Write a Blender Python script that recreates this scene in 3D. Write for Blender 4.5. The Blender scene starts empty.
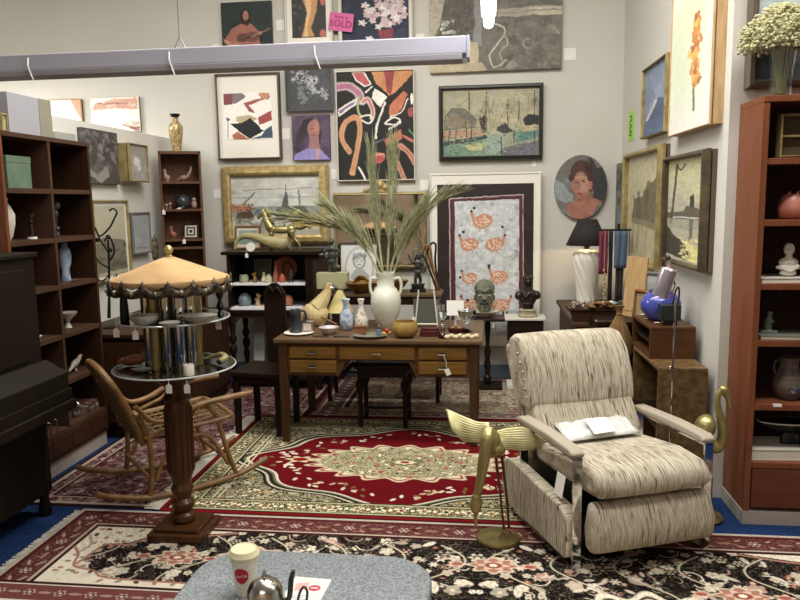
import bpy, bmesh, math, random
import numpy as np
from mathutils import Vector, Matrix, Euler
random.seed(7); np.random.seed(7)
C = bpy.context.scene.collection
R = math.radians
# ------------------------------------------------------------------ camera model
F = 720.0; EYE = 1.65
PIT, YAW, ROL = R(7.75), R(7.05), R(0.87)
fw = Vector((-math.sin(YAW)*math.cos(PIT), math.cos(YAW)*math.cos(PIT), -math.sin(PIT)))
r0 = Vector((math.cos(YAW), math.sin(YAW), 0.0)); u0 = r0.cross(fw)
cr_ = r0*math.cos(ROL) - u0*math.sin(ROL); cu_ = r0*math.sin(ROL) + u0*math.cos(ROL)
def ray(x, y): return fw + cr_*((x-400)/F) - cu_*((y-300)/F)
def PY(x, y, Y): d = ray(x, y); t = Y/d.y; return Vector((d.x*t, Y, EYE+d.z*t))
def PX(x, y, X): d = ray(x, y); t = X/d.x; return Vector((X, d.y*t, EYE+d.z*t))
def PZ(x, y, Z=0.0): d = ray(x, y); t = (Z-EYE)/d.z; return Vector((d.x*t, d.y*t, Z))
cam = bpy.data.cameras.new('camera'); cam.sensor_width = 36; cam.lens = 36*F/800; cam.clip_start = .05
camo = bpy.data.objects.new('camera', cam); C.objects.link(camo)
mw = Matrix.Identity(4)
for i in range(3):
    mw[i][0] = cr_[i]; mw[i][1] = cu_[i]; mw[i][2] = -fw[i]
mw[2][3] = EYE
camo.matrix_world = mw
bpy.context.scene.camera = camo
# ------------------------------------------------------------------ colours and materials
def lin(c):
    if isinstance(c, str):
        c = c.lstrip('#'); c = [int(c[i:i+2], 16)/255 for i in (0, 2, 4)]
    return tuple((v/12.92 if v <= .04045 else ((v+.055)/1.055)**2.4) for v in c)
def M(name, col, rough=.6, metal=0, col2=None, scale=6, stretch=(1,1,1), bump=0, bscale=80, detail=4, trans=0, ior=1.45, emis=0, ramp=(.35,.65), alpha=1, coat=0, spec=.5):
    m = bpy.data.materials.new(name); m.use_nodes = True
    nt = m.node_tree; b = nt.nodes['Principled BSDF']
    b.inputs['Base Color'].default_value = (*lin(col), 1); b.inputs['Roughness'].default_value = rough
    b.inputs['Metallic'].default_value = metal; b.inputs['IOR'].default_value = ior
    b.inputs['Specular IOR Level'].default_value = spec
    b.inputs['Transmission Weight'].default_value = trans; b.inputs['Alpha'].default_value = alpha
    b.inputs['Coat Weight'].default_value = coat
    if emis:
        b.inputs['Emission Color'].default_value = (*lin(col), 1); b.inputs['Emission Strength'].default_value = emis
    tc = nt.nodes.new('ShaderNodeTexCoord'); mp = nt.nodes.new('ShaderNodeMapping')
    mp.inputs['Scale'].default_value = stretch; nt.links.new(tc.outputs['Object'], mp.inputs['Vector'])
    if col2:
        n = nt.nodes.new('ShaderNodeTexNoise'); n.inputs['Scale'].default_value = scale; n.inputs['Detail'].default_value = detail
        nt.links.new(mp.outputs[0], n.inputs['Vector'])
        cr = nt.nodes.new('ShaderNodeValToRGB'); cr.color_ramp.elements[0].position = ramp[0]; cr.color_ramp.elements[1].position = ramp[1]
        cr.color_ramp.elements[0].color = (*lin(col), 1); cr.color_ramp.elements[1].color = (*lin(col2), 1)
        nt.links.new(n.outputs['Fac'], cr.inputs['Fac']); nt.links.new(cr.outputs['Color'], b.inputs['Base Color'])
    if bump:
        n2 = nt.nodes.new('ShaderNodeTexNoise'); n2.inputs['Scale'].default_value = bscale; n2.inputs['Detail'].default_value = 3
        nt.links.new(mp.outputs[0], n2.inputs['Vector'])
        bp = nt.nodes.new('ShaderNodeBump'); bp.inputs['Strength'].default_value = bump; bp.inputs['Distance'].default_value = .01
        nt.links.new(n2.outputs['Fac'], bp.inputs['Height']); nt.links.new(bp.outputs['Normal'], b.inputs['Normal'])
    return m
def MCOL(name, rough=.7, bump=0, bscale=200, metal=0, spec=.4):
    m = M(name, 'ffffff', rough, metal, bump=bump, bscale=bscale, spec=spec); nt = m.node_tree
    a = nt.nodes.new('ShaderNodeAttribute'); a.attribute_name = 'Col'
    nt.links.new(a.outputs['Color'], nt.nodes['Principled BSDF'].inputs['Base Color']); return m
def tweed(name, stretch):
    m = M(name, 'b3a892', .95, bump=.6, bscale=10, stretch=stretch, spec=.1); nt = m.node_tree
    mp = [n for n in nt.nodes if n.type == 'MAPPING'][0]; b = nt.nodes['Principled BSDF']
    def nz(sc, p0, p1, det=2):
        n = nt.nodes.new('ShaderNodeTexNoise'); n.inputs['Scale'].default_value = sc; n.inputs['Detail'].default_value = det
        nt.links.new(mp.outputs[0], n.inputs['Vector'])
        r = nt.nodes.new('ShaderNodeMapRange'); r.inputs[1].default_value = p0; r.inputs[2].default_value = p1
        nt.links.new(n.outputs['Fac'], r.inputs[0]); return r.outputs[0]
    def mix(a, c2, f):
        x = nt.nodes.new('ShaderNodeMix'); x.data_type = 'RGBA'
        if isinstance(a, str): x.inputs[6].default_value = (*lin(a), 1)
        else: nt.links.new(a, x.inputs[6])
        x.inputs[7].default_value = (*lin(c2), 1); nt.links.new(f, x.inputs[0]); return x.outputs[2]
    c = mix('c4baa4', 'a0937c', nz(1.0, .46, .64)); c = mix(c, 'dcd4c2', nz(1.7, .52, .66)); c = mix(c, '5a4c3e', nz(1.1, .61, .66))
    nt.links.new(c, b.inputs['Base Color']); return m
def wood(name, c1, c2, rough=.4, grain='z', scale=5, coat=.0, bump=.08):
    st = {'z': (9, 9, .8), 'x': (.8, 9, 9), 'y': (9, .8, 9)}[grain]
    return M(name, c1, rough, col2=c2, scale=scale, stretch=st, bump=bump, bscale=12, detail=6, coat=coat, ramp=(.3, .7), spec=.22)
# ------------------------------------------------------------------ mesh builder
class B:
    def __init__(s): s.v = []; s.f = []
    def add(s, vs, fs, mat=None):
        o = len(s.v); s.v += [tuple(mat @ Vector(p)) if mat else tuple(p) for p in vs]
        s.f += [tuple(i+o for i in f) for f in fs]; return s
    def box(s, x0, y0, z0, x1, y1, z1, mat=None):
        vs = [(x0,y0,z0),(x1,y0,z0),(x1,y1,z0),(x0,y1,z0),(x0,y0,z1),(x1,y0,z1),(x1,y1,z1),(x0,y1,z1)]
        return s.add(vs, [(0,3,2,1),(4,5,6,7),(0,1,5,4),(1,2,6,5),(2,3,7,6),(3,0,4,7)], mat)
    def cbox(s, c, d, rot=(0,0,0)):
        m = Matrix.Translation(c) @ Euler(rot).to_matrix().to_4x4()
        return s.box(-d[0]/2, -d[1]/2, -d[2]/2, d[0]/2, d[1]/2, d[2]/2, m)
    def prism(s, poly, y0, y1, mat=None):           # poly in (x, z), extruded along y
        n = len(poly); vs = [(x, y0, z) for x, z in poly]+[(x, y1, z) for x, z in poly]
        return s.add(vs, [tuple(range(n)), tuple(range(2*n-1, n-1, -1))]+[(i, n+i, n+(i+1) % n, (i+1) % n) for i in range(n)], mat)
    def lathe(s, prof, n=24, c=(0,0,0), mat=None, sx=1, sy=1, cap=True):
        vs = []; fs = []
        for r, z in prof:
            for k in range(n):
                a = 2*math.pi*k/n; vs.append((c[0]+r*math.cos(a)*sx, c[1]+r*math.sin(a)*sy, c[2]+z))
        m = len(prof)
        for i in range(m-1):
            for k in range(n):
                fs.append((i*n+k, i*n+(k+1) % n, (i+1)*n+(k+1) % n, (i+1)*n+k))
        if cap: fs.append(tuple(range(n-1, -1, -1))); fs.append(tuple((m-1)*n+k for k in range(n)))
        return s.add(vs, fs, mat)
    def tube(s, pts, r, n=10, flat=1.0, closed=False, up=None):
        pts = [Vector(p) for p in pts]; m = len(pts)
        rs = r if isinstance(r, (list, tuple)) else [r]*m
        vs = []; fs = []; nrm = None
        for i, p in enumerate(pts):
            a = pts[(i-1) % m] if (i > 0 or closed) else pts[i]; b = pts[(i+1) % m] if (i < m-1 or closed) else pts[i]
            t = (b-a); t = t.normalized() if t.length > 1e-9 else Vector((0,0,1))
            if nrm is None:
                ref = Vector(up) if up else (Vector((0,0,1)) if abs(t.z) < .9 else Vector((1,0,0)))
                nrm = (ref-t*ref.dot(t)).normalized()
            else:
                nrm = nrm-t*nrm.dot(t); nrm = nrm.normalized() if nrm.length > 1e-6 else t.orthogonal().normalized()
            bn = t.cross(nrm)
            for k in range(n):
                g = 2*math.pi*k/n; vs.append(p+nrm*math.cos(g)*rs[i]*flat+bn*math.sin(g)*rs[i])
        for i in range(m if closed else m-1):
            j = (i+1) % m
            for k in range(n): fs.append((i*n+k, i*n+(k+1) % n, j*n+(k+1) % n, j*n+k))
        if not closed: fs.append(tuple(range(n-1, -1, -1))); fs.append(tuple((m-1)*n+k for k in range(n)))
        return s.add(vs, fs)
    def ell(s, c, r, rot=(0,0,0), nu=16, nv=10):
        m = Matrix.Translation(c) @ Euler(rot).to_matrix().to_4x4(); vs = [(0,0,-r[2])]; fs = []
        for j in range(1, nv):
            a = math.pi*j/nv
            for k in range(nu):
                b = 2*math.pi*k/nu; vs.append((r[0]*math.sin(a)*math.cos(b), r[1]*math.sin(a)*math.sin(b), -r[2]*math.cos(a)))
        vs.append((0,0,r[2])); L = len(vs)-1
        for k in range(nu): fs.append((0, 1+(k+1) % nu, 1+k)); fs.append((L, L-nu+k, L-nu+(k+1) % nu))
        for j in range(nv-2):
            for k in range(nu):
                a = 1+j*nu+k; b = 1+j*nu+(k+1) % nu; fs.append((a, b, b+nu, a+nu))
        return s.add(vs, fs, m)
    def grid(s, fn, nu, nv, thick=0):              # fn(u,v)->point ; optional thickness downwards along normal-ish z
        vs = []; fs = []
        for j in range(nv+1):
            for i in range(nu+1): vs.append(Vector(fn(i/nu, j/nv)))
        W = nu+1
        for j in range(nv):
            for i in range(nu): fs.append((j*W+i, j*W+i+1, (j+1)*W+i+1, (j+1)*W+i))
        return s.add(vs, fs)
def crom(pts, n=8):
    P = [Vector(p) for p in pts]; out = []
    for i in range(len(P)-1):
        p0 = P[max(i-1, 0)]; p1 = P[i]; p2 = P[i+1]; p3 = P[min(i+2, len(P)-1)]
        for k in range(n):
            t = k/n; out.append(.5*((2*p1)+(p2-p0)*t+(2*p0-5*p1+4*p2-p3)*t*t+(3*p1-p0-3*p2+p3)*t**3))
    out.append(P[-1]); return out
def lerps(vals, n):                                # resample radii
    out = []
    for i in range(n):
        t = i/(n-1)*(len(vals)-1); k = min(int(t), len(vals)-2); out.append(vals[k]+(vals[k+1]-vals[k])*(t-k))
    return out
def mk(name, b, mat, parent=None, smooth=True, bevel=0, seg=2, remesh=0, sub=0, solid=0, loc=None, rot=None, ang=35):
    me = bpy.data.meshes.new(name); me.from_pydata([tuple(v) for v in b.v], [], b.f)
    bm = bmesh.new(); bm.from_mesh(me); bmesh.ops.recalc_face_normals(bm, faces=bm.faces); bm.to_mesh(me); bm.free()
    if smooth:
        me.polygons.foreach_set('use_smooth', [True]*len(me.polygons))
        if not (sub or remesh): me.set_sharp_from_angle(angle=R(ang))
    me.materials.append(mat); o = bpy.data.objects.new(name, me); C.objects.link(o)
    if parent: o.parent = parent
    if loc is not None: o.location = loc
    if rot is not None: o.rotation_euler = rot
    if solid: md = o.modifiers.new('s', 'SOLIDIFY'); md.thickness = solid; md.offset = 0
    if bevel: md = o.modifiers.new('b', 'BEVEL'); md.width = bevel; md.segments = seg; md.limit_method = 'ANGLE'; md.angle_limit = R(40)
    if remesh:
        md = o.modifiers.new('r', 'REMESH'); md.mode = 'VOXEL'; md.voxel_size = remesh; md.use_smooth_shade = True
        md = o.modifiers.new('sm', 'SMOOTH'); md.factor = .5; md.iterations = 3
    if sub: md = o.modifiers.new('u', 'SUBSURF'); md.levels = sub; md.render_levels = sub
    return o
def tag(o, label=None, cat=None, group=None, kind=None):
    if label: o['label'] = label
    if cat: o['category'] = cat
    if group: o['group'] = group
    if kind: o['kind'] = kind
    return o
def thing(name, label, cat, loc=(0,0,0), rz=0, group=None, rot=None):
    o = bpy.data.objects.new(name, None); C.objects.link(o); o.empty_display_size = .05
    o.location = loc; o.rotation_euler = rot if rot else (0, 0, rz)
    return tag(o, label, cat, group)
def solo(name, b, mat, label, cat, loc=(0,0,0), rz=0, group=None, **k):
    o = mk(name, b, mat, **k); o.location = loc; o.rotation_euler = (0, 0, rz) if not isinstance(rz, tuple) else rz
    return tag(o, label, cat, group)
def copy_thing(o, loc, rz=None, label=None, parent=None):
    c = o.copy(); C.objects.link(c)
    if parent is None:
        c.location = loc
        if rz is not None: c.rotation_euler = (0, 0, rz)
        if label: c['label'] = label
    else: c.parent = parent
    for ch in list(o.children): copy_thing(ch, None, parent=c)
    return c
# ------------------------------------------------------------------ painting surfaces (colour attribute on a fine grid)
class Art:
    def __init__(s, ext, n, bg):
        s.x0, s.y0, s.x1, s.y1 = ext; s.nx = n; s.ny = max(2, int(n*abs((s.y1-s.y0)/(s.x1-s.x0))))
        s.X, s.Y = np.meshgrid(np.linspace(s.x0, s.x1, s.nx), np.linspace(s.y0, s.y1, s.ny))
        s.a = np.zeros((s.ny, s.nx, 3), np.float32); s.a[:] = lin(bg)
    def put(s, m, col, op=1.0, sl=None):
        sl = sl or (slice(None), slice(None)); m = np.clip(m, 0, 1).astype(np.float32)[..., None]*op; v = s.a[sl]
        s.a[sl] = v+(np.array(lin(col), np.float32)-v)*m; return s
    def win(s, xa, ya, xb, yb):
        fx = (s.nx-1)/(s.x1-s.x0); fy = (s.ny-1)/(s.y1-s.y0)
        i0 = int(max(0, (min(xa, xb)-s.x0)*fx-1)); i1 = int(min(s.nx, (max(xa, xb)-s.x0)*fx+3)); j0 = int(max(0, (min(ya, yb)-s.y0)*fy-1)); j1 = int(min(s.ny, (max(ya, yb)-s.y0)*fy+3))
        return None if i1 <= i0 or j1 <= j0 else (slice(j0, j1), slice(i0, i1))
    def ell(s, cx, cy, rx, ry, col, rot=0, op=1, soft=.12, lobes=0, depth=.12, ph=0):
        m = max(rx, ry)*(1+soft)*1.05; sl = s.win(cx-m, cy-m, cx+m, cy+m)
        if sl is None: return s
        c, n = math.cos(R(rot)), math.sin(R(rot)); dx = s.X[sl]-cx; dy = s.Y[sl]-cy
        u = (dx*c+dy*n)/rx; v = (-dx*n+dy*c)/ry; d = np.hypot(u, v)
        if lobes: d = d/(1-depth+depth*np.cos(lobes*np.arctan2(v, u)+ph))
        return s.put((1-d)/soft+.5, col, op, sl)
    def poly(s, pts, col, op=1):
        xs = [p[0] for p in pts]; ys = [p[1] for p in pts]; sl = s.win(min(xs), min(ys), max(xs), max(ys))
        if sl is None: return s
        X = s.X[sl]; Y = s.Y[sl]; m = np.zeros(X.shape, bool); n = len(pts)
        for i in range(n):
            xa, ya = pts[i]; xb, yb = pts[(i+1) % n]
            if ya == yb: continue
            c = ((Y < ya) != (Y < yb)) & (X < (xb-xa)*(Y-ya)/(yb-ya)+xa); m ^= c
        return s.put(m.astype(np.float32), col, op, sl)
    def rect(s, a, b, c, d, col, op=1):
        sl = s.win(a, b, c, d)
        if sl is None: return s
        X = s.X[sl]; Y = s.Y[sl]; return s.put(((X >= a) & (X <= c) & (Y >= b) & (Y <= d)).astype(np.float32), col, op, sl)
    def line(s, pts, w, col, op=1, curve=False):
        if curve: pts = [(p.x, p.y) for p in crom([(a, b, 0) for a, b in pts], 6)]
        xs = [p[0] for p in pts]; ys = [p[1] for p in pts]; sl = s.win(min(xs)-w, min(ys)-w, max(xs)+w, max(ys)+w)
        if sl is None: return s
        X = s.X[sl]; Y = s.Y[sl]; D = np.full(X.shape, 1e9, np.float32)
        for (xa, ya), (xb, yb) in zip(pts, pts[1:]):
            dx, dy = xb-xa, yb-ya; L = dx*dx+dy*dy+1e-9
            t = np.clip(((X-xa)*dx+(Y-ya)*dy)/L, 0, 1); D = np.minimum(D, np.hypot(X-xa-t*dx, Y-ya-t*dy))
        return s.put((w/2-D)/(w*.3)+.5, col, op, sl)
    def nz(s, sx, sy, seed):
        rs = np.random.RandomState(seed); gx = int(abs(s.x1-s.x0)/sx)+3; gy = int(abs(s.y1-s.y0)/sy)+3; g = rs.rand(gy, gx)
        fx = np.abs(s.X-s.x0)/sx; fy = np.abs(s.Y-s.y0)/sy; ix = fx.astype(int); iy = fy.astype(int); fx = fx-ix; fy = fy-iy
        fx = fx*fx*(3-2*fx); fy = fy*fy*(3-2*fy)
        return (g[iy, ix]*(1-fx)*(1-fy)+g[iy, ix+1]*fx*(1-fy)+g[iy+1, ix]*(1-fx)*fy+g[iy+1, ix+1]*fx*fy)
    def mottle(s, sx, sy, seed, col, lo=.5, hi=.8, op=1, mask=None):
        m = np.clip((s.nz(sx, sy, seed)*.65+s.nz(sx/2.3, sy/2.3, seed+1)*.35-lo)/(hi-lo), 0, 1)
        if mask is not None: m = m*mask
        return s.put(m, col, op)
    def warp(s, amp, sc, seed=1, grain=.12):
        W = abs(s.x1-s.x0); k = W/sc; dx = (s.nz(k, k, seed)-.5)*2*amp*s.nx; dy = (s.nz(k, k, seed+5)-.5)*2*amp*s.nx; k2 = W/(sc*3.2)
        dx += (s.nz(k2, k2, seed+2)-.5)*amp*s.nx; dy += (s.nz(k2, k2, seed+7)-.5)*amp*s.nx
        J, I = np.mgrid[0:s.ny, 0:s.nx]; s.a = s.a[np.clip(J+dy, 0, s.ny-1).astype(int), np.clip(I+dx, 0, s.nx-1).astype(int)]
        g = 1+grain*((s.nz(k/2, k/2, seed+3)-.5)*2+(s.nz(W/90, W/60, seed+4)-.5)*1.6); s.a = np.clip(s.a*g[..., None].astype(np.float32), 0, 1); return s
    def damask(s, sc, seed, cols, edges, mask, q=5, sy=.7, op=1.0):
        n = s.nz(sc, sc*sy, seed)*.6+s.nz(sc*.45, sc*.45*sy, seed+1)*.4; h = s.nx//2; n[:, s.nx-h:] = n[:, :h][:, ::-1]; h = s.ny//2; n[s.ny-h:] = n[:h][::-1]
        k = np.digitize((n*q) % 1.0, edges); C_ = np.array([lin(c) if c else (0, 0, 0) for c in cols], np.float32); on = np.array([0. if c is None else 1. for c in cols], np.float32)
        m = (mask*on[k])[..., None]*op; s.a = s.a*(1-m)+C_[k]*m; return s
    def mute(s, q, dark=1.0): m = s.a.mean(2, keepdims=True); s.a = (m+(s.a-m)*q)*dark; return s
    def band(s, y0, y1): return ((s.Y >= y0) & (s.Y <= y1)).astype(np.float32)
    def grad(s, ya, yb, col, op=1): return s.put((s.Y-ya)/(yb-ya), col, op)
    def dabs(s, n, box, cols, rx, ry, seed, rot=(0, 180), op=.8):
        rs = random.Random(seed)
        for _ in range(n):
            s.ell(rs.uniform(box[0], box[2]), rs.uniform(box[1], box[3]), rx*rs.uniform(.5, 1.3), ry*rs.uniform(.5, 1.3), rs.choice(cols), rs.uniform(*rot), op)
        return s
def art_mesh(name, art, w, h, mat, parent, y=0, d=.015, x0=None, z0=0, flat=False, shape=None, edge='888070'):
    """canvas: front face is the painted grid, sides and back are real; local x right, z up (or y back when flat on the floor)"""
    nx, ny = art.nx, art.ny; x0 = -w/2 if x0 is None else x0
    gx = np.linspace(x0, x0+w, nx); gz = np.linspace(z0+h, z0, ny); X, Z = np.meshgrid(gx, gz)
    if shape is not None:
        cx = x0+w/2; cz = z0+h/2; u = (X-cx)/(w/2); v = (Z-cz)/(h/2)
        m = np.maximum(np.abs(u), np.abs(v)); l = np.hypot(u, v)+1e-9; X = cx+u*m/l*w/2; Z = cz+v*m/l*h/2
    N = nx*ny; co = np.empty((N*1, 3), np.float32); co[:, 0] = X.ravel(); 
    if flat: co[:, 1] = Z.ravel(); co[:, 2] = y
    else: co[:, 1] = y; co[:, 2] = Z.ravel()
    i, j = np.meshgrid(np.arange(nx-1), np.arange(ny-1)); a = (j*nx+i).ravel()
    quads = np.stack([a, a+nx, a+nx+1, a+1], 1)
    ring = list(range(nx))+[nx-1+nx*k for k in range(1, ny)]+[N-1-k for k in range(1, nx)]+[(ny-1-k)*nx for k in range(1, ny-1)]
    rb = co[ring].copy()
    if flat: rb[:, 2] -= d
    else: rb[:, 1] += d
    V = np.concatenate([co, rb]); L = len(ring); r = np.array(ring); k = np.arange(L); k2 = (k+1) % L
    sides = np.stack([r, r[k2], N+k2, N+k], 1)
    me = bpy.data.meshes.new(name); allq = np.concatenate([quads, sides]); nq = len(allq)
    me.vertices.add(len(V)); me.vertices.foreach_set('co', V.ravel()); me.loops.add(nq*4+L); me.polygons.add(nq+1)
    me.loops.foreach_set('vertex_index', np.concatenate([allq.ravel(), (N+k[::-1])]).astype(np.int32))
    me.polygons.foreach_set('loop_start', np.concatenate([np.arange(nq)*4, [nq*4]]).astype(np.int32))
    me.polygons.foreach_set('loop_total', np.concatenate([np.full(nq, 4), [L]]).astype(np.int32))
    me.update(calc_edges=True)
    at = me.color_attributes.new('Col', 'FLOAT_COLOR', 'POINT'); c = np.ones((len(V), 4), np.float32)
    c[:N, :3] = art.a.reshape(-1, 3); c[N:, :3] = lin(edge); at.data.foreach_set('color', c.ravel())
    me.materials.append(mat); o = bpy.data.objects.new(name, me); C.objects.link(o)
    if parent: o.parent = parent
    return o
def frame_b(w, h, fw_, depth, prof=None, z0=0):
    """mitred frame around an opening w x h (local x/z), front at y=-depth; fw_ bar width"""
    b = B(); pr = prof or [(0, 0), (0, -depth*.75), (fw_*.25, -depth), (fw_*.7, -depth*.9), (fw_, -depth*.35), (fw_, 0)]
    # pr: (distance outward from opening, y)
    n = len(pr); cs = [(-1, -1), (1, -1), (1, 1), (-1, 1)]; vs = []
    for sx, sz in cs:
        for o_, y in pr: vs.append((sx*(w/2+o_), y, z0+h/2+sz*(h/2+o_)))
    fs = []
    for q in range(4):
        p = (q+1) % 4
        for i in range(n): j = (i+1) % n; fs.append((q*n+i, p*n+i, p*n+j, q*n+j))
    return b.add(vs, fs)
# ================================================================== room shell
YB = 6.65
mw_wall = M('wall_paint', 'c9c6bd', .85, col2='c4c1b7', scale=1.5, bump=.05, bscale=150)
mw_part = M('partition_paint', 'd6d3cb', .8, bump=.04, bscale=120)
m_carpet = M('blue_carpet', '223a66', .98, col2='18294a', scale=60, bump=.5, bscale=300, spec=.1)
m_base = M('grey_baseboard', '5f6d75', .6)
m_ceil = M('ceiling_paint', 'd6d3cc', .9)
m_rear = M('rear_wall_paint', 'c4a68c', .85)
def struct(name, b, m, **k): return tag(mk(name, b, m, smooth=False, **k), kind='structure')
struct('floor', B().box(-6, -2.2, -.1, 5, 6.8, 0), m_carpet)
struct('ceiling', B().box(-6, -2.2, 4.3, 5, 6.8, 4.4), m_ceil)
struct('wall_back', B().box(-6, YB, 0, 5, YB+.12, 4.3), mw_wall)
struct('wall_rear', B().box(-6, -2.3, 0, 5, -2.2, 4.3), m_rear)
struct('wall_far_left', B().box(-6.1, -2.2, 0, -6, 6.8, 4.3), mw_wall)
struct('wall_far_right', B().box(5, -2.2, 0, 5.1, 6.8, 4.3), mw_wall)
RW0 = Vector((1.165, 6.65, 0)); RW1 = Vector((1.235, 3.99, 0))
def prism_xy(pts, z0, z1):
    b = B(); n = len(pts); return b.add([(x, y, z0) for x, y in pts]+[(x, y, z1) for x, y in pts], [tuple(range(n)), tuple(range(n, 2*n))]+[(i, (i+1) % n, n+(i+1) % n, n+i) for i in range(n)])
struct('wall_right', prism_xy([(RW0.x, RW0.y), (RW1.x, RW1.y), (RW1.x+.0005, RW1.y), (RW1.x+.12, RW1.y+.05), (RW0.x+.2, RW0.y)], 0, 4.3), mw_wall)
struct('wall_right_front', B().box(RW1.x, 3.99, 0, 5, 4.11, 4.3), mw_wall)
struct('wall_partition', B().box(-3.08, 2.6, 0, -3.0, YB, 2.28), mw_part)
struct('baseboard_back', B().box(-3.0, YB-.015, 0, RW0.x, YB, .13), m_base)
struct('baseboard_right', prism_xy([(RW0.x-.012, RW0.y-.02), (RW1.x-.012, RW1.y), (RW1.x, RW1.y), (RW0.x, RW0.y-.02)], 0, .11), m_base)
def WR(px, py, off=.0):
    d = ray(px, py); e = RW1-RW0; RWo = RW0+Vector((-off, 0, 0)); o = Vector((0, 0, EYE)); n = Vector((-e.y, e.x, 0)).normalized()
    t = (RWo-o).dot(n)/d.dot(n); return o+d*t
RZR = math.atan2((RW1-RW0).y, (RW1-RW0).x)
# ------------------------------------------------------------------ lights: fluorescent strips
m_housing = M('lamp_housing', 'b2b1bd', .5); m_tube = M('fluorescent_tube', 'fff8ec', .4, emis=9)
m_tube_v = M('lit_tube', 'f8fbff', .4, emis=14); m_white = M('white_plastic', 'e6e4de', .5)
m_galv = M('galvanised', '8b8d92', .4, metal=.6)
def area(name, loc, size, energy, col=(1, .98, .93), rot=(0, 0, 0)):
    l = bpy.data.lights.new(name, 'AREA'); l.shape = 'RECTANGLE'; l.size = size[0]; l.size_y = size[1]; l.energy = energy; l.color = col
    o = bpy.data.objects.new(name, l); C.objects.link(o); o.location = loc; o.rotation_euler = rot; return o
def strip(loc, L, rz, energy, label):
    t = thing('fluorescent_strip', label, 'ceiling light', loc, rz, 'ceiling strips above the shop')
    mk('housing', B().box(-L/2, -.09, 0, L/2, .09, .07), m_housing, t, smooth=False)
    mk('tube', B().tube([(-L/2+.03, 0, -.02), (L/2-.03, 0, -.02)], .018), m_tube, t)
    if loc[2] < 4: mk('hanger_wire', B().tube([(-.6, 0, .07), (-.6, 0, 4.3-loc[2])], .003, 6), m_galv, t); mk('hanger_wire', B().tube([(.6, 0, .07), (.6, 0, 4.3-loc[2])], .003, 6), m_galv, t)
    a = area('strip_light', (0, 0, -.06), (L, .16), energy); a.parent = t
LE = 1.0
for (x, y, rz, e, lb) in [(-1.9, 4.4, 0, 48*LE, 'fluorescent strip fixed to the ceiling over the back left'), (-.2, 4.1, 0, 66*LE, 'fluorescent strip fixed to the ceiling over the desk'), (-.6, 3.0, 0, 36*LE, 'fluorescent strip fixed to the ceiling over the rugs'),
                      (.7, 2.3, 0, 62*LE, 'fluorescent strip fixed to the ceiling over the recliner'), (-4.9, 5.0, 0, 150*LE, 'fluorescent strip hung on wires beyond the partition'), (2.6, 2.6, 0, 34*LE, 'fluorescent strip fixed to the ceiling on the right'), (-1.0, -1.5, 0, 34*LE, 'unseen fluorescent strip added behind the viewer to light the rear wall')]:  # strips out of view; the rear one is added to brighten the rear wall
    strip((x, y, 4.23 if x > -4 else 3.1), 1.8, rz, e, lb)
# hanging beam fixture crossing the view
t = thing('hanging_light_fixture', 'long grey metal light trough hung on a wire across the top left', 'light fixture', (-1.3, 3.4, 2.275))
L0 = PY(467, 40, 3.4).x+1.3
b = B().prism([(0, .02), (0, .06), (.0, .06)][:0] or [(-1.75, .028), (L0, .028), (L0, .105), (-1.75, .105)], -.06, .06)
mk('trough', b, m_housing, t, smooth=False, bevel=.006)
mk('lower_lip', B().box(-1.75, -.075, -.002, L0-.02, .03, .026), M('lip_grey', '8f8d90', .5), t, smooth=False, bevel=.004)
mk('end_cap', B().box(L0, -.062, .01, L0+.012, .062, .107), m_housing, t, smooth=False)
for px in (29, 170, 315):
    x = PY(px, 60, 3.34).x+1.3
    mk('cable_tie', B().tube([(x, -.066, .085), (x+.004, -.08, .05), (x+.02, -.082, .0), (x+.028, -.08, -.02)], .0035, 6), m_white, t)
x = PY(180, 48, 3.4).x+1.3
mk('hanger_wire', B().tube([(x, 0, .16), (x, 0, 2.025)], .004, 6), m_galv, t)
mk('hanger_hook', B().tube([(x-.03, 0, .105), (x, 0, .17), (x+.03, 0, .105)], .004, 6), m_galv, t)
# lit tube running away along the room, seen end on
t = thing('lit_strip_light', 'bright white fluorescent tube lamp pointing into the room at top centre', 'strip light', (0.0, 3.55, 2.475))
mk('lit_tube', B().tube([(0, 0, 0), (0, -.03, 0), (0, -1.6, 0)], .024, 14), m_tube_v, t)
mk('tube_housing', B().box(-.035, -1.62, .028, .035, .0, .09), m_white, t, smooth=False, bevel=.004)
mk('hanger_wire', B().tube([(0, -.3, .09), (0, -.3, 1.83)], .003, 6).tube([(0, -1.3, .09), (0, -1.3, 1.83)], .003, 6), m_galv, t)
bpy.context.scene.world = w = bpy.data.worlds.new('world'); w.use_nodes = True
w.node_tree.nodes['Background'].inputs[0].default_value = (.6, .62, .65, 1); w.node_tree.nodes['Background'].inputs[1].default_value = .3
vs = bpy.context.scene.view_settings; vs.view_transform = 'Standard'; vs.look = 'None'; vs.exposure = 0.2; vs.gamma = 1
# ================================================================== rugs
m_rug = MCOL('rug_pile', .95, bump=.5, bscale=220, spec=.08); m_fringe = M('rug_fringe', 'd8d3c4', .95, bump=.6, bscale=150)
class Half:  pass
def rug(name, label, x0, y0, w, h, art, z, cat='rug', edge='3a1a1c'):
    t = thing(name, label, cat, (x0, y0, 0))
    art_mesh('pile', art, w, h, m_rug, t, y=z, d=z-.0065 if z > .008 else z-.0005, x0=0, flat=True, edge=edge)
    return t
def rosettes(A, pts, r, cols, n=6, seed=0):
    rs = random.Random(seed)
    for x, y in pts:
        A.ell(x, y, r, r, cols[0], lobes=n, depth=.25, ph=rs.random()*6); A.ell(x, y, r*.6, r*.6, cols[1], lobes=n, depth=.15); A.ell(x, y, r*.25, r*.25, cols[2])
def sym(f, W, H):                       # run a motif in the four mirrored positions
    for sx in (0, 1):
        for sy in (0, 1):
            f(lambda x: W-x if sx else x, lambda y: H-y if sy else y, -1 if sx != sy else 1)
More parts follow.
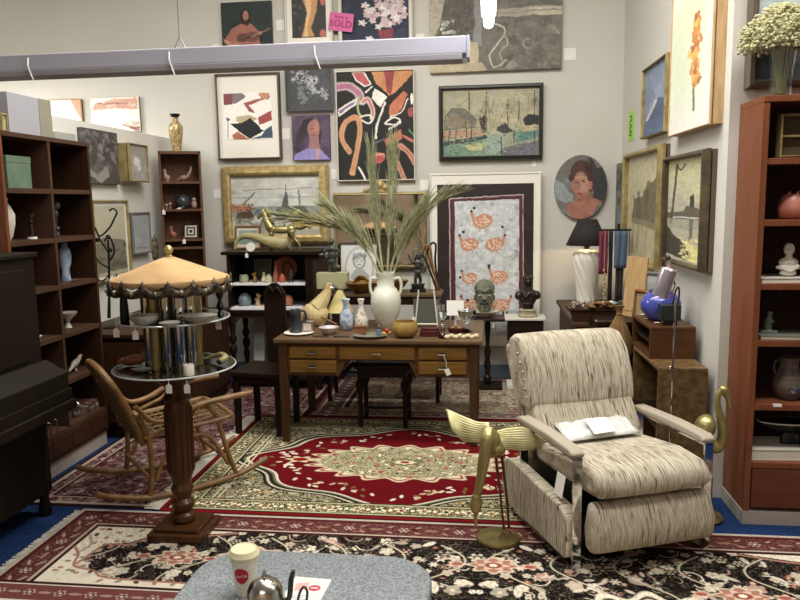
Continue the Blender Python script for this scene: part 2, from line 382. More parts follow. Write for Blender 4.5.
def field(A, n, box, seed, bgc, W, H, big=.045, mask=None, pal=None):
    pal = pal or ['d8cdb8', 'c7ae98', 'b58f80', 'efe6d2', '8f8a74', 'a2604e']
    rs = random.Random(seed); items = []
    for _ in range(n):
        items.append((rs.uniform(box[0], box[2]), rs.uniform(box[1], box[3]), rs.randint(0, 3), rs.choice(pal), rs.uniform(.6, 1.25), rs.uniform(0, 180), rs.choice(pal), rs.choice(pal)))
    def run(fx, fy, s):
        for x, y, k, c, q, rt, c2, c3 in items:
            X, Y = fx(x), fy(y); r = big*q
            if k == 0: A.ell(X, Y, r, r, c, lobes=6, depth=.28, soft=.2); A.ell(X, Y, r*.55, r*.55, bgc if q > .9 else c2, soft=.3); A.ell(X, Y, r*.28, r*.28, c3, soft=.3)
            elif k == 1: A.ell(X, Y, r*1.0, r*.42, c, rot=rt*s, soft=.25); A.ell(X, Y, r*.5, r*.15, c2, rot=rt*s, soft=.3)
            elif k == 2:
                pts = [(X+s*r*1.6*math.cos(R(rt)+a)*(.4+a*.3)*(1 if s > 0 else 1), Y+r*1.6*math.sin(R(rt)+a)*(.4+a*.3)) for a in (0, .6, 1.2, 1.8, 2.4)]
                A.line(pts, big*.2, c)
            else:
                for a in (0, 72, 144, 216, 288): A.ell(X+r*.55*math.cos(R(a+rt)), Y+r*.55*math.sin(R(a+rt)), r*.34, r*.34, c, soft=.3)
                A.ell(X, Y, r*.3, r*.3, c2)
    sym(run, W, H)
# ---- near rug: black floral field, dusty red borders
W, H = 4.3, 2.25; RX, RY = -2.2, 1.27
def near_art():
    A = Art((0, 0, W, H), 1100, '17110f'); F1 = ((A.X > .2) & (A.X < W-.2) & (A.Y > .2) & (A.Y < H-.2)).astype(np.float32)
    A.damask(.075, 70, [None, 'a39a86', None, '5d5648', None], [.40, .47, .72, .80], F1, 5, op=.55)     # y here measured from the far edge towards the viewer
    # light vine tracery and flowers
    PL = ['c9c0ac', 'a89c88', '8f8a74', 'd8cdb8', '6f6a5c', 'bfae98', 'a2604e']
    field(A, 260, (.2, .2, W/2, H/2), 3, '17110f', W, H, .036, pal=['d8cdb8', 'e2d8c4', 'c9c0ac', 'a89c88', 'bfae98', 'b58f80'])
    field(A, 260, (.2, .2, W/2, H/2), 9, '17110f', W, H, .022, pal=PL+['d8cdb8', 'e2d8c4'])
    for k in range(7):                       # vines
        def vine(fx, fy, s, k=k): A.line([(fx(.3+.28*k+.12*math.sin(j)), fy(.25+.09*j)) for j in range(10)], .009, 'c2b79e', curve=True)
        sym(vine, W, H)
    # pink/cream medallions like the ones by the crane base
    for cx, cy in ((2.225, .42), (1.2, .60), (3.25, .58), (3.9, .52), (.75, .48)):
        A.ell(cx, cy, .125, .078, 'd9ccb2', lobes=8, depth=.14); A.ell(cx, cy, .11, .066, 'a5705f', lobes=8, depth=.14); A.ell(cx, cy, .075, .046, 'cdb49c', lobes=6, depth=.2)
        A.ell(cx, cy, .04, .026, '8d4a42'); A.ell(cx, cy, .018, .014, 'efe2c8')
        for s in (-1, 1): A.ell(cx+s*.165, cy, .045, .03, 'd9b8a2', lobes=5, depth=.2); A.ell(cx+s*.165, cy, .026, .015, '9e5a4e')
    # central medallion
    cx, cy = 2.86, 1.02
    for rx, ry, c, lb in ((.50, .44, 'e6dcc6', 16), (.46, .40, '17110f', 16), (.44, .38, 'd8ccb6', 16), (.33, .27, '93594a', 12), (.30, .24, 'd8ccb4', 12), (.2, .15, '17110f', 8), (.12, .09, 'd9b8a2', 8)):
        A.ell(cx, cy, rx, ry, c, lobes=lb, depth=.07, soft=.03)
    rs = random.Random(5)
    for _ in range(90):
        a = rs.uniform(0, 6.28); q = rs.uniform(.3, .95); A.ell(cx+q*.5*math.cos(a), cy+q*.4*math.sin(a), .02, .013, rs.choice(['a8604f', '6f7a66', '17110f', 'd9b8a2']), rs.uniform(0, 180))
    # cream corner spandrels at the left and right
    def sp(fx, fy, s):
        A.poly([(fx(.2), fy(.2)), (fx(.95), fy(.2)), (fx(.72), fy(.26)), (fx(.55), fy(.25)), (fx(.45), fy(.36)), (fx(.33), fy(.38)), (fx(.3), fy(.56)), (fx(.24), fy(.62)), (fx(.2), fy(.85))], 'e6dcc6')
        A.line([(fx(.95), fy(.215)), (fx(.72), fy(.275)), (fx(.55), fy(.265)), (fx(.46), fy(.375)), (fx(.34), fy(.395)), (fx(.31), fy(.56)), (fx(.25), fy(.63)), (fx(.215), fy(.85))], .016, 'a77566', curve=True)
        for q in range(16): A.ell(fx(.24+(q*37 % 11)*.035), fy(.23+(q*53 % 7)*.03), .018, .012, ['b27d6e', '8f8a74', '5b4038'][q % 3], 40*q)
    sym(sp, W, H)
    A.damask(.04, 33, [None, '8f8168', None, 'a5745f', None], [.3, .36, .6, .66], F1*(A.a.mean(2) > .5), 6)
    # left side end lobe seen at the lower left
    A.line([(.21, .3), (.27, .4), (.25, .5), (.3, .6)], .015, 'a99a84', curve=True)
    # borders
    for d0, d1, c in ((0, .02, 'b3a696'), (.02, .045, '4c1a1b'), (.045, .165, '5a302d'), (.165, .18, 'b9ab9a'), (.18, .2, '3a1718')):
        for (a, b_, c_, d_) in ((d0, d0, W-d0, d1), (d0, H-d1, W-d0, H-d0), (d0, d0, d1, H-d0), (W-d1, d0, W-d0, H-d0)): A.rect(a, b_, c_, d_, c)
    rb = random.Random(8)
    def brd(u, v, k):
        x, y = u, v
        A.ell(x, y, .03, .026, 'b7a392', lobes=6, depth=.2); A.ell(x, y, .017, .015, '5c2c2a'); A.ell(x, y, .008, .007, 'd8cbbb')
    BM = 1-((A.X > .165) & (A.X < W-.165) & (A.Y > .165) & (A.Y < H-.165)).astype(np.float32); BM = BM*((A.X > .045) & (A.X < W-.045) & (A.Y > .045) & (A.Y < H-.045)); A.damask(.05, 50, [None, '8f6459', None, '3f1c1c', None], [.3, .42, .6, .75], BM, 5)
    k = 0
    for side in (0, 1):
        x = .1
        while x < W-.05:
            y = .105 if side == 0 else H-.105; brd(x, y, k) if k % 2 == 0 else A.ell(x, y, .035, .010, '94705f'); k += 1
            for s in (-1, 1): A.ell(x+.07, y+s*.03, .018, .006, 'a98d7e', 30*s)
            x += .14
        y = .1
        while y < H-.05:
            x2 = .105 if side == 0 else W-.105; brd(x2, y, k) if k % 2 == 0 else A.ell(x2, y, .010, .035, '94705f'); k += 1
            for s in (-1, 1): A.ell(x2+s*.03, y+.07, .008, .028, 'a98d7e', 30*s)
            y += .14
    # lower left: the inner band and cream corner close to the viewer
    A.rect(.2, .70, 1.5, .745, 'e6dcc6'); A.poly([(.2, .42), (.26, .5), (.3, .6), (.42, .63), (.5, .68), (.75, .70), (1.5, .70), (1.5, .745), (.2, .745)], 'e6dcc6')
    A.line([(.2, .42), (.265, .5), (.305, .6), (.42, .635), (.5, .685), (.75, .70), (1.5, .70)], .014, 'a77566', curve=True)
    for q in range(14): A.ell(.24+q*.085, .715-(.07 if q < 3 else 0), .016, .01, ['b27d6e', '8f8a74', '5b4038'][q % 3], 40*q)
    for q in range(9): A.ell(.25+(q % 3)*.05, .5+q*.02, .014, .01, ['b27d6e', '8f8a74'][q % 2])
    for d0, d1, c in ((.745, .765, '3a1718'), (.765, .775, 'dcd2c2'), (.775, .89, '74423f'), (.89, .91, 'dcd2c2'), (.91, .95, '4c1a1b')): A.rect(.0, d0, 1.5, d1, c)
    for q in range(11): brd(.1+q*.14, .832, 0); A.ell(.17+q*.14, .832, .03, .009, 'a98d7e')
    A.ell(1.1, .44, .17, .10, 'cbb69c', lobes=8, depth=.12); A.ell(1.1, .44, .14, .08, 'b9796b', lobes=8, depth=.12); A.ell(1.1, .44, .1, .055, 'cbb69c', lobes=6, depth=.2)
    A.mottle(.02, .02, 4, '5a4a42', .6, 1.0, .35)
    return A
t = rug('patterned_rug', 'large black floral rug with pale blossoms and dusty red border, nearest the viewer', RX, RY, W, H, near_art(), .010)
b = B()
for i in range(150):
    y = .02+i*.0148; b.tube([(0, y, .006), (-.035-.01*random.random(), y+random.uniform(-.008, .008), .004)], .004, 4)
mk('fringe', b, m_fringe, t)
# ---- red medallion rug
W2, H2 = 2.62, 1.76; X2, Y2 = -1.78, 3.535
def red_art():
    A = Art((0, 0, W2, H2), 660, '8f8a6c'); F2 = np.ones(A.X.shape, np.float32)
    A.damask(.07, 60, ['2b2a20', 'b9b08c', '57573a', 'd3c9a6', '23221b', '9a8f68', '6d4426'], [.2, .34, .5, .62, .8, .93], F2, 3)
    A.damask(.035, 64, [None, 'e0d8ba', None, '24231c', None], [.3, .40, .6, .74], F2, 5, op=.85)
    iv = ['d3caab', 'c6bf9f', 'efe8d0', 'b5a682', '2a2a22', '55593d', '7a5a34', 'b58e50']
    field(A, 120, (.2, .12, W2/2, H2/2), 21, '2a2a22', W2, H2, .026, pal=iv)
    field(A, 120, (.2, .12, W2/2, H2/2), 22, '35362a', W2, H2, .018, pal=iv+['1c1c18', '6a3a24'])
    cx, cy = 1.255, .93
    # scalloped red field in the middle (wide, pointed at both ends)
    def shape(k):
        pts = []
        for i in range(121):
            a = 2*math.pi*i/120; c, s = math.cos(a), math.sin(a)
            q = 1+.055*math.cos(8*a)-.10*abs(math.sin(2*a))**1.5
            pts.append((cx+k*.98*q*c, cy+k*.64*q*s))
        return pts
    for k, c in ((1.10, '24221c'), (1.075, 'cfc6aa'), (1.055, '24221c'), (1.025, '6d6a52'), (1.005, 'd8d0b8'), (.985, '640d15')): A.poly(shape(k), c)
    A.damask(.03, 81, [None, 'c9a77e', None], [.86, .93], ((np.hypot((A.X-cx)/.98, (A.Y-cy)/.64) > .72) & (A.a[..., 0] > .15) & (A.a[..., 1] < .03)).astype(np.float32), 5, op=.8)
    rs = random.Random(2)
    for i in range(150):                     # ivory sprigs round the red field
        a = rs.uniform(0, 6.283); q = rs.uniform(.76, .9)
        p = shape(q)[int(a/6.283*120)]; A.ell(p[0], p[1], .022, .011, rs.choice(['d9c7a8', 'c9a890', '7a5a34', 'e4d8c0']), rs.uniform(0, 180))
    for rx, ry, c, lb in ((.66, .33, 'd3c8a8', 20), (.63, .31, '9a2a26', 20), (.60, .295, 'cfc7a6', 20)):
        A.ell(cx, cy, rx, ry, c, lobes=lb, depth=.08, soft=.03)
    for s in (-1, 1): A.ell(cx+s*.68, cy, .1, .06, 'cfc39f', lobes=6, depth=.2); A.ell(cx+s*.68, cy, .05, .03, '8d0f18')
    A.damask(.04, 85, ['6f7350', 'cdc5a4', '3c3d2c', 'b5ad84', '9b4a3a'], [.25, .5, .7, .92], (np.hypot((A.X-cx)/.57, (A.Y-cy)/.27) < .95).astype(np.float32), 4)
    for _ in range(160):
        a = rs.uniform(0, 6.283); q = math.sqrt(rs.random())*.93; x, y = cx+.58*q*math.cos(a), cy+.28*q*math.sin(a)
        A.ell(x, y, .017, .009, rs.choice(['6f7350', '8b8a62', '3c3d2c', 'e9e2c4', 'a33a30', 'b5ad84']), rs.uniform(0, 180))
    A.ell(cx, cy, .13, .07, '6a6a48', lobes=8, depth=.15); A.ell(cx, cy, .08, .04, 'd8cfae', lobes=8, depth=.15); A.ell(cx, cy, .03, .02, '8d2a20')
    # borders
    for d0, d1, c in ((0, .028, '6f1216'), (.028, .04, '1f1c18'), (.04, .055, 'b8ae8c'), (.055, .165, '67623f'), (.165, .178, 'b9b08c'), (.178, .19, '25241c')):
        for (a, b_, c_, d_) in ((d0, d0, W2-d0, d1), (d0, H2-d1, W2-d0, H2-d0), (d0, d0, d1+.0, H2-d0), (W2-d1, d0, W2-d0, H2-d0)): A.rect(a, b_, c_, d_, c)
    for d in (.23, .26):                     # extra stripes on the left end
        A.rect(d, .19, d+.012, H2-.19, 'ccc3a0'); A.rect(W2-d-.012, .19, W2-d, H2-.19, 'ccc3a0')
    BM = 1-((A.X > .16) & (A.X < W2-.16) & (A.Y > .16) & (A.Y < H2-.16)).astype(np.float32); BM = BM*((A.X > .058) & (A.X < W2-.058) & (A.Y > .058) & (A.Y < H2-.058)); A.damask(.05, 53, [None, 'cfc6a2', None, '2c2c1e', None], [.3, .5, .6, .8], BM, 5)
    rb = random.Random(11)
    for i in range(int(W2/.06)):
        for y in (.11, H2-.11):
            x = .06+i*.06; c = ['6e2d1e', '2c3222', '8b5a2c'][i % 3]; A.ell(x, y, .026, .035, 'ddd4b2' if i % 2 else c, lobes=5, depth=.25); A.ell(x, y, .012, .016, c if i % 2 else 'e0d8bc')
            A.ell(x+.03, y+rb.uniform(-.03, .03), .012, .008, 'efe9cf')
    for i in range(int(H2/.06)):
        for x in (.11, W2-.11):
            y = .06+i*.06; c = ['6e2d1e', '2c3222', '8b5a2c'][i % 3]; A.ell(x, y, .035, .026, 'ddd4b2' if i % 2 else c, lobes=5, depth=.25); A.ell(x, y, .016, .012, c if i % 2 else 'e0d8bc')
    A.mottle(.016, .016, 14, '2c2a20', .62, 1.0, .3)
    return A
t = rug('medallion_rug', 'crimson medallion rug with ivory centre, in front of the desk', X2, Y2, W2, H2, red_art(), .010)
b = B()
for i in range(150):
    y = .02+i*.0115; b.tube([(0, y, .0075), (-.07-.03*random.random(), y+random.uniform(-.01, .01), .0085)], .0042, 4)
mk('fringe', b, m_fringe, t)
# ---- panel rug behind the desk
W3, H3 = 2.42, 1.30; X3, Y3 = -1.42, 5.31
def panel_art():
    A = Art((0, 0, W3, H3), 400, '8f8272')
    cols = ['b5a893', '6f6253', '8a5f52', 'a59a80', '77705a', '9a8a76']; rs = random.Random(31)
    nx, ny = 11, 6
    for i in range(nx):
        for j in range(ny):
            x = .34+i*.155; y = .14+j*.165; A.rect(x, y, x+.14, y+.15, rs.choice(cols))
            A.ell(x+.07, y+.075, .05, .055, rs.choice(cols), lobes=6, depth=.2)
            for _ in range(7): A.ell(x+rs.uniform(.01, .13), y+rs.uniform(.01, .14), .014, .009, rs.choice(['d5cab4', '3c3028', '6d3a34', 'c2b598']), rs.uniform(0, 180))
    A.damask(.04, 35, [None, 'b9ac96', None, '463a30', None], [.3, .42, .62, .75], np.ones(A.X.shape, np.float32), 4, op=.6)
    A.mottle(.03, .02, 33, '4d4036', .5, .8, .5); A.mottle(.025, .02, 39, 'c9bda6', .55, .85, .5)
    for d0, d1, c in ((0, .04, '4c1518'), (.04, .07, '77574f'), (.07, .09, 'c9bca6'), (.09, .24, '6f5750'), (.24, .255, 'c9bca6'), (.255, .30, '4a332f'), (.30, .315, 'c9bca6')):
        e = min(1, .55)
        for (a, b_, c_, d_) in ((d0*e, H3-d1*e, W3-d0*e, H3-d0*e), (d0*e, d0*e, W3-d0*e, d1*e), (d0, d0, d1, H3-d0), (W3-d1, d0, W3-d0, H3-d0)): A.rect(a, b_, c_, d_, c)
    for i in range(int(H3/.1)):
        for x in (.165, W3-.165): A.ell(x, .07+i*.1, .03, .018, 'd2c6b2', lobes=5, depth=.2)
    for i in range(int(W3/.1)):
        for y in (.09, H3-.09): A.ell(.07+i*.1, y, .028, .012, 'bcae9a', lobes=5, depth=.2)
    return A
t = rug('panel_rug', 'faded brown and beige compartment rug under the back of the desk', X3, Y3, W3, H3, panel_art(), .010)
# ---- maroon rug under the rocker
W4, H4 = 1.20, 2.75; X4, Y4 = -2.62, 3.56
def maroon_art():
    A = Art((0, 0, W4, H4), 200, '54282c')
    rs = random.Random(41)
    A.dabs(900, (0, 0, W4, H4), ['b9a79a', '8d6a66', '3a1a1e', '7d4a4c', 'c8b8a6', '4a2a30', '2b1a1c'], .03, .016, 43)
    A.damask(.09, 45, [None, 'a58f86', None, '2c1216', None, '83605c'], [.25, .4, .6, .75, .9], np.ones(A.X.shape, np.float32), 4, op=.7)
    A.mottle(.05, .05, 44, 'a58c86', .5, .8, .5); A.mottle(.06, .04, 48, '3a171c', .55, .8, .6)
    for d0, d1, c in ((0, .03, '2b1516'), (.03, .05, 'a99a88'), (.11, .125, 'a99a88'), (.125, .14, '2b1516')):
        for (a, b_, c_, d_) in ((d0, H4-d1, W4-d0, H4-d0), (d0, d0, W4-d0, d1), (d0, d0, d1, H4-d0), (W4-d1, d0, W4-d0, H4-d0)): A.rect(a, b_, c_, d_, c)
    return A
t = rug('maroon_rug', 'muted maroon and grey rug lying under the rattan rocker', X4, Y4, W4, H4, maroon_art(), .006)
# ================================================================== pictures
m_paint = MCOL('painted_canvas', .6, bump=.1, bscale=180); m_print = MCOL('printed_paper', .5)
m_gold = M('gilt_frame', '9c8552', .42, metal=.35, col2='c4ae78', scale=20, bump=.15, bscale=60)
m_gold_pale = M('pale_gilt_frame', 'a89868', .45, metal=.3, col2='857445', scale=14, bump=.1, bscale=60)
m_bronze = M('bronze_frame', '5b5047', .4, metal=.4); m_blackf = M('black_frame', '23221f', .4)
m_silverf = M('silver_frame', '77787c', .4, metal=.3); m_mat = M('mount_board', 'e4e0d4', .7); m_card = M('card', 'e6e3dc', .7)
m_darkwood_f = M('dark_frame', '3f372b', .4, metal=.1, col2='5c5038', scale=12); m_backing = M('picture_backing', '5d5142', .8)
m_pale_wood = M('pale_wood_frame', 'c5a67a', .5, col2='b28f60', scale=8, stretch=(6, 6, 1)); m_cream_f = M('cream_frame', 'd8d3c6', .5)
def hang(name, label, box, art, frame=None, fwpx=3, mount=None, mwpx=0, cat='picture', Y=None, off=.03, depth=.03, tilt=0, mat=None, where='back', group=None, X=None, shape=None, edge='6a6050', moff=(0,0), side=None):
    """box = picture outline in the photograph; it is placed on its own wall and gets its true size there"""
    x0, y0, x1, y1 = box; xm, ym = (x0+x1)/2, (y0+y1)/2
    if where == 'back':
        Yp = Y or YB-off; f = lambda a, b: PY(a, b, Yp); rz = 0
    elif where == 'right':
        f = lambda a, b: WR(a, b, off); rz = RZR
    else:
        f = lambda a, b: PX(a, b, -3.0+off); rz = R(90)
    L, Rr, T, Bm = f(x0, ym), f(x1, ym), f(xm, y0), f(xm, y1)
    w = (Rr-L).length; w = Vector((Rr.x-L.x, Rr.y-L.y)).length; z1, z0 = T.z, Bm.z; h = z1-z0
    c = (L+Rr)/2; s = w/(x1-x0) if where == 'back' else h/(y1-y0)
    art.warp(.003 if w < .5 else .007, 9, int(abs(x0)+abs(y0)), .04 if x0 == 672 else .13) if mat is None and not mount else art.warp(.004, 12, 3, .05)
    art.mute(.82)
    t = thing(name, label, cat, (c.x, c.y, z0), rot=(tilt, 0, rz), group=group)
    fw2 = fwpx*s if frame else 0; iw, ih = w-2*fw2, h-2*fw2
    if mount:
        mw_ = mwpx*s; mt, mb = (moff[0]*s, moff[1]*s) if moff != (0, 0) else (mw_, mw_)
        mk('mount', B().box(-iw/2, -.004, fw2, iw/2, .006, fw2+ih), mount, t, smooth=False)
        art_mesh('image', art, iw-2*mw_, ih-mt-mb, mat or m_print, t, y=-.007, d=.003, z0=fw2+mb, edge=edge)
    else:
        art_mesh('canvas' if mat is None else 'image', art, iw, ih, mat or m_paint, t, y=-.004 if frame else -.012, d=.012 if frame else off+.0115, z0=fw2, edge=edge, shape=shape)
    if frame:
        mk('frame', frame_b(iw, ih, fw2, depth, z0=fw2), frame, t, smooth=False)
        mk('backing', B().box(-w/2+.004, .007 if mount else .009, .004, w/2-.004, off, h-.004), side or m_backing, t, smooth=False)
    return t
def card(px, py, wp, hp, label, where='back', group='small price cards on the walls'):
    p = PY(px, py, YB-.003) if where == 'back' else WR(px, py); s = (p.y/F)
    if where == 'back': b = B().box(-wp*s/2, -.001, -hp*s/2, wp*s/2, .0031, hp*s/2); solo('price_card', b, m_card, label, 'card', p, group=group, smooth=False)
    else: solo('price_card', B().box(-.05, -.003, -hp*s/2, .05, .001, hp*s/2), m_card, label, 'card', p, rz=RZR, group=group, smooth=False)
# --- guitarist (crop 200,0 x4)
A = Art((88, 8, 288, 192), 100, '2a3530'); A.mottle(60, 50, 1, '1d2422'); A.poly([(95, 160), (130, 112), (165, 95), (205, 95), (232, 125), (240, 185), (150, 188), (110, 178)], 'a1604f')
A.poly([(92, 150), (120, 165), (150, 188), (120, 185), (98, 168)], 'bd8566'); A.ell(183, 66, 22, 32, '2b1a17'); A.ell(185, 62, 12, 19, 'a8735a'); A.poly([(165, 90), (180, 80), (200, 92), (190, 105)], '3c1f1a')
A.ell(172, 150, 28, 18, '5d3c2e', -8); A.ell(208, 148, 28, 22, '6e4433', -8); A.line([(210, 145), (280, 118)], 5, '8c7058'); A.ell(190, 150, 6, 6, '1c1412'); A.ell(145, 178, 14, 8, 'bd8566', 20); A.ell(240, 135, 9, 7, 'b07a5e')
hang('painting', 'dark green unframed canvas of a seated guitarist, top left of back wall', (222, 2, 272, 48), A, off=.03)
# --- feet
A = Art((366, 10, 500, 128), 80, '33332f'); A.poly([(400, 10), (470, 12), (462, 60), (440, 100), (452, 126), (402, 126), (428, 60)], 'c98f4c'); A.poly([(415, 10), (445, 14), (440, 60), (425, 100), (430, 126), (410, 126), (425, 60)], 'e0b678')
A.ell(490, 20, 14, 24, 'c05a50'); A.ell(488, 118, 14, 10, 'b8604e'); A.dabs(14, (370, 15, 400, 120), ['4b4a44', '26241f'], 14, 6, 4)
hang('framed_picture', 'cream framed picture of a bare leg on black, beside the pink sold tag', (285, -14, 333, 45), A, m_cream_f, 2, m_mat, 5)
# --- flowers
A = Art((578, 10, 800, 178), 110, '252b40'); A.mottle(50, 30, 5, '363a58'); rs = random.Random(3)
for i in range(60):
    a = rs.uniform(0, 6.28); q = math.sqrt(rs.random()); A.ell(722+q*70*math.cos(a), 72+q*52*math.sin(a), 14, 12, rs.choice(['d6c3c2', 'e6dcd8', 'bda0a6', 'c9aead']), rs.uniform(0, 180), lobes=5, depth=.2)
for x, y in ((655, 48), (645, 110), (700, 125), (668, 170)): A.ell(x, y, 15, 13, 'dccfcd', lobes=5, depth=.25)
A.poly([(695, 140), (750, 135), (742, 172), (702, 172)], '8a3340'); A.rect(578, 172, 800, 178, '1d2030')
hang('framed_picture', 'pale framed still life of pink white blossoms on navy ground', (338, -10, 413, 45), A, m_cream_f, 4)
# --- big grey mural canvas
A = Art((0, -120, 755, 415), 240, '6f6c62'); A.mottle(120, 90, 6, '5a5850'); A.mottle(60, 40, 7, '8a867a', .5, .9, .6); A.poly([(0, -120), (105, -120), (60, 120), (20, 240), (0, 240)], 'b5ab92')
A.poly([(95, -120), (250, -120), (250, 230), (20, 230), (40, 160), (75, 110), (80, 40)], '57534b'); A.mottle(30, 20, 8, '7d786c', .5, .9, .6); rs = random.Random(4)
for i in range(16): A.ell(60+rs.uniform(0, 80), 110+rs.uniform(0, 85)*.9, 11, 10, rs.choice(['b9c0ac', '98a08c', 'c9cab8']))
A.rect(255, -120, 300, 260, '8c8b8c'); A.rect(390, 50, 755, 100, 'a39c88'); A.rect(560, 55, 755, 98, 'bfb69c'); A.line([(390, 80), (755, 70)], 6, '857f70')
A.line([(370, 140), (430, 175), (380, 260), (340, 330), (370, 390), (440, 350)], 9, 'c0b8a0', curve=True); A.line([(420, 200), (445, 250), (400, 300), (420, 370), (370, 385)], 8, 'a8a08a', curve=True)
for q in (0, 1): A.ell(565, 262, 32-q*12, 34-q*12, '8f897b' if q == 0 else '5f5b52')
A.line([(690, 165), (745, 215)], 6, 'a8a292'); A.dabs(50, (450, 120, 750, 400), ['8c877a', '55534c', '7b766a'], 26, 9, 9, op=.5); A.poly([(220, 240), (275, 240), (275, 365), (220, 365)], 'c6b68f'); A.poly([(0, 365), (300, 360), (325, 405), (0, 418)], 'b9a987'); A.mottle(12, 12, 12, '9d8f70', .6, 1, .4, )
A.poly([(470, 350), (530, 390), (430, 400)], '8f8a7c')
hang('large_canvas', 'large unframed grey and beige drawing of figures behind the lit tube', (430, -21, 562, 71), A, off=.028)
# --- abstract print (crop 200,50 x5)
A = Art((118, 205, 360, 450), 130, 'ece8de'); A.poly([(118, 205), (215, 205), (230, 222), (185, 255), (118, 265)], '7d7078'); A.poly([(118, 210), (165, 208), (160, 262), (118, 265)], '85404a')
A.poly([(215, 255), (300, 235), (345, 207), (350, 232), (300, 270), (270, 310), (240, 300)], 'a44c46'); A.poly([(290, 207), (348, 205), (348, 232), (310, 235)], 'c3875e'); A.poly([(240, 270), (330, 235), (340, 262), (285, 320)], 'ece8de')
A.poly([(285, 335), (355, 300), (355, 350), (290, 375)], 'a4443e'); A.poly([(180, 330), (240, 318), (285, 340), (215, 375), (175, 350)], 'b9a680'); A.poly([(145, 365), (205, 360), (245, 335), (315, 405), (240, 446), (205, 420)], '22292b')
A.poly([(150, 425), (180, 405), (240, 450), (160, 448)], 'b5683e'); A.poly([(320, 400), (355, 380), (358, 446), (240, 446), (300, 430)], '3d5268'); A.line([(125, 330), (135, 360), (130, 440)], 4, '7d7078'); A.ell(135, 340, 9, 7, '57534f'); A.poly([(290, 380), (330, 370), (300, 400)], 'ece8de')
t = hang('framed_picture', 'bronze framed abstract print, black lozenge and red shapes on white', (216.5, 73, 281, 160), A, m_bronze, 2.2, m_mat, 6, moff=(16.5, 17.5))
# --- grey drawing
A = Art((345, 268, 530, 442), 90, '4a4c4e'); A.mottle(30, 40, 15, '63666a', .5, .9, .7); A.dabs(40, (365, 275, 430, 330), ['b0b2b2', '8f9292'], 7, 4, 16); A.dabs(40, (430, 300, 475, 370), ['b5b7b6', '989a9a'], 7, 5, 17); A.dabs(22, (480, 350, 510, 400), ['a5a8a8', '86898a'], 7, 4, 18); A.dabs(30, (390, 340, 440, 410), ['7c7f80'], 8, 4, 19)
A.ell(458, 320, 10, 12, 'c5c7c6'); A.ell(458, 320, 6, 8, '4a4c4e')
hang('framed_picture', 'charcoal grey picture of faint white figures in thin pale frame', (285.5, 67, 333.5, 111.5), A, m_silverf, 1.2)
# --- purple portrait (crop 200,50 x5)
A = Art((466, 325, 650, 548), 90, '5d4a60'); A.mottle(60, 60, 20, '4b3d52'); A.poly([(470, 500), (500, 400), (520, 350), (560, 338), (600, 350), (610, 420), (600, 490), (560, 470), (520, 520)], '2e2931'); A.ell(572, 395, 30, 48, 'a1685e'); A.ell(585, 385, 15, 35, 'b3786a', soft=.8); A.ell(545, 470, 50, 40, '6d5272', 0, .6, soft=1); A.ell(500, 440, 30, 70, '3a2f38', 0, .6, soft=1)
A.poly([(550, 430), (595, 430), (600, 500), (545, 500)], '9b6a68'); A.poly([(470, 546), (480, 515), (540, 488), (600, 495), (648, 546)], '8a7fc0'); A.poly([(575, 490), (600, 490), (598, 546), (578, 546)], 'b8889a'); A.line([(560, 392), (575, 390)], 4, '5b3535'); A.line([(565, 425), (585, 425)], 4, '7a3f3c')
hang('painting', 'small purple canvas portrait of a long haired person facing right', (292.5, 115, 330, 160), A, off=.03, edge='57324e')
# --- orange faces (crop 330,60 x4.615)
A = Art((30, 55, 385, 545), 190, '26231f')
def leafy(pts, c, w, o='e9e2d6'): A.line(pts, w+8, o, curve=True); A.line(pts, w, c, curve=True)
A.poly([(100, 55), (160, 55), (193, 110), (160, 125), (120, 95)], 'e9e2d6'); A.poly([(105, 58), (155, 58), (185, 108), (160, 118), (125, 90)], 'c4555a')
A.poly([(190, 55), (380, 55), (380, 75), (300, 150), (275, 165), (215, 110)], 'cf8a4a'); A.mottle(20, 60, 25, 'b4572c', .5, .8, .35, (A.Y < 160)*(A.X > 200)*1.0*((A.a.sum(2) > .35)*1.0)); A.poly([(250, 55), (300, 55), (282, 160), (265, 150)], '9c3a3c')
leafy([(20, 120), (80, 115), (130, 150), (140, 180)], 'b5658a', 26); A.poly([(32, 220), (125, 170), (120, 200), (35, 252)], 'e9e2d6'); A.poly([(38, 226), (115, 182), (108, 198), (40, 240)], '8a6f9c')
A.line([(135, 165), (125, 220), (138, 260)], 9, 'a8b878', curve=True); A.poly([(205, 130), (265, 170), (232, 215), (190, 175)], 'e9e2d6'); A.line([(165, 148), (195, 122)], 7, 'e9e2d6')
leafy([(150, 190), (172, 178), (195, 220), (190, 262)], 'd0766a', 13); A.line([(140, 255), (175, 250), (195, 268), (175, 285), (145, 272)], 7, 'e9e2d6', curve=True)
A.line([(255, 195), (215, 290), (207, 355)], 9, 'e9e2d6', curve=True); A.poly([(270, 250), (275, 210), (340, 145), (358, 160), (330, 225), (285, 258)], 'c96e44'); A.line([(275, 258), (330, 235), (358, 180)], 5, 'e9e2d6', curve=True)
A.line([(250, 285), (290, 262), (320, 272), (300, 292), (255, 290)], 7, 'e9e2d6', curve=True)
for i in range(5): A.line([(268+i*13, 318-i*7), (273+i*13, 308-i*7)], 6, 'e9e2d6')
leafy([(80, 410), (45, 340), (70, 275), (125, 265), (130, 350), (92, 510)], 'd08848', 15, 'dcae8c'); A.poly([(245, 365), (325, 315), (330, 360), (255, 392)], 'c56d4c'); A.line([(198, 378), (245, 360)], 9, '6a5878')
A.ell(210, 440, 42, 20, 'c97a60', -8); A.ell(212, 452, 36, 18, 'c04a44', -12); A.line([(172, 432), (245, 425)], 5, 'e2a890'); A.line([(125, 488), (155, 545)], 9, 'e9e2d6')
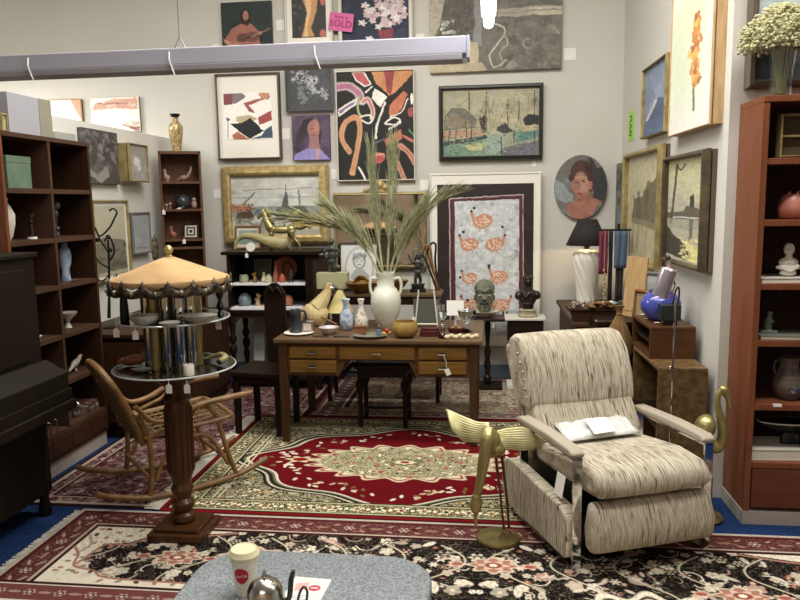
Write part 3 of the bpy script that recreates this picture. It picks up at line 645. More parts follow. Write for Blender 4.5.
leafy([(285, 410), (305, 470), (335, 540)], 'c46a4c', 12, 'dcae8c'); leafy([(320, 390), (360, 425), (385, 470)], 'c46a4c', 12, 'dcae8c'); A.poly([(330, 340), (384, 365), (384, 380), (335, 355)], 'c46a4c'); A.poly([(360, 312), (384, 340), (384, 350), (362, 330)], '4c8a5a'); A.ell(372, 240, 14, 24, 'a8444a'); A.ell(376, 180, 7, 24, 'e9e2d6')
hang('painting', 'large black canvas with colourful abstract face, orange leaves and lips', (336.5, 70, 415, 181), A, m_cream_f, 1.3, depth=.02)
# --- harbour (crop 430,70 x6)
A = Art((75, 118, 655, 518), 230, 'a29f7e'); A.mottle(90, 60, 26, 'b8ad8c', .4, .8, .8); A.mottle(60, 50, 27, 'a89a9a', .55, .85, .6, A.band(118, 260)); A.grad(330, 420, '8f9c86', .5)
A.poly([(85, 270), (130, 222), (215, 235), (280, 290), (275, 345), (85, 355)], '6b6a60'); A.poly([(90, 290), (130, 250), (200, 265), (250, 340), (90, 345)], '86765f'); A.rect(75, 355, 330, 400, 'b88a68', .8)
A.poly([(75, 440), (330, 410), (460, 520), (75, 520)], '6d8c74'); A.poly([(200, 450), (330, 430), (310, 480), (230, 478)], 'b9b878'); A.poly([(320, 400), (440, 390), (440, 470), (400, 510), (330, 505)], '8ea493'); A.poly([(500, 385), (650, 372), (650, 410), (520, 440)], '5d8a80')
A.poly([(290, 290), (335, 268), (335, 375), (312, 372)], '35352f'); A.poly([(405, 345), (450, 320), (500, 375), (450, 385), (400, 370)], '3d4440'); A.poly([(560, 300), (590, 275), (652, 280), (652, 335), (570, 340)], '2d2f2e'); A.poly([(335, 275), (440, 320), (360, 340)], 'a09a78')
A.poly([(75, 430), (220, 405), (345, 385), (345, 410), (80, 455)], '3c4a40'); A.poly([(430, 480), (520, 450), (655, 430), (655, 518), (430, 518)], '706a74'); A.poly([(545, 350), (640, 335), (640, 365), (560, 375)], 'b9ab7c')
for x, y0, y1 in ((235, 130, 240), (340, 135, 375), (465, 180, 385), (535, 200, 320), (625, 135, 275), (152, 350, 440), (110, 360, 445), (215, 300, 400), (245, 320, 400), (505, 370, 440), (430, 405, 510), (628, 370, 450)): A.line([(x, y0), (x, y1)], 6, '40392c')
for x, y, w_ in ((340, 180, 42), (465, 195, 40), (625, 165, 38)):
    for s in (-1, -.5, .5, 1): A.line([(x, y), (x+s*w_, y+100)], 3, '6b5f48')
A.line([(160, 220), (220, 170)], 4, '7a7458'); A.dabs(260, (80, 330, 650, 515), ['4b5f54', 'a9a882', '758e84', '3a443c', 'b0906c', '8f9a7c', '2e332c'], 9, 3, 128, (-20, 60), .7); A.dabs(90, (85, 240, 330, 350), ['5b5a4c', '8d8468', '74705a', '9c8c6c'], 12, 4, 129, (0, 70), .6); A.dabs(70, (330, 130, 650, 260), ['c5bb95', '9a9078', 'a8a080'], 24, 6, 130, (0, 40), .4)
[A.line([(x, y), (x+rs.uniform(-60, 60), y+rs.uniform(60, 150))], 2.2, '5c523e', .8) for x, y in [(rs.uniform(330, 640), rs.uniform(140, 220)) for _ in range(16)]]; A.dabs(40, (80, 350, 650, 515), ['4b5f54', 'a9a882', '758e84', '3a443c', 'b0906c'], 16, 5, 28, (0, 30), .55)
t = hang('framed_picture', 'black framed harbour painting of moored sailing boats', (439, 84.5, 543, 160), A, m_blackf, 4, depth=.035)
# --- gold frame estuary (crop 210,155 x6.15)
A = Art((130, 125, 690, 510), 210, 'c3c1b4'); A.grad(125, 330, 'ccd0cc', .6); A.mottle(110, 14, 30, '9a9c98', .55, .8, .8, A.band(185, 280)); A.line([(200, 218), (330, 212), (450, 214), (640, 208)], 5, '84867f'); A.line([(150, 262), (400, 268), (680, 262)], 3, 'a1a298')
A.poly([(130, 330), (680, 320), (680, 380), (130, 390)], '8f958e'); A.poly([(150, 400), (165, 365), (240, 335), (268, 380), (262, 405)], '5c4638'); A.dabs(40, (135, 310, 260, 345), ['9c5a38', 'b9784c', '5f4c3c'], 22, 7, 31); A.line([(200, 305), (280, 232)], 7, '4d4a48')
A.poly([(440, 330), (470, 235), (482, 235), (495, 330)], '5a5f5c'); A.line([(474, 190), (474, 250)], 4, '5a5f5c'); A.line([(553, 225), (560, 320)], 8, '5e625f'); A.poly([(420, 330), (600, 325), (620, 380), (400, 390)], '57594a'); A.poly([(280, 345), (330, 340), (330, 365), (270, 372)], '4d7391')
A.poly([(480, 410), (600, 375), (690, 400), (690, 460), (520, 450)], 'b59a3c'); A.dabs(60, (500, 370, 685, 460), ['b8963a', '86733a', 'c9b45e', '6b5c34'], 26, 8, 32); A.dabs(50, (140, 400, 480, 500), ['8a7c5c', 'a9a48c', '6c5a40', '7c8a84'], 34, 9, 33); A.poly([(130, 465), (690, 470), (690, 510), (130, 510)], 'a9a898')
hang('framed_picture', 'wide gold framed estuary landscape, behind the bronze horse', (223, 165.5, 329.5, 244), A, m_gold, 9, depth=.05)
# --- oval portrait (crop 540,145 x6)
A = Art((82, 58, 408, 442), 150, '6d6a66'); A.mottle(80, 80, 35, '7d817e'); A.poly([(300, 60), (408, 100), (408, 360), (330, 320), (320, 180)], '3a3a3a'); A.poly([(82, 200), (140, 230), (180, 300), (190, 360), (120, 370), (82, 300)], '8a9494')
A.ell(240, 160, 92, 72, '4a302c'); A.ell(280, 210, 60, 80, '4a2f2b'); A.poly([(215, 300), (300, 270), (310, 320), (400, 350), (370, 420), (240, 445), (150, 425), (130, 380), (200, 350)], 'a86a54'); A.poly([(230, 300), (290, 290), (300, 350), (240, 360)], 'b4745c')
A.ell(243, 225, 60, 88, 'b98068'); A.poly([(300, 215), (320, 210), (315, 260), (300, 265)], 'b0705c'); A.ell(215, 210, 30, 70, 'a26a58', 0, .6); A.ell(243, 152, 68, 30, '50332e'); A.ell(210, 215, 17, 6, '4b3430'); A.ell(262, 208, 17, 6, '4b3430'); A.line([(190, 200), (225, 196)], 5, '4a3029'); A.line([(245, 192), (282, 192)], 5, '4a3029')
A.line([(234, 210), (226, 255), (242, 260)], 6, '8c5848'); A.ell(200, 250, 22, 60, '9a6250', 0, .5, soft=.8); A.ell(240, 180, 40, 22, 'c99478', 0, .6, soft=.8); A.ell(236, 290, 19, 8, '9a4138'); A.ell(262, 245, 20, 25, 'c8927a', 0, .6); A.ell(235, 330, 22, 10, '8f5848', 0, .6); A.ell(280, 320, 60, 26, '8a5444', 20, .6, soft=.8); A.ell(210, 400, 70, 30, '9a604c', 0, .6, soft=.9); A.ell(330, 395, 50, 25, 'b87c64', 0, .5, soft=.9); A.ell(225, 120, 60, 26, '5d3a34', -10, .6, soft=.8); A.ell(300, 110, 30, 40, '3d2624', 0, .7, soft=.8)
hang('oval_painting', 'oval portrait of a bare shouldered person with dark red hair', (554.5, 155, 607, 219), A, off=.03, shape='oval', edge='4f4238')
# --- batik with birds (crop 425,165 x3.53)
A = Art((38, 50, 382, 590), 260, '2a201e'); A.mottle(40, 40, 36, '35292a'); A.poly([(80, 98), (345, 86), (352, 590), (82, 590)], 'b9a79c'); A.poly([(84, 102), (342, 90), (348, 590), (86, 590)], '58262e'); A.poly([(100, 110), (330, 104), (332, 590), (104, 590)], 'c3c6c6')
m_ = ((A.X > 104) & (A.X < 329) & (A.Y > 112)).astype(np.float32); A.mottle(22, 20, 37, '8d9396', .55, .85, .8, m_); A.mottle(12, 9, 38, 'dfe1df', .5, .8, .8, m_); A.mottle(10, 10, 39, '6f7478', .75, .95, .7, m_)
def bird(cx, cy, s, neck):
    A.ell(cx, cy, 34*s, 24*s, 'c98560', -12); 
    rs = random.Random(int(cx))
    A.line([(cx-28*s*neck, cy), (cx-34*s*neck, cy-20*s), (cx-38*s*neck, cy-34*s)], 10*s, 'c98560', curve=True)
    for _ in range(50):
        a = rs.uniform(0, 6.28); q = math.sqrt(rs.random())*.9; A.ell(cx+q*30*s*math.cos(a), cy+q*21*s*math.sin(a), 2.4, 2, 'e8cdb2')
    A.ell(cx-38*s*neck, cy-34*s, 4, 5, '3a3a40'); A.line([(cx-8, cy+22*s), (cx-10, cy+34*s)], 2.5, 'b9785a'); A.line([(cx+10, cy+22*s), (cx+10, cy+34*s)], 2.5, 'b9785a')
for a in ((200, 180, 1.05, 1), (155, 262, .95, 1), (243, 262, .95, -1), (155, 383, .8, 1), (260, 378, .95, 1), (160, 480, .95, 1), (265, 480, .95, -1)): bird(*a)
for x, y in ((170, 133), (272, 200), (132, 218), (224, 338), (120, 380), (145, 462)): A.ell(x, y, 5, 5, '22222a')
for x in (276, 290): A.ell(x, 512, 4, 13, '2a2a30')
x0, y0, x1, y1 = 430, 172.5, 541, 346
t = hang('large_print', 'tall batik of orange spotted birds on dark cloth, mounted on white, leaning on wall', (x0, y0, x1, y1), A, m_cream_f, 2.0, m_mat, 5.5, Y=YB-.10, off=.026, depth=.012, tilt=R(-1.5), moff=(9, 9))
# --- posters over the partition, overexposure put into their pale colours
A = Art((205, 395, 330, 470), 60, 'e8e2d4'); A.poly([(290, 395), (330, 395), (330, 470), (312, 440)], 'c79572'); A.line([(222, 428), (280, 424)], 5, 'b9b0a2'); A.line([(215, 440), (285, 436)], 3, 'c5bfae')
hang('poster', 'pale poster with an orange corner, left of the sunset poster', (49, 99, 82, 122), A, m_pale_wood, .8, mat=m_print, depth=.012)
A = Art((363, 390, 560, 527), 80, 'eedfcc'); A.poly([(370, 440), (380, 410), (450, 395), (555, 392), (555, 440), (460, 430)], 'c9937a'); A.rect(395, 408, 520, 414, '9a5c4c'); A.poly([(480, 500), (520, 488), (560, 490), (560, 527), (545, 525)], '8f4f3c'); A.mottle(40, 14, 41, 'f4ead8', .5, .8, .7)
hang('poster', 'poster with pink orange sky, painted pale as if overexposed, highest on the far left', (90.5, 97, 140, 132), A, m_cream_f, .6, mat=m_print, depth=.01)
# --- the pictures hung on the right hand wall
A = Art((0, 0, 100, 125), 70, '7d8ba6'); A.mottle(30, 25, 43, '9aa4b8', .4, .8, .8); A.poly([(0, 98), (60, 60), (100, 70), (100, 98)], '52607e'); A.poly([(5, 92), (50, 62), (60, 64), (15, 96)], 'c5c2ba'); A.rect(0, 96, 100, 125, '596a8e'); A.mottle(30, 6, 44, '7c8db0', .5, .8, .6, A.band(96, 125))
hang('framed_picture', 'small blue seascape with sail in thin gold frame, high on right wall', (645, 62, 669, 135), A, m_gold_pale, 1.6, where='right', depth=.03, off=.03)
A = Art((0, 0, 100, 190), 120, 'e9e8dc'); A.ell(42, 70, 55, 85, 'c6d4a0', 0, .6, soft=.9); A.ell(62, 30, 30, 40, 'd6dca8', 0, .7, soft=.9); rs = random.Random(9)
A.line([(60, 130), (62, 165)], 5, '6f7d5a')
for i in range(70):
    y = rs.uniform(48, 135); x = 62+rs.gauss(0, 5.5*(1.1-abs(y-92)/70)); A.ell(x, y, 5.5, 7, rs.choice(['d8a23a', 'c97a34', 'e0b94a', 'b4562c', 'd68a3c']), rs.uniform(0, 180), .9, lobes=3, depth=.2)
hang('framed_picture', 'large pale watercolour of an upright orange yellow flower, right wall', (672, -20, 714, 130), A, m_pale_wood, 1.5, where='right', depth=.012, off=.06, side=m_pale_wood)
A = Art((0, 0, 130, 150), 130, 'aaa17c'); A.grad(90, 0, 'b5ae92', .7); A.mottle(30, 25, 46, 'b8ae88', .4, .8, .7); A.poly([(20, 85), (30, 60), (60, 58), (80, 35), (95, 40), (130, 20), (130, 95), (20, 92)], '6b6448'); A.mottle(8, 14, 47, '4e4834', .5, .8, .8, ((A.Y > 50) & (A.Y < 92) & (A.X > 40)).astype(np.float32)); A.poly([(20, 88), (130, 94), (130, 104), (20, 96)], '7d7456'); A.mottle(5, 30, 48, '827a58', .4, .8, .7, A.band(95, 150)); A.rect(25, 55, 28, 90, '55503a')
A.a *= 1.25; hang('framed_picture', 'wide gilt framed misty lake landscape, left of the dark framed one', (627, 149, 664, 268), A, m_gold_pale, 5.5, where='right', depth=.05, off=.03)
A = Art((285, 35, 430, 425), 120, 'a5a189'); A.grad(200, 40, 'c8c48c', .8); A.mottle(50, 40, 50, 'b8b888', .4, .8, .7, A.band(35, 200)); A.poly([(285, 240), (430, 225), (430, 262), (285, 265)], '5e5a4a'); A.poly([(372, 180), (385, 165), (392, 240), (372, 245)], '3c3a30'); A.poly([(345, 245), (360, 212), (420, 225), (425, 262), (340, 262)], '5b5646')
A.line([(318, 55), (312, 150), (300, 280)], 9, '4a4636', curve=True); A.line([(318, 55), (335, 75), (350, 55)], 6, '4a4636', curve=True); A.poly([(285, 290), (315, 330), (350, 345), (380, 400), (370, 418), (285, 405)], '3f3c2f'); A.rect(285, 262, 430, 300, '8f8d78', .6); A.poly([(372, 262), (388, 262), (384, 350), (374, 340)], '6c6a58')
A.poly([(335, 330), (360, 345), (410, 365), (430, 400), (430, 425), (370, 415), (385, 395), (360, 360)], 'd9cf84'); A.dabs(60, (345, 335, 428, 420), ['e0d890', 'c9be6c', 'b5ad70'], 8, 4, 51); A.line([(310, 258), (340, 256), (420, 256)], 4, 'c5c4b4')
A.a *= 1.2; t = hang('framed_picture', 'dark wood framed sunset over water with bare tree, right wall', (667, 153, 709, 268), A, m_darkwood_f, 5, where='right', depth=.045, off=.035)
A = Art((0, 0, 30, 150), 30, '6b6a5e'); A.mottle(12, 20, 53, '8d8a78', .4, .8); A.mottle(10, 14, 54, '3d4038', .5, .8); A.rect(12, 90, 20, 150, '7b8894')
hang('narrow_painting', 'narrow grey green unframed canvas in the room corner', (617, 163, 626, 243), A, where='right', off=.03)
# --- jog wall picture
A = Art((0, 0, 220, 260), 120, '9fb0b8'); A.mottle(60, 40, 56, 'bfc6c4', .4, .8); A.rect(0, 180, 220, 260, '4c5a5c'); A.mottle(30, 12, 57, '2f3a3c', .5, .8, .8, A.band(185, 260))
hang('framed_picture', 'brass framed seascape behind the dried flowers', (748, -55, 838, 88), A, m_bronze, 9, Y=3.96, off=.028, depth=.04); 
# --- left partition pictures
A = Art((117, 148, 291, 330), 80, '4a4542'); A.mottle(25, 25, 58, '686260', .5, .85); A.poly([(130, 270), (175, 300), (225, 265), (235, 300), (190, 325), (135, 300)], '908a84'); A.ell(195, 220, 14, 30, '77726e'); A.dabs(60, (125, 160, 285, 260), ['6f6a66', '2f2b29', '847e78'], 12, 6, 59, op=.6)
hang('dark_etching', 'unframed dark grey print, top left of the partition wall', (82.5, 130.5, 117, 184), A, where='left', off=.03, mat=m_print, edge='3a3634')
A = Art((0, 0, 60, 120), 50, '9a968c'); A.mottle(20, 20, 60, 'aaa69c'); A.ell(24, 55, 11, 15, 'd4d0c8'); A.ell(32, 75, 6, 12, 'd4d0c8')
hang('box_frame', 'deep gold sided box frame holding a pale relief', (128, 144, 147, 182), A, m_gold_pale, 1.4, where='left', off=.10, depth=.02, side=m_gold_pale)
o = C.objects[-1]
A = Art((375, 232, 480, 455), 80, 'b3ab90'); A.grad(340, 232, 'c2bb9f', .8); A.poly([(375, 350), (400, 330), (475, 345), (478, 440), (375, 445)], '7b7764'); A.mottle(14, 12, 62, '4f4c3e', .45, .75, .8, A.band(350, 440))
hang('framed_picture', 'large faded landscape print in pale frame behind the iron candelabra', (92, 200, 128, 281), A, m_gold_pale, 1.8, m_mat, 4, where='left', off=.03)
A = Art((0, 0, 40, 80), 40, '9a9c9e'); A.mottle(15, 15, 63, 'a9abac')
hang('framed_picture', 'small grey framed drawing, right of the landscape print', (131, 212, 149.5, 254), A, m_silverf, 1.8, M('grey_mount', 'a3a19c', .7), 4.5, where='left', off=.045, depth=.02)
A = Art((0, 0, 40, 30), 30, 'a8a69c'); A.mottle(12, 12, 64, '8c8a80')
hang('small_picture', 'small pale picture just above the left bookcase corner', (55, 133, 74, 141), A, where='left', off=.03, mat=m_print)
# --- price cards
for (x, y, w_, h_, lb) in ((217.5, 194, 8, 9, 'white card left of the gold framed estuary picture'), (280, 25, 8, 10, 'white card right of the guitarist canvas'), (286, 134, 8, 11, 'white card right of the abstract print'),
    (334, 174, 6, 10, 'white card right of the gold framed estuary picture'), (420, 37.5, 8, 7, 'white card left of the large grey canvas'), (570, 54, 11, 11, 'white card right of the large grey canvas'),
    (424.5, 185, 9, 10, 'white card upper left of the batik print'), (534, 164, 4, 5, 'tiny white card under the harbour painting'), (216, 46, 7, 3.5, 'white card low left of the guitarist canvas')):
    card(x, y, w_, h_, lb)
card(642, 131, 4, 15, 'white card on right wall beside the blue seascape', 'right')
p = WR(631.5, 126); s = p.y/F
t = thing('wall_sticker', 'bright green sticker with a written number on right wall', 'sticker', (p.x-.003, p.y, p.z), RZR)
mk('paper', B().box(-.1, -.001, -.12, .1, .002, .12), M('green_paper', '9fd05a', .7), t, smooth=False)
b = B()
for z, seg in ((.06, [(0, 1), (1, 1), (1, 0), (0, 0)]), (0, [(0, 1), (1, .5), (0, 0)]), (-.06, [(0, 1), (1, 1), (0, 0), (1, 0)])): b.tube([(-.03+.06*u, -.003, z-.02+.04*v) for u, v in seg], .0045, 5)
mk('handwriting', b, M('ink', '1c2a1a', .7), t)
# pink SOLD tag
def text_obj(name, s, size, mat, parent, loc, rot=(R(90), 0, 0), align='CENTER', ext=.0006, sx=1):
    cu = bpy.data.curves.new(name, 'FONT'); cu.body = s; cu.size = size; cu.extrude = ext; cu.align_x = align; cu.align_y = 'CENTER'; cu.resolution_u = 2
    o = bpy.data.objects.new(name, cu); C.objects.link(o)
    dg = bpy.context.evaluated_depsgraph_get(); me = bpy.data.meshes.new_from_object(o.evaluated_get(dg)); bpy.data.objects.remove(o)
    o = bpy.data.objects.new(name, me); C.objects.link(o); me.materials.clear(); me.materials.append(mat); o.parent = parent; o.location = loc; o.rotation_euler = rot; o.scale = (sx, 1, 1); return o
p = PY(341, 22, YB-.06); s = p.y/F
t = thing('sold_tag', 'bright pink tag with handwritten word SOLD between two pictures', 'tag', p, rot=(0, R(8), 0))
mk('paper', B().box(-12*s, -.001, -8.5*s, 12*s, .002, 8.5*s), M('pink_paper', 'd06a9c', .7), t, smooth=False)
mp_ = M('magenta_ink', '8a1048', .7)
text_obj('lettering', 'SOLD', 9*s, mp_, t, (0, -.003, -2*s)); text_obj('small_lettering', 'Item is', 5*s, mp_, t, (0, -.003, 4.5*s))
# --- mirror with gilt crest
m_mirror = M('mirror_glass', 'd8d8d4', .03, metal=1.0)
TL, BR = PY(333, 193, YB-.05), PY(427, 268, YB-.05); w_, h_ = BR.x-TL.x, TL.z-BR.z; s = TL.y/F
t = thing('wall_mirror', 'rectangular wall mirror in muted gilt frame with carved crest, behind the palm fronds', 'mirror', ((TL.x+BR.x)/2, YB-.035, BR.z))
mk('frame', frame_b(w_-.05, h_-.05, .025, .035, z0=.025), m_gold_pale, t, smooth=False)
mk('mirror_glass', B().box(-w_/2+.02, -.004, .02, w_/2-.02, .004, h_-.02), m_mirror, t, smooth=False)
mk('backing', B().box(-w_/2+.005, .005, .005, w_/2-.005, .03, h_-.005), m_backing, t, smooth=False)
b = B(); cx = 0; z = h_
b.prism([(-.16, z), (-.14, z+.03), (-.08, z+.035), (-.07, z+.07), (-.035, z+.1), (0, z+.11), (.035, z+.1), (.07, z+.07), (.08, z+.035), (.14, z+.03), (.16, z)], -.03, .0)
for x, zz, r in ((0, .07, .04), (-.06, .04, .025), (.06, .04, .025), (-.11, .022, .02), (.11, .022, .02)): b.ell((x, -.03, z+zz), (r, .02, r))
mk('crest', b, m_gold, t)
# ================================================================== furniture
w_desk = wood('desk_oak', '46301b', '5c4226', .4, 'x'); w_desk_leg = wood('desk_leg_wood', '3b2817', '4f351f', .45); w_top = wood('desk_top_wood', '54402d', '6e573f', .35, 'x')
w_drawer = wood('drawer_oak', '66491f', '7d5c2b', .4, 'x'); w_dark = wood('dark_stained_wood', '19110b', '261a11', .4, bump=.04); w_mah = wood('mahogany_shelf_wood', '6a3c26', '7c4a31', .42, bump=.03)
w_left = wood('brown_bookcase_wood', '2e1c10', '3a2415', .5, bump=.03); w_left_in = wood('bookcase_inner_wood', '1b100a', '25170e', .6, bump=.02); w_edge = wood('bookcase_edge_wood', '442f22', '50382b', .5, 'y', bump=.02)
w_piano = wood('near_black_wood', '140d06', '1d1309', .65, bump=.03); w_walnut = wood('walnut', '452c19', '573a22', .35, 'x'); w_base = wood('turned_walnut', '3a2313', '56351c', .35, coat=.2)
m_burl = M('burl_laminate', '4a3621', .35, col2='7f6642', scale=24, detail=8, ramp=(.3, .7)); m_brass = M('polished_brass', 'b5a874', .38, metal=.75, col2='978a58', scale=8, bump=.05, bscale=40); m_brass_dull = M('aged_brass', '9c8f5c', .42, metal=.85, col2='7c7042', scale=14, bump=.12, bscale=60)
m_chrome = M('chrome', 'c9c9c9', .08, metal=1.0); m_steel = M('mirrored_tube', 'c2bda9', .1, metal=1.0); m_black = M('black_satin', '151413', .35); m_iron = M('wrought_iron', '2a241e', .5, metal=.6)
m_rattan = M('rattan_cane', '8f6c42', .45, col2='6f512e', scale=20); m_wicker = M('woven_cane', '7f6540', .7, col2='54401f', scale=60, bump=.4, bscale=150)
m_plinth = M('pale_plinth', 'a39a90', .7); m_glass = M('clear_glass', 'e8f0ee', .04, trans=1.0, ior=1.45); m_glass_dark = M('smoked_glass_disc', '141615', .1, trans=.0, metal=.1)
m_handle = M('dull_metal_handle', '6d6557', .35, metal=.9); m_cloth_cream = M('shade_cloth', 'bd9a6c', .85, col2='ac8a5e', scale=8, bump=.1, bscale=200)
# --- writing desk
DT = .73
t = thing('writing_desk', 'wide oak pedestal writing desk with small drawers, covered in bric-a-brac', 'desk', (-.745, 4.69, .01)); W_ = 1.36; D_ = .80
mk('desktop', B().box(-W_/2-.03, -.02, DT-.03, W_/2+.03, D_+.02, DT), w_top, t, smooth=False, bevel=.008)
for sx in (-1, 1):
    for y in (0, D_-.06):
        x = sx*(W_/2-.03); b = B().prism([(x-.032, DT-.03), (x+.032, DT-.03), (x+.025, 0), (x-.025, 0)], y, y+.055); mk('leg', b, w_desk_leg, t, smooth=False, bevel=.004)
dz = .475
for sx, nm in ((-1, 'pedestal'), (1, 'pedestal')):
    x0, x1 = (-W_/2+.065, -W_/2+.41) if sx < 0 else (W_/2-.41, W_/2-.065)
    mk(nm, B().box(x0, .012, dz, x1, D_-.05, DT-.03), w_desk, t, smooth=False)
    for z0, z1 in ((DT-.135, DT-.055), (dz+.02, DT-.15)):
        dr = mk('drawer', B().box(x0+.012, .0, z0, x1-.012, .03, z1), w_drawer, t, smooth=False, bevel=.004)
        zc = (z0+z1)/2; xc = (x0+x1)/2
        mk('handle', B().box(xc-.02, -.004, zc-.012, xc+.02, .002, zc+.012).tube([(xc-.03, -.004, zc+.004), (xc-.026, -.02, zc-.004), (xc+.026, -.02, zc-.004), (xc+.03, -.004, zc+.004)], .0045, 6), m_handle, dr)
mk('frieze', B().box(-W_/2+.06, .014, DT-.15, W_/2-.06, D_-.04, DT-.03), w_desk, t, smooth=False)
dr = mk('drawer', B().box(-W_/2+.425, .002, DT-.14, W_/2-.425, .03, DT-.052), w_drawer, t, smooth=False, bevel=.004)
mk('handle', B().tube([(-.035, 0, DT-.092), (-.03, -.016, DT-.1), (.03, -.016, DT-.1), (.035, 0, DT-.092)], .0045, 6), m_handle, dr)
mk('bracket', B().prism([(-W_/2+.41, DT-.15), (-W_/2+.41, DT-.27), (-W_/2+.46, DT-.17), (-W_/2+.50, DT-.15)], .02, .04), w_desk, t, smooth=False)
mk('bracket', B().prism([(W_/2-.41, DT-.15), (W_/2-.41, DT-.27), (W_/2-.46, DT-.17), (W_/2-.50, DT-.15)], .02, .04), w_desk, t, smooth=False)
x = W_/2-.23
tg = mk('price_tag', B().cbox((x+.03, -.03, DT-.21), (.032, .002, .045), (0, R(-25), 0)), m_card, t, smooth=False); mk('string', B().tube([(x, -.02, DT-.1), (x+.02, -.028, DT-.14), (x+.022, -.03, DT-.185)], .0015, 5), m_card, tg)
# --- hall chair, tall plank back
t = thing('hall_chair', 'dark wooden hall chair with tall narrow plank back, left of the desk', 'chair', (-1.60, 4.98, .01), R(-8))
mk('seat', B().box(-.21, -.19, .43, .19, .2, .462), w_dark, t, smooth=False, bevel=.006)
mk('seat_rail', B().box(-.19, -.17, .38, .17, .18, .43), w_dark, t, smooth=False)
for x in (-.17, .15):
    for y in (-.15, .16): mk('leg', B().prism([(x-.022, .38), (x+.022, .38), (x+.018, 0), (x-.018, 0)], y-.02, y+.02), w_dark, t, smooth=False, bevel=.003)
b = B().prism([(-.065, .46), (.065, .46), (.085, .75), (.085, .98), (.06, 1.03), (.02, 1.06), (-.02, 1.06), (-.06, 1.03), (-.085, .98), (-.085, .75)], .165, .19)
mk('backrest', b, w_dark, t, smooth=False, bevel=.004, loc=(.0, .0, 0), rot=(R(0), 0, 0))
mk('carved_crest', B().tube(crom([(-.06, .16, .98), (-.03, .155, 1.03), (0, .15, 1.0), (.03, .155, 1.03), (.06, .16, .98)], 5), .008, 8), w_dark, t)
# --- stool at the desk
t = thing('desk_stool', 'dark open stool with turned legs pushed under the desk', 'stool', (-.765, 5.18, .01))
mk('seat', B().box(-.21, -.16, .44, .21, .17, .49), w_dark, t, bevel=.02, seg=3)
mk('apron', B().box(-.18, -.14, .38, .18, .14, .44), w_dark, t, smooth=False)
for x in (-.165, .165):
    for y in (-.12, .13):
        mk('leg', B().lathe([(.014, 0), (.016, .02), (.02, .05), (.016, .08), (.018, .2), (.016, .26), (.03, .29), (.033, .315), (.03, .34), (.016, .36), (.02, .44)], 12, (x, y, 0)), w_dark, t)
mk('stretcher', B().box(-.16, .12, .07, .16, .14, .09).box(-.17, -.12, .07, -.155, .13, .09).box(.155, -.12, .07, .17, .13, .09), w_dark, t, smooth=False)
mk('seat_rail', B().tube([(.2, -.14, .49), (.24, -.17, .43), (.25, -.17, .39)], .014, 8).tube([(-.2, -.14, .49), (-.26, -.17, .43), (-.29, -.17, .38)], .018, 8), w_dark, t)
# --- recliner
tw_f = tweed('tweed_upholstery', (125, 8, 8)); tw_s = tweed('tweed_side_panel', (8, 125, 8)); tw_arm = M('arm_vinyl', 'a59a88', .6, bump=.1)
RA = R(22); rc = Vector((.66, 3.33, .01)); t = thing('recliner', 'reclining armchair in oatmeal flecked tweed with chrome arm supports', 'armchair', rc, RA)
def cushion(name, outline, x0, x1, mat, r=.04, seg=4, bulge=.0, sub=False, parent=None):
    """outline in (y, z), extruded along x"""
    b = B(); n = len(outline); NX = 7; vs = []
    for i in range(NX):
        u = i/(NX-1); x = x0+(x1-x0)*u; q = 1+bulge*math.sin(math.pi*u)
        cy = sum(p[0] for p in outline)/n; cz = sum(p[1] for p in outline)/n
        for y, z in outline: vs.append((x, cy+(y-cy)*q, cz+(z-cz)*q))
    fs = [tuple(range(n)), tuple(range((NX-1)*n, NX*n))[::-1]]
    for i in range(NX-1):
        for k in range(n): fs.append((i*n+k, i*n+(k+1) % n, (i+1)*n+(k+1) % n, (i+1)*n+k))
    b.add(vs, fs); return mk(name, b, mat, parent or t, bevel=r, seg=seg, ang=60)
def qbez(pts): return [(p.x, p.y) for p in crom([(a, b, 0) for a, b in pts], 4)]
# seat cushion
cushion('seat_cushion', [(-.20, .345), (-.22, .41), (-.17, .465), (0, .475), (.2, .45), (.42, .42), (.42, .32), (.0, .33)], -.285, .285, tw_f, .035, 4, .03)
# footrest
cushion('footrest', [(-.16, .085), (-.225, .12), (-.235, .21), (-.19, .315), (-.13, .325), (-.10, .20), (-.115, .10)], -.30, .30, tw_f, .03, 4, .02)
mk('footrest_bracket', B().box(-.22, -.13, .2, -.19, .1, .23).box(.19, -.13, .2, .22, .1, .23), m_black, t, smooth=False)
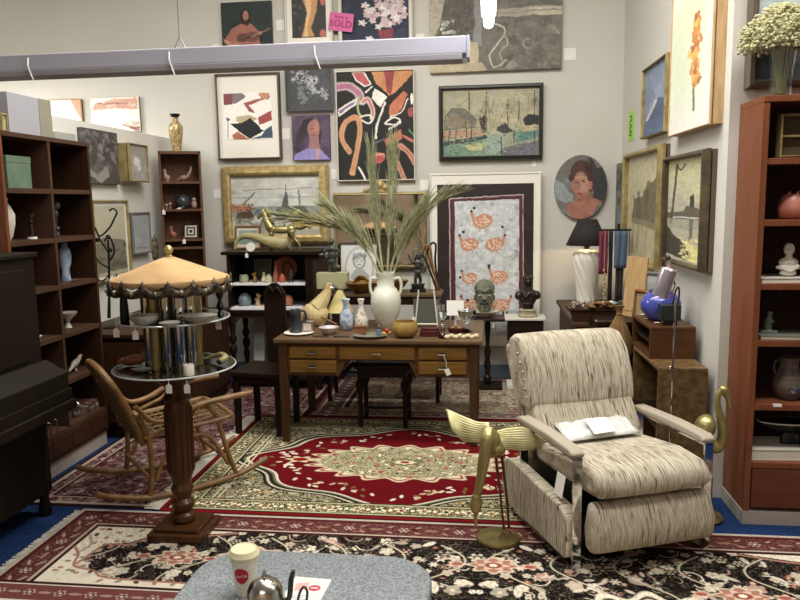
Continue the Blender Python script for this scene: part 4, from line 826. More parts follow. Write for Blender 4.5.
# backrest shell and head pillow; lean back
cushion('backrest', [(.36, .38), (.43, .37), (.74, .83), (.72, .87), (.67, .88), (.60, .85), (.44, .60), (.34, .46)], -.29, .29, tw_f, .03, 4, .02)
cushion('headrest', [(.435, .60), (.46, .56), (.58, .57), (.735, .845), (.72, .905), (.67, .93), (.59, .925), (.515, .85), (.455, .72)], -.305, .305, tw_f, .045, 5, .03)
cushion('back_panel', [(.46, .30), (.50, .30), (.78, .83), (.75, .875), (.71, .86)], -.30, .30, tw_f, .02, 3)
b = B()                                                       # pleats at the pillow's ends
for sx in (-1, 1):
    for k in range(6):
        z = .63+k*.042; y = .455+k*.014+(.0 if k < 4 else (k-3)*.02); b.tube([(sx*.31, y+.03, z), (sx*.285, y-.006, z+.003), (sx*.235, y-.012, z+.008)], [.008, .007, .002], 6)
mk('pleats', b, tw_f, t)
for sx in (-1, 1):
    x = sx*.335
    # side panel
    cushion('side_panel', [(-.10, .05), (-.11, .24), (-.06, .28), (.50, .31), (.60, .27), (.60, .10), (.52, .05)], x-.045-(.01 if sx < 0 else -.01), x+.02-(.01 if sx < 0 else -.01), tw_s, .02, 3)
    arm = cushion('arm_pad', [(-.11, .515), (-.12, .535), (-.09, .553), (.12, .56), (.44, .55), (.49, .53), (.46, .515), (.1, .52)], x-.034, x+.034, tw_arm, .02, 4)
    mk('arm_support', B().box(x-.022, -.115, .0, x+.022, -.103, .52).box(x-.022, -.115, .505, x+.022, .45, .518).box(x-.022, .435, .05, x+.022, .447, .51).box(x-.022, -.11, 0.0, x+.022, .5, .012), m_chrome, t, smooth=False, bevel=.002)
mk('base_frame', B().box(-.27, -.02, .06, .27, .55, .34), m_black, t, smooth=False)
mk('base_foot', B().box(-.27, 0, 0, -.22, .5, .06).box(.22, 0, 0, .27, .5, .06), m_black, t, smooth=False)
mk('hang_tag', B().cbox((-.362, .0, .355), (.003, .075, .10), (0, R(10), 0)), m_card, t, smooth=False)
# packet on seat
m_plastic = M('clear_plastic_bag', 'c8c8c4', .15, col2='e6e6e2', scale=18, bump=.5, bscale=25, alpha=.85)
v = Matrix.Rotation(RA, 4, 'Z')
def rl(x, y, z): return rc+v @ Vector((x, y, z))
t2 = thing('plastic_packet', 'crinkled clear plastic packet with white paper lying on the tweed seat', 'packet', rl(.01, .30, .452), RA+R(3))
b = B(); rs = random.Random(5); b.grid(lambda u, w_: (-.21+.42*u, -.06+.15*w_, .012+.022*rs.random()*(1 if 0 < u < 1 and 0 < w_ < 1 else .1)+.05*w_), 14, 6)
mk('bag', b, m_plastic, t2, solid=.004)
mk('paper', B().add([(-.075, -.075, .02), (.055, -.07, .02), (.06, .03, .062), (-.065, .035, .064), (-.075, -.075, .018), (.055, -.07, .018), (.06, .03, .06), (-.065, .035, .062)], [(0, 1, 2, 3), (7, 6, 5, 4), (0, 4, 5, 1), (1, 5, 6, 2), (2, 6, 7, 3), (3, 7, 4, 0)]), m_card, t2, smooth=False, loc=(0, 0, .022))
# --- right bookcase
BX0, BY0, BH = 1.285, 3.66, 2.12; bw = 1.1; bd = .328
t = thing('tall_bookcase', 'tall reddish mahogany bookcase at the right edge with lower cupboard', 'bookcase', (BX0, BY0, 0))
sh_z = [PY(775, y, BY0+.01).z for y in (160, 283, 343, 403)]
sh = [(.30, .32)]
zs = [PY(775, y, BY0).z for y in (463, 405, 341, 284, 220, 158, 96)]
mk('side_panel', B().box(0, 0, .07, .03, bd, BH-.03), w_mah, t, smooth=False, bevel=.002); mk('side_panel', B().box(bw-.03, 0, .07, bw, bd, BH-.03), w_mah, t, smooth=False, bevel=.002)
mk('back_panel', B().box(.03, bd-.01, .07, bw-.03, bd, BH), wood('bookcase_back', '2a1a14', '37241c', .7, bump=.02), t, smooth=False)
for z in zs[1:-1]: mk('shelf', B().box(.03, .004, z-.03, bw-.03, bd-.01, z), w_mah, t, smooth=False, bevel=.002)
mk('top_board', B().box(0, -.004, BH-.03, bw, bd, BH), w_mah, t, smooth=False, bevel=.002)
mk('bottom_shelf', B().box(.03, .0, zs[0]-.03, bw-.03, bd-.01, zs[0]), w_mah, t, smooth=False, bevel=.002)
for k in (0, 1): mk('cupboard_door', B().box(.035+k*.515, -.002, .09, .545+k*.515, .018, zs[0]-.035), wood('cupboard_door_wood', '5a301f', '693a27', .4, 'x', bump=.03), t, smooth=False, bevel=.003)
mk('plinth', B().box(-.004, .0, 0, bw, bd, .07), m_plinth, t, smooth=False)
SHR = zs
# --- left bookcase (front faces right)
LX = -2.64; ly0, ly1 = 3.70, 4.60; lH = 2.07
t = thing('open_bookcase', 'dark brown open bookcase along the left partition with cupboards below', 'bookcase', (LX, (ly0+ly1)/2, 0)); hw = (ly1-ly0)/2
zl = [PX(108, y, LX).z for y in (421, 371)]; zr = [PX(x, y, LX).z for x, y in ((88, 190), (92, 235), (96, 278), (100, 323), (102, 366), (106, 407))]
zs2 = zr
mk('side_panel', B().box(-.33, hw-.025, 0.1, 0, hw, lH-.025), w_left, t, smooth=False, bevel=.002); mk('side_panel', B().box(-.33, -hw, 0.1, 0, -hw+.025, lH-.025), w_mah, t, smooth=False, bevel=.002)  # near end panel takes a redder, lighter wood for the light on it
mk('divider', B().box(-.31, -.012, zs2[-1], 0, .012, lH-.02), w_edge, t, smooth=False)
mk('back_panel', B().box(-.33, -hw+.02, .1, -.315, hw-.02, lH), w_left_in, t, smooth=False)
mk('top_board', B().box(-.33, -hw, lH-.025, .003, hw, lH), w_edge, t, smooth=False)
for z in zs2: mk('shelf', B().box(-.315, -hw+.02, z-.028, -.002, hw-.02, z), w_edge, t, smooth=False)
for k in range(4):
    y0 = -hw+.03+k*.215; d = mk('cupboard_door', B().box(-.01, y0, .13, .008, y0+.208, zs2[-1]-.035), wood('left_cupboard_door', '321c13', '402519', .5, bump=.02) if k == 0 else bpy.data.materials['left_cupboard_door'], t, smooth=False, bevel=.003)
    hx = y0+(.175 if k % 2 == 0 else .03); mk('door_handle', B().tube([(.008, hx, .27), (.024, hx, .275), (.024, hx, .36), (.008, hx, .365)], .004, 6), m_handle, d)
mk('plinth', B().box(-.32, -hw, 0, -.02, hw, .1), m_plinth, t, smooth=False)
mk('bottom_board', B().box(-.32, -hw+.01, .1, -.002, hw-.01, .13), w_left, t, smooth=False)
SHL = zs2
# --- upright piano-like cabinet at the left edge
t = thing('upright_piano', 'nearly black upright piano cabinet with closed ledge at the left edge', 'piano', (-2.62, 3.50, 0)); Ln = 1.4
mk('case', B().box(-.28, -Ln, .12, .26, 0, 1.40), w_piano, t, smooth=False, bevel=.006)
mk('top_lid', B().box(-.30, -Ln-.01, 1.395, .28, .012, 1.42), w_piano, t, smooth=False, bevel=.006)
mk('front_panel', B().box(.255, -Ln+.08, .86, .268, -.10, 1.34), w_piano, t, smooth=False, bevel=.005)
mk('fallboard', B().prism([(0, 0), (0, .14), (.03, .15), (.15, .085), (.15, 0)], -Ln+.01, -.01, Matrix.Translation((.26, 0, .70))), w_piano, t, smooth=False, bevel=.004)
mk('key_slip', B().box(.26, -Ln, .585, .44, 0, .64), w_piano, t, smooth=False, bevel=.006)
mk('key_bed', B().box(.24, -Ln, .64, .42, 0, .70), w_piano, t, smooth=False, bevel=.004)
for y in (-Ln+.05, -.05): mk('leg', B().lathe([(.03, 0), (.035, .03), (.024, .08), (.03, .3), (.036, .5), (.04, .585)], 12, (.38 if 0 else .24, y, 0)), w_piano, t)
# --- corner shelf unit
CY = 6.12; TLc = PY(157.5, 151, CY); TRc = PY(200.5, 151, CY)
cw = (TRc.x-TLc.x)/1.085; cH = TLc.z
t = thing('corner_shelves', 'tall narrow brown open shelf unit in the back left corner', 'shelf unit', (TLc.x, CY, 0), R(22))
w_corner = wood('corner_shelf_wood', '563a2b', '674836', .5, bump=.03)
mk('side_panel', B().box(0, 0, 0, .02, .20, cH), w_corner, t, smooth=False); mk('side_panel', B().box(cw-.02, 0, 0, cw, .20, cH), w_corner, t, smooth=False)
mk('back_panel', B().box(.02, .19, 0, cw-.02, .20, cH), w_corner, t, smooth=False); mk('top_board', B().box(0, 0, cH-.025, cw, .20, cH), w_corner, t, smooth=False)
SHC = [PY(180, y, CY+.07).z for y in (181.5, 209, 239, 247)]+[.95, .6, .3]
for z in SHC: mk('shelf', B().box(.02, .0, z-.02, cw-.02, .19, z), w_corner, t, smooth=False)
CX = TLc.x
# --- dark sideboard beneath the partition pictures
t = thing('low_sideboard', 'long dark brown sideboard against the partition behind the carousel table', 'sideboard', (-2.62, 5.35, 0))
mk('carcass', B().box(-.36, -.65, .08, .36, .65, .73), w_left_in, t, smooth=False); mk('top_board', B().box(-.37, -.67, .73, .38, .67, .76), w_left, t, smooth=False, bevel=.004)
for k in range(3): mk('door', B().box(.355, -.63+k*.425, .12, .37, -.22+k*.425, .7), w_left, t, smooth=False, bevel=.003)
mk('plinth', B().box(-.34, -.63, 0, .33, .63, .08), w_dark, t, smooth=False)
mk('end_door', B().box(-.33, -.665, .12, .33, -.65, .7), w_left, t, smooth=False, bevel=.003)
# --- black hutch cabinet on turned legs
HY = 6.1
p0 = PY(226, 253, HY); p1 = PY(308, 253, HY); hz = lambda y: PY(265, y, HY).z
hx0, hx1 = p0.x, p1.x; hd = .42; ztop = hz(252.5)
t = thing('black_hutch', 'black open cabinet with two shelves painted white as if lit and one opened door, under gold framed picture', 'cabinet', (hx0, HY, 0)); cwid = hx1-hx0
zA, zB = hz(284), hz(307.5)
mk('top_board', B().box(-.04, -.03, ztop-.02, cwid+.10, hd, ztop+.01), w_dark, t, smooth=False, bevel=.004)
mk('side_panel', B().box(0, 0, zB-.03, .025, hd, ztop-.02), w_dark, t, smooth=False); mk('side_panel', B().box(cwid-.03, 0, zB-.03, cwid, hd, ztop-.02), w_dark, t, smooth=False)
mk('back_panel', B().box(.02, hd-.02, zB-.03, cwid-.02, hd-.01, ztop-.02), M('hutch_lining', '14161a', .7), t, smooth=False)
m_shw = M('lit_shelf_white', 'e4e0e2', .6)  # white faces on the dark shelves stand for light falling on them
mk('shelf', B().box(.025, .005, zA-.02, cwid-.03, hd-.02, zA), w_dark, t, smooth=False); mk('lit_shelf_face', B().box(.03, -.004, zA-.012, cwid-.035, hd-.03, zA+.003), m_shw, t, smooth=False)
mk('base_board', B().box(-.02, -.02, zB-.05, cwid+.10, hd, zB-.02), w_dark, t, smooth=False); mk('lit_shelf_face', B().box(.0, -.016, zB-.022, cwid-.0, hd-.03, zB), m_shw, t, smooth=False)
d = mk('open_door', B().box(0, -.012, zB-.01, .22, .012, ztop-.025), w_dark, t, smooth=False, loc=(cwid, .02, 0), rot=(0, 0, R(8)))
mk('door_panel', B().box(.035, -.016, zB+.03, .185, -.01, ztop-.06), wood('door_brown', '2e211a', '3b2b22', .5), d, smooth=False)
mk('apron', B().prism([(-.02, zB-.05), (cwid+.1, zB-.05), (cwid+.1, zB-.17), (cwid+.02, zB-.17), (cwid-.06, zB-.1), (cwid*.62, zB-.08), (cwid*.56, zB-.12), (cwid*.5, zB-.08), (.1, zB-.1), (.03, zB-.17), (-.02, zB-.17)], .0, .02), wood('hutch_apron', '2a1c15', '38271d', .5, 'x'), t, smooth=False)
for x in (.02, cwid+.06):
    for y in (.02, hd-.05):
        mk('leg', B().lathe([(.03, 0), (.03, .06), (.018, .08), (.022, .2), (.03, .26), (.018, .3), (.034, .34), (.034, .38), (.018, .41), (.034, .44), (.034, .47), (.02, .5), (.03, zB-.17), (.03, zB-.05)], 12, (x, y, 0)), w_dark, t)
mk('low_shelf', B().box(0, .02, .08, cwid+.08, hd-.02, .10), w_dark, t, smooth=False)
HX, HW, HTOP, HA, HB = hx0, cwid, ztop+.01, zA+.003, zB
# stored panels below
solo('stored_board', B().cbox((0, 0, .21), (.16, .02, .42), (R(-8), 0, 0)), M('grey_board', '8f918c', .6), 'pale grey board stored under the black cabinet, right one', 'board', (hx0+.42, HY+.2, .105), group='pale boards under the black cabinet', smooth=False)
solo('stored_board', B().cbox((0, 0, .19), (.10, .02, .38), (R(-8), 0, 0)), bpy.data.materials['grey_board'], 'narrow pale grey board stored under the black cabinet, left one', 'board', (hx0+.2, HY+.2, .105), group='pale boards under the black cabinet', smooth=False)
# --- console table behind the desk
KY = 5.72; kx0, kx1 = PY(322, 295, KY).x, PY(441, 295, KY).x; KZ = PY(380, 294, KY).z
t = thing('console_table', 'narrow brown console table behind the desk carrying statues and bowls', 'table', (kx0, KY, 0)); kw = kx1-kx0
mk('top', B().box(0, 0, KZ-.025, kw, .33, KZ), wood('console_wood', '5a4a34', '6e5c42', .5, 'x'), t, smooth=False, bevel=.003)
mk('apron', B().box(.02, .01, KZ-.09, kw-.02, .31, KZ-.025), w_dark, t, smooth=False)
for x in (.02, kw-.05):
    for y in (.015, .28): mk('leg', B().box(x, y, 0, x+.03, y+.03, KZ-.09), w_dark, t, smooth=False)
mk('low_shelf', B().box(.02, .02, .25, kw-.02, .31, .27), w_dark, t, smooth=False)
# --- pedestal stand and white table under the heads
p = PY(491, 317, 6.28); PZ1 = p.z
t = thing('pedestal_stand', 'black plant stand with turned column supporting the stone head', 'stand', (p.x-.03, 6.30, 0))
mk('top', B().box(-.15, -.13, PZ1-.025, .15, .13, PZ1), M('dark_red_black', '2a1614', .4), t, smooth=False, bevel=.003)
mk('column', B().lathe([(.02, .04), (.035, .06), (.035, .10), (.02, .12), (.032, .2), (.02, .26), (.03, .33), (.016, .38), (.024, .5), (.028, .57), (.018, PZ1-.02)], 14), w_dark, t)
mk('foot', B().box(-.13, -.13, 0, .13, .13, .035), w_dark, t, smooth=False, bevel=.005)
mk('price_tag', B().box(.045, -.135, PZ1-.075, .055, -.132, PZ1-.035), m_card, t, smooth=False)
t = thing('white_side_table', 'white painted side table carrying the dark bust', 'table', (p.x+.32, 6.33, 0))
m_wp = M('white_paint', 'd9d5ca', .5)
mk('top', B().box(-.20, -.12, PZ1-.02, .15, .14, PZ1), m_wp, t, smooth=False, bevel=.003)
mk('apron', B().box(-.18, -.10, PZ1-.20, .13, -.08, PZ1-.02), w_dark, t, smooth=False)
mk('pillar', B().box(-.04, -.03, .04, .03, .04, PZ1-.02), m_wp, t, smooth=False); mk('base', B().box(-.18, -.1, 0, .12, .12, .04), m_wp, t, smooth=False)
# --- speckled grey coffee table in the foreground
TZ = .41
m_gran = M('grey_speckled_top', '6d7276', .85, col2='94999b', scale=160, detail=2, ramp=(.4, .6), bump=.1, bscale=200)
t = thing('coffee_table', 'low grey speckled table with rounded corners in the foreground', 'table', (-.585, 1.90, .0105))
def rrect(w, h, r, n=8):
    out = []
    for cx, cy, a0 in ((w/2-r, h/2-r, 0), (-w/2+r, h/2-r, 90), (-w/2+r, -h/2+r, 180), (w/2-r, -h/2+r, 270)):
        for k in range(n+1): a = R(a0+90*k/n); out.append((cx+r*math.cos(a), cy+r*math.sin(a)))
    return out
mk('tabletop', prism_xy(rrect(.80, .92, .17), TZ-.035, TZ), m_gran, t, bevel=.006)
mk('edge_band', prism_xy(rrect(.808, .928, .174), TZ-.031, TZ-.006), M('edge_band_grey', '55595c', .6), t)
for x in (-.3, .3):
    for y in (-.3, .3): mk('leg', B().lathe([(.018, 0), (.022, TZ-.035)], 12, (x, y, 0)), m_black, t)
# --- display chests stacked at the right wall
def open_chest(name, label, x0, y0, w, d, z0, h, mat, lab2=None):
    t = thing(name, label, 'chest', (x0, y0, z0), R(1.5))
    mk('top_board', B().box(0, 0, h-.02, w, d, h), mat, t, smooth=False, bevel=.003); mk('bottom_board', B().box(0, 0, 0, w, d, .02), mat, t, smooth=False)
    mk('front_panel', B().box(0, 0, .02, w, .02, h-.02), mat, t, smooth=False); mk('rear_panel', B().box(0, d-.02, .02, w, d, h-.02), mat, t, smooth=False)
    mk('wall_side', B().box(w-.02, .02, .02, w, d-.02, h-.02), mat, t, smooth=False)
    mk('inner_shelf', B().box(.01, .02, h*.5-.01, w-.02, d-.02, h*.5+.01), w_dark, t, smooth=False); return t
CB = open_chest('burl_cabinet', 'mottled burl veneer cube cabinet, lowest of the pair by right wall', .935, 4.03, .265, .62, .0, .72, m_burl)
CT = open_chest('walnut_chest', 'smaller plain walnut chest stacked on the burl cabinet', .935, 4.26, .255, .46, .72, .19, w_walnut)
# --- carousel lamp table
CXY = Vector((-1.525, 3.30, .01))
t = thing('carousel_table', 'walnut pedestal table with two glass tiers, mirrored tubes and fabric canopy like a carousel', 'display table', CXY)
mk('base', B().box(-.14, -.13, .0, .14, .13, .04).box(-.115, -.105, .04, .115, .105, .06), w_base, t, smooth=False, bevel=.006)
mk('pedestal', B().lathe([(.045, .06), (.058, .075), (.058, .10), (.04, .115), (.055, .14), (.058, .165), (.042, .185), (.05, .21), (.056, .235), (.044, .262), (.05, .29), (.062, .32), (.064, .66), (.055, .68), (.07, .70), (.06, .72), (.05, .75), (.10, .80), (.10, .835)], 20), w_base, t)
b = B()
for k in range(14):
    a = 2*math.pi*k/14; b.tube([(.0635*math.cos(a), .0635*math.sin(a), .33), (.0635*math.cos(a), .0635*math.sin(a), .65)], .006, 6)
mk('fluting', b, w_base, t)
Z1, Z2 = .855, 1.095; R1, R2 = .29, .27
for z, r in ((Z1, R1), (Z2, R2)):
    g = mk('glass_tier', B().lathe([(r, z), (r, z+.008)], 48), m_glass_dark, t); mk('glass_rim', B().tube([(r*math.cos(2*math.pi*k/48), r*math.sin(2*math.pi*k/48), z+.004) for k in range(48)], .0045, 8, closed=True), M('glass_rim', 'cfd8d4', .12, metal=.3) if z == Z1 else bpy.data.materials['glass_rim'], g)
for (z0, z1, n, rr, tr) in ((Z1+.01, Z2-.002, 12, .115, .026), (Z2+.01, 1.285, 12, .12, .026)):
    for k in range(n):
        a = 2*math.pi*(k+.3)/n; mk('mirrored_tube', B().tube([(rr*math.cos(a), rr*math.sin(a), z0), (rr*math.cos(a), rr*math.sin(a), z1)], tr if k % 3 else tr*.8, 14), m_steel if k % 2 else m_chrome if k % 4 else m_brass, t)
# canopy: eight sided cloth with scalloped metal valance
NS = 16; rC = .278; zC0, zC1 = 1.29, 1.40
b = B(); vs = []; fs = []
for j, (q, z) in enumerate(((.02, zC1), (.35, zC1-.035), (.7, zC1-.073), (1.0, zC0+.006))):
    for k in range(64):
        a = 2*math.pi*k/64; rr = rC*q*(1-.012*(1 if k % 8 else 0)); vs.append((rr*math.cos(a), rr*math.sin(a), z))
for k in range(64):                       # scallops hanging down
    a = 2*math.pi*k/64; vs.append((rC*1.01*math.cos(a), rC*1.01*math.sin(a), zC0-.022*abs(math.sin(a*NS/2))))
for j in range(4):
    for k in range(64): fs.append((j*64+k, j*64+(k+1) % 64, (j+1)*64+(k+1) % 64, (j+1)*64+k))
b.add(vs, fs); mk('canopy', b, m_cloth_cream, t, solid=.004)
b = B(); vs = []; fs = []; NV = 192
for k in range(NV):
    a = 2*math.pi*k/NV; s_ = abs(math.sin(a*NS/2)); vs += [(rC*1.025*math.cos(a), rC*1.025*math.sin(a), zC0-.012-.018*s_+.03*(1-s_)**2), (rC*1.03*math.cos(a), rC*1.03*math.sin(a), zC0-.054-.010*abs(math.sin(a*NS/2)))]
for k in range(NV): j = (k+1) % NV; fs.append((2*k, 2*j, 2*j+1, 2*k+1))
b.add(vs, fs); val = mk('valance', b, M('pierced_metal', '5f5646', .5, metal=.6, col2='2c2620', scale=50, ramp=(.4, .6), bump=.5, bscale=60), t, solid=.006)
m_stud = M('stud_metal', 'a39a80', .3, metal=.8)
for k in range(NS):
    a = 2*math.pi*(k+.5)/NS; mk('stud', B().ell((rC*1.04*math.cos(a), rC*1.04*math.sin(a), zC0-.04), (.009, .009, .012), nu=10, nv=6), m_stud, val)
for x, y, z_, r_ in ((116, 327, Z2, R2), (135, 328.5, Z2, R2), (218.5, 327, Z2, R2), (168, 375, Z1, R1), (186, 370.5, Z1, R1)):
    q = PZ(x, y-1, z_+.01); dx = q.x-CXY.x; q.y = CXY.y-math.sqrt(max((r_+.012)**2-dx*dx, 0)); sc = .0046; q.x = PY(x, y, q.y).x
    tg = mk('price_tag', B().prism([(-3.1*sc, -10*sc), (3.1*sc, -10*sc), (3.1*sc, -2.5*sc), (0, 0), (-3.1*sc, -2.5*sc)], -.0008, .0008), m_card, t, smooth=False, loc=(q.x-CXY.x, q.y-CXY.y, z_-.006)); mk('tag_string', B().tube([(0, 0, -.003), (0, .004, .014)], .001, 5), m_card, tg)
mk('finial', B().lathe([(.012, zC1-.01), (.018, zC1), (.010, zC1+.008), (.021, zC1+.022), (.021, zC1+.035), (.012, zC1+.048), (.002, zC1+.052)], 16), m_brass, t)
mk('central_rod', B().tube([(0, 0, .835), (0, 0, zC1)], .012, 10), m_steel, t)
# --- rattan rocker
t = thing('rattan_rocker', 'bentwood rattan rocking chair with woven cane seat and back', 'rocking chair', (-1.86, 3.98, .01), R(132))
# local: -y is the front; sides at x=+-.25
for s in (-1, 1):
    x = s*.25
    mk('rocker_runner', B().tube(crom([(x, -.47, .10), (x, -.3, .045), (x, 0, .018), (x, .25, .03), (x, .45, .085), (x, .52, .12)], 8), .017, 10), m_rattan, t)
    mk('leg', B().tube(crom([(x, -.27, .045), (x, -.22, .2), (x*.98, -.17, .40), (x*1.02, -.12, .48), (x*1.06, -.05, .51)], 6), .014, 10), m_rattan, t)
    mk('leg', B().tube(crom([(x, .24, .03), (x, .22, .2), (x*.96, .23, .38), (x*.96, .28, .5)], 6), .015, 10), m_rattan, t)
    mk('armrest', B().tube(crom([(x, .29, .56), (x*1.02, .2, .46), (x*1.08, .08, .46), (x*1.1, -.05, .51), (x*1.1, -.22, .525), (x*1.08, -.38, .53)], 8), lerps([.013, .014, .016, .018, .018, .016], 41), 10), m_rattan, t)
    mk('arm_brace', B().tube(crom([(x, .2, .38), (x, .08, .42), (x, 0, .45), (x*1.05, -.06, .505)], 6), .011, 8), m_rattan, t)
    mk('side_brace', B().tube(crom([(x, .2, .12), (x, .12, .28), (x, 0, .33), (x, -.12, .3), (x, -.22, .12)], 6), .012, 8), m_rattan, t)
mk('seat_frame', B().tube(crom([(-.24, .25, .37), (-.25, 0, .385), (-.25, -.2, .40), (-.2, -.27, .405), (.2, -.27, .405), (.25, -.2, .40), (.25, 0, .385), (.24, .25, .37)], 6)+[], .014, 10), m_rattan, t)
mk('front_stretcher', B().tube([(-.25, -.24, .13), (.25, -.24, .13)], .012, 8), m_rattan, t); mk('rear_stretcher', B().tube([(-.25, .23, .13), (.25, .23, .13)], .012, 8), m_rattan, t)
b = B(); N = 13
for i in range(N):
    x = -.23+.46*i/(N-1); b.tube([(x, -.26, .405), (x, 0, .388+(.006 if i % 2 else -.004)), (x, .25, .372)], .0085, 6, flat=.4, up=(0, 0, 1))
for i in range(N):
    y = -.25+.49*i/(N-1); b.tube([(-.24, y, .395-.04*(y+.25)/.5), (0, y, .398-.04*(y+.25)/.5+(.004 if i % 2 else -.004)), (.24, y, .395-.04*(y+.25)/.5)], .0085, 6, flat=.4, up=(0, 0, 1))
mk('cane_seat', b, m_wicker, t)
bp = [(-.22, .25, .33), (-.235, .30, .48), (-.235, .38, .66), (-.19, .42, .735), (-.1, .435, .765), (.1, .435, .765), (.19, .42, .735), (.235, .38, .66), (.235, .30, .48), (.22, .25, .33)]
mk('back_frame', B().tube(crom(bp, 6), .019, 10), m_rattan, t)
b = B()
def bk(u, v): y = .26+.18*v**1.15; return (u*(.225+.02*math.sin(v*3)) * (1 if v < .88 else 1-.5*(v-.88)/.12*abs(u)), y, .34+.42*v)
for i in range(11):
    u = -1+2*i/10; b.tube([bk(u, v/8) for v in range(0, 9)], .009, 6, flat=.45, up=(0, -1, 0))
for j in range(17):
    v = j/16.5; b.tube([tuple(Vector(bk(u, v))+Vector((0, .006*(1 if (k+j) % 2 else -1), 0))) for k, u in enumerate((-1, -.5, 0, .5, 1))], .012, 6, flat=.45, up=(0, -1, 0))
mk('cane_back', b, m_wicker, t)
# ================================================================== small things
m_cer = M('white_glaze', 'd5d6c6', .35, col2='c6c8b4', scale=10); m_palm = M('dried_palm', '90936f', .8, col2='b3b38e', scale=30); m_bluewhite = M('blue_white_glaze', 'bfc6cc', .3, col2='7f8fa8', scale=30, ramp=(.45, .6))
m_darkcer = M('dark_glaze', '26282a', .25, col2='3c4043', scale=12); m_amber = M('amber_pearl_glass', 'dcc994', .25, col2='b98a48', scale=9, ramp=(.5, .8)); m_mustard = M('mustard_bowl', 'a3854a', .4, col2='8c6e3a', scale=12)
m_redbox = M('dark_red_lacquer', '4a1a17', .3); m_terra = M('terracotta', '9a5f45', .6, col2='7f4a36', scale=12); m_green = M('green_glaze', '5f6f60', .3, col2='7b8a78', scale=14); m_bust = M('dark_bronze', '2c2824', .35, metal=.5, col2='3d3730', scale=20)
m_stone = M('grey_green_stone', '7a7a68', .8, col2='5d5e50', scale=18, bump=.4, bscale=50); m_pew = M('weathered_bronze', '5d6058', .45, metal=.6, col2='3c3f3b', scale=25); m_ivory = M('ivory_horn', 'b0a67a', .35, col2='8e8457', scale=9, stretch=(1, 1, 4))
m_plaster = M('white_plaster', 'd8d4c6', .7); m_pink = M('pink_glaze', 'b87866', .35, col2='a4604f', scale=8); m_silver = M('silver_plate', 'c9c7c0', .2, metal=1.0); m_paper = M('white_paper', 'e8e5de', .7)
m_cone = M('parchment_shade', 'd9c98c', .7); m_blue = M('cobalt_glaze', '3a3f8e', .2, col2='4b55a8', scale=5, coat=.5); m_wcar = M('carved_wood_brown', '6e4a2c', .5, col2='8a6138', scale=14); m_gold_b = M('gold_ceramic', 'a7853f', .3, metal=.4, col2='74562a', scale=20)
m_cardb = M('cream_block', 'a9a884', .6); m_lav = M('lavender_laminate', 'a3a1a8', .6); m_bk = M('book_cover', '5c4f46', .7); m_pages = M('page_edges', 'cfc9ba', .8)
DZ = .74
def SC(p): return (p-Vector((0, 0, EYE))).dot(fw)/F      # metres per photo pixel at a point
def lat(name, label, cat, px, py, z, prof, mat, Y=None, X=None, group=None, n=20, sx=1, sy=1, rz=0, parent=None, pname='body', solid=False):
    p = PZ(px, py, z) if (Y is None and X is None) else (PY(px, py, Y) if X is None else PX(px, py, X))
    if z is not None: p.z = z
    s = SC(p); b = B().lathe([(r*s, h*s) for r, h in prof], n, sx=sx, sy=sy)
    if solid: return solo(name, b, mat, label, cat, p, rz=rz, group=group)
    t = thing(name, label, cat, p, rz, group); t['s'] = 0.0; del t['s']
    mk(pname, b, mat, t, ang=50); return t, s
def one(name, label, cat, px, py, z, prof, mat, **k): return lat(name, label, cat, px, py, z, prof, mat, solid=True, **k)
def fig(prims, s, b=None):
    """prims in photo pixels relative to a base point: e=(x,z,y,rx,rz,ry,rot) t=(pts(x,z,y), radii)"""
    b = b or B()
    for p in prims:
        if p[0] == 'e': _, x, z, y, rx, rz_, ry, *r = p; b.ell((x*s, y*s, z*s), (rx*s, ry*s, rz_*s), (0, R(r[0]) if r else 0, 0))
        elif p[0] == 't':
            pts = crom([(x*s, y*s, z*s) for x, z, y in p[1]], 5) if len(p[1]) > 2 else [Vector((x*s, y*s, z*s)) for x, z, y in p[1]]
            rr = p[2] if isinstance(p[2], (list, tuple)) else [p[2], p[2]]; b.tube(pts, [q*s for q in lerps(list(rr), len(pts))], 10)
        elif p[0] == 'b': _, x, z, y, dx, dz_, dy, *r = p; b.cbox((x*s, y*s, z*s), (dx*s, dy*s, dz_*s), (0, R(r[0]) if r else 0, 0))
    return b
def statue(name, label, cat, p, prims, mat, base=None, bmat=None, vox=.45, rz=0, group=None):
    s = SC(p); t = thing(name, label, cat, p, rz, group)
    mk('figure', fig(prims, s), mat, t, remesh=max(vox*s, .0012))
    if base: mk('base', fig(base, s), bmat or m_black, t, bevel=.001)
    return t, s
def ptag(parent, x, z, y, s, w=3.2, h=4.6, string=3, rot=0):
    o = mk('price_tag', B().add([(-w*s/2, -.0007, -h*s), (w*s/2, -.0007, -h*s), (w*s/2, -.0007, -h*s*.2), (0, -.0007, 0), (-w*s/2, -.0007, -h*s*.2), (-w*s/2, .0007, -h*s), (w*s/2, .0007, -h*s), (w*s/2, .0007, -h*s*.2), (0, .0007, 0), (-w*s/2, .0007, -h*s*.2)],
        [(0, 1, 2, 3, 4), (9, 8, 7, 6, 5), (0, 5, 6, 1), (1, 6, 7, 2), (2, 7, 8, 3), (3, 8, 9, 4), (4, 9, 5, 0)]), m_paper, parent, smooth=False, loc=(x*s, y*s, z*s), rot=(0, R(rot), 0))
    mk('tag_string', B().tube([(0, 0, 0), (0, 0, string*s)], .0012, 5), m_paper, o); return o
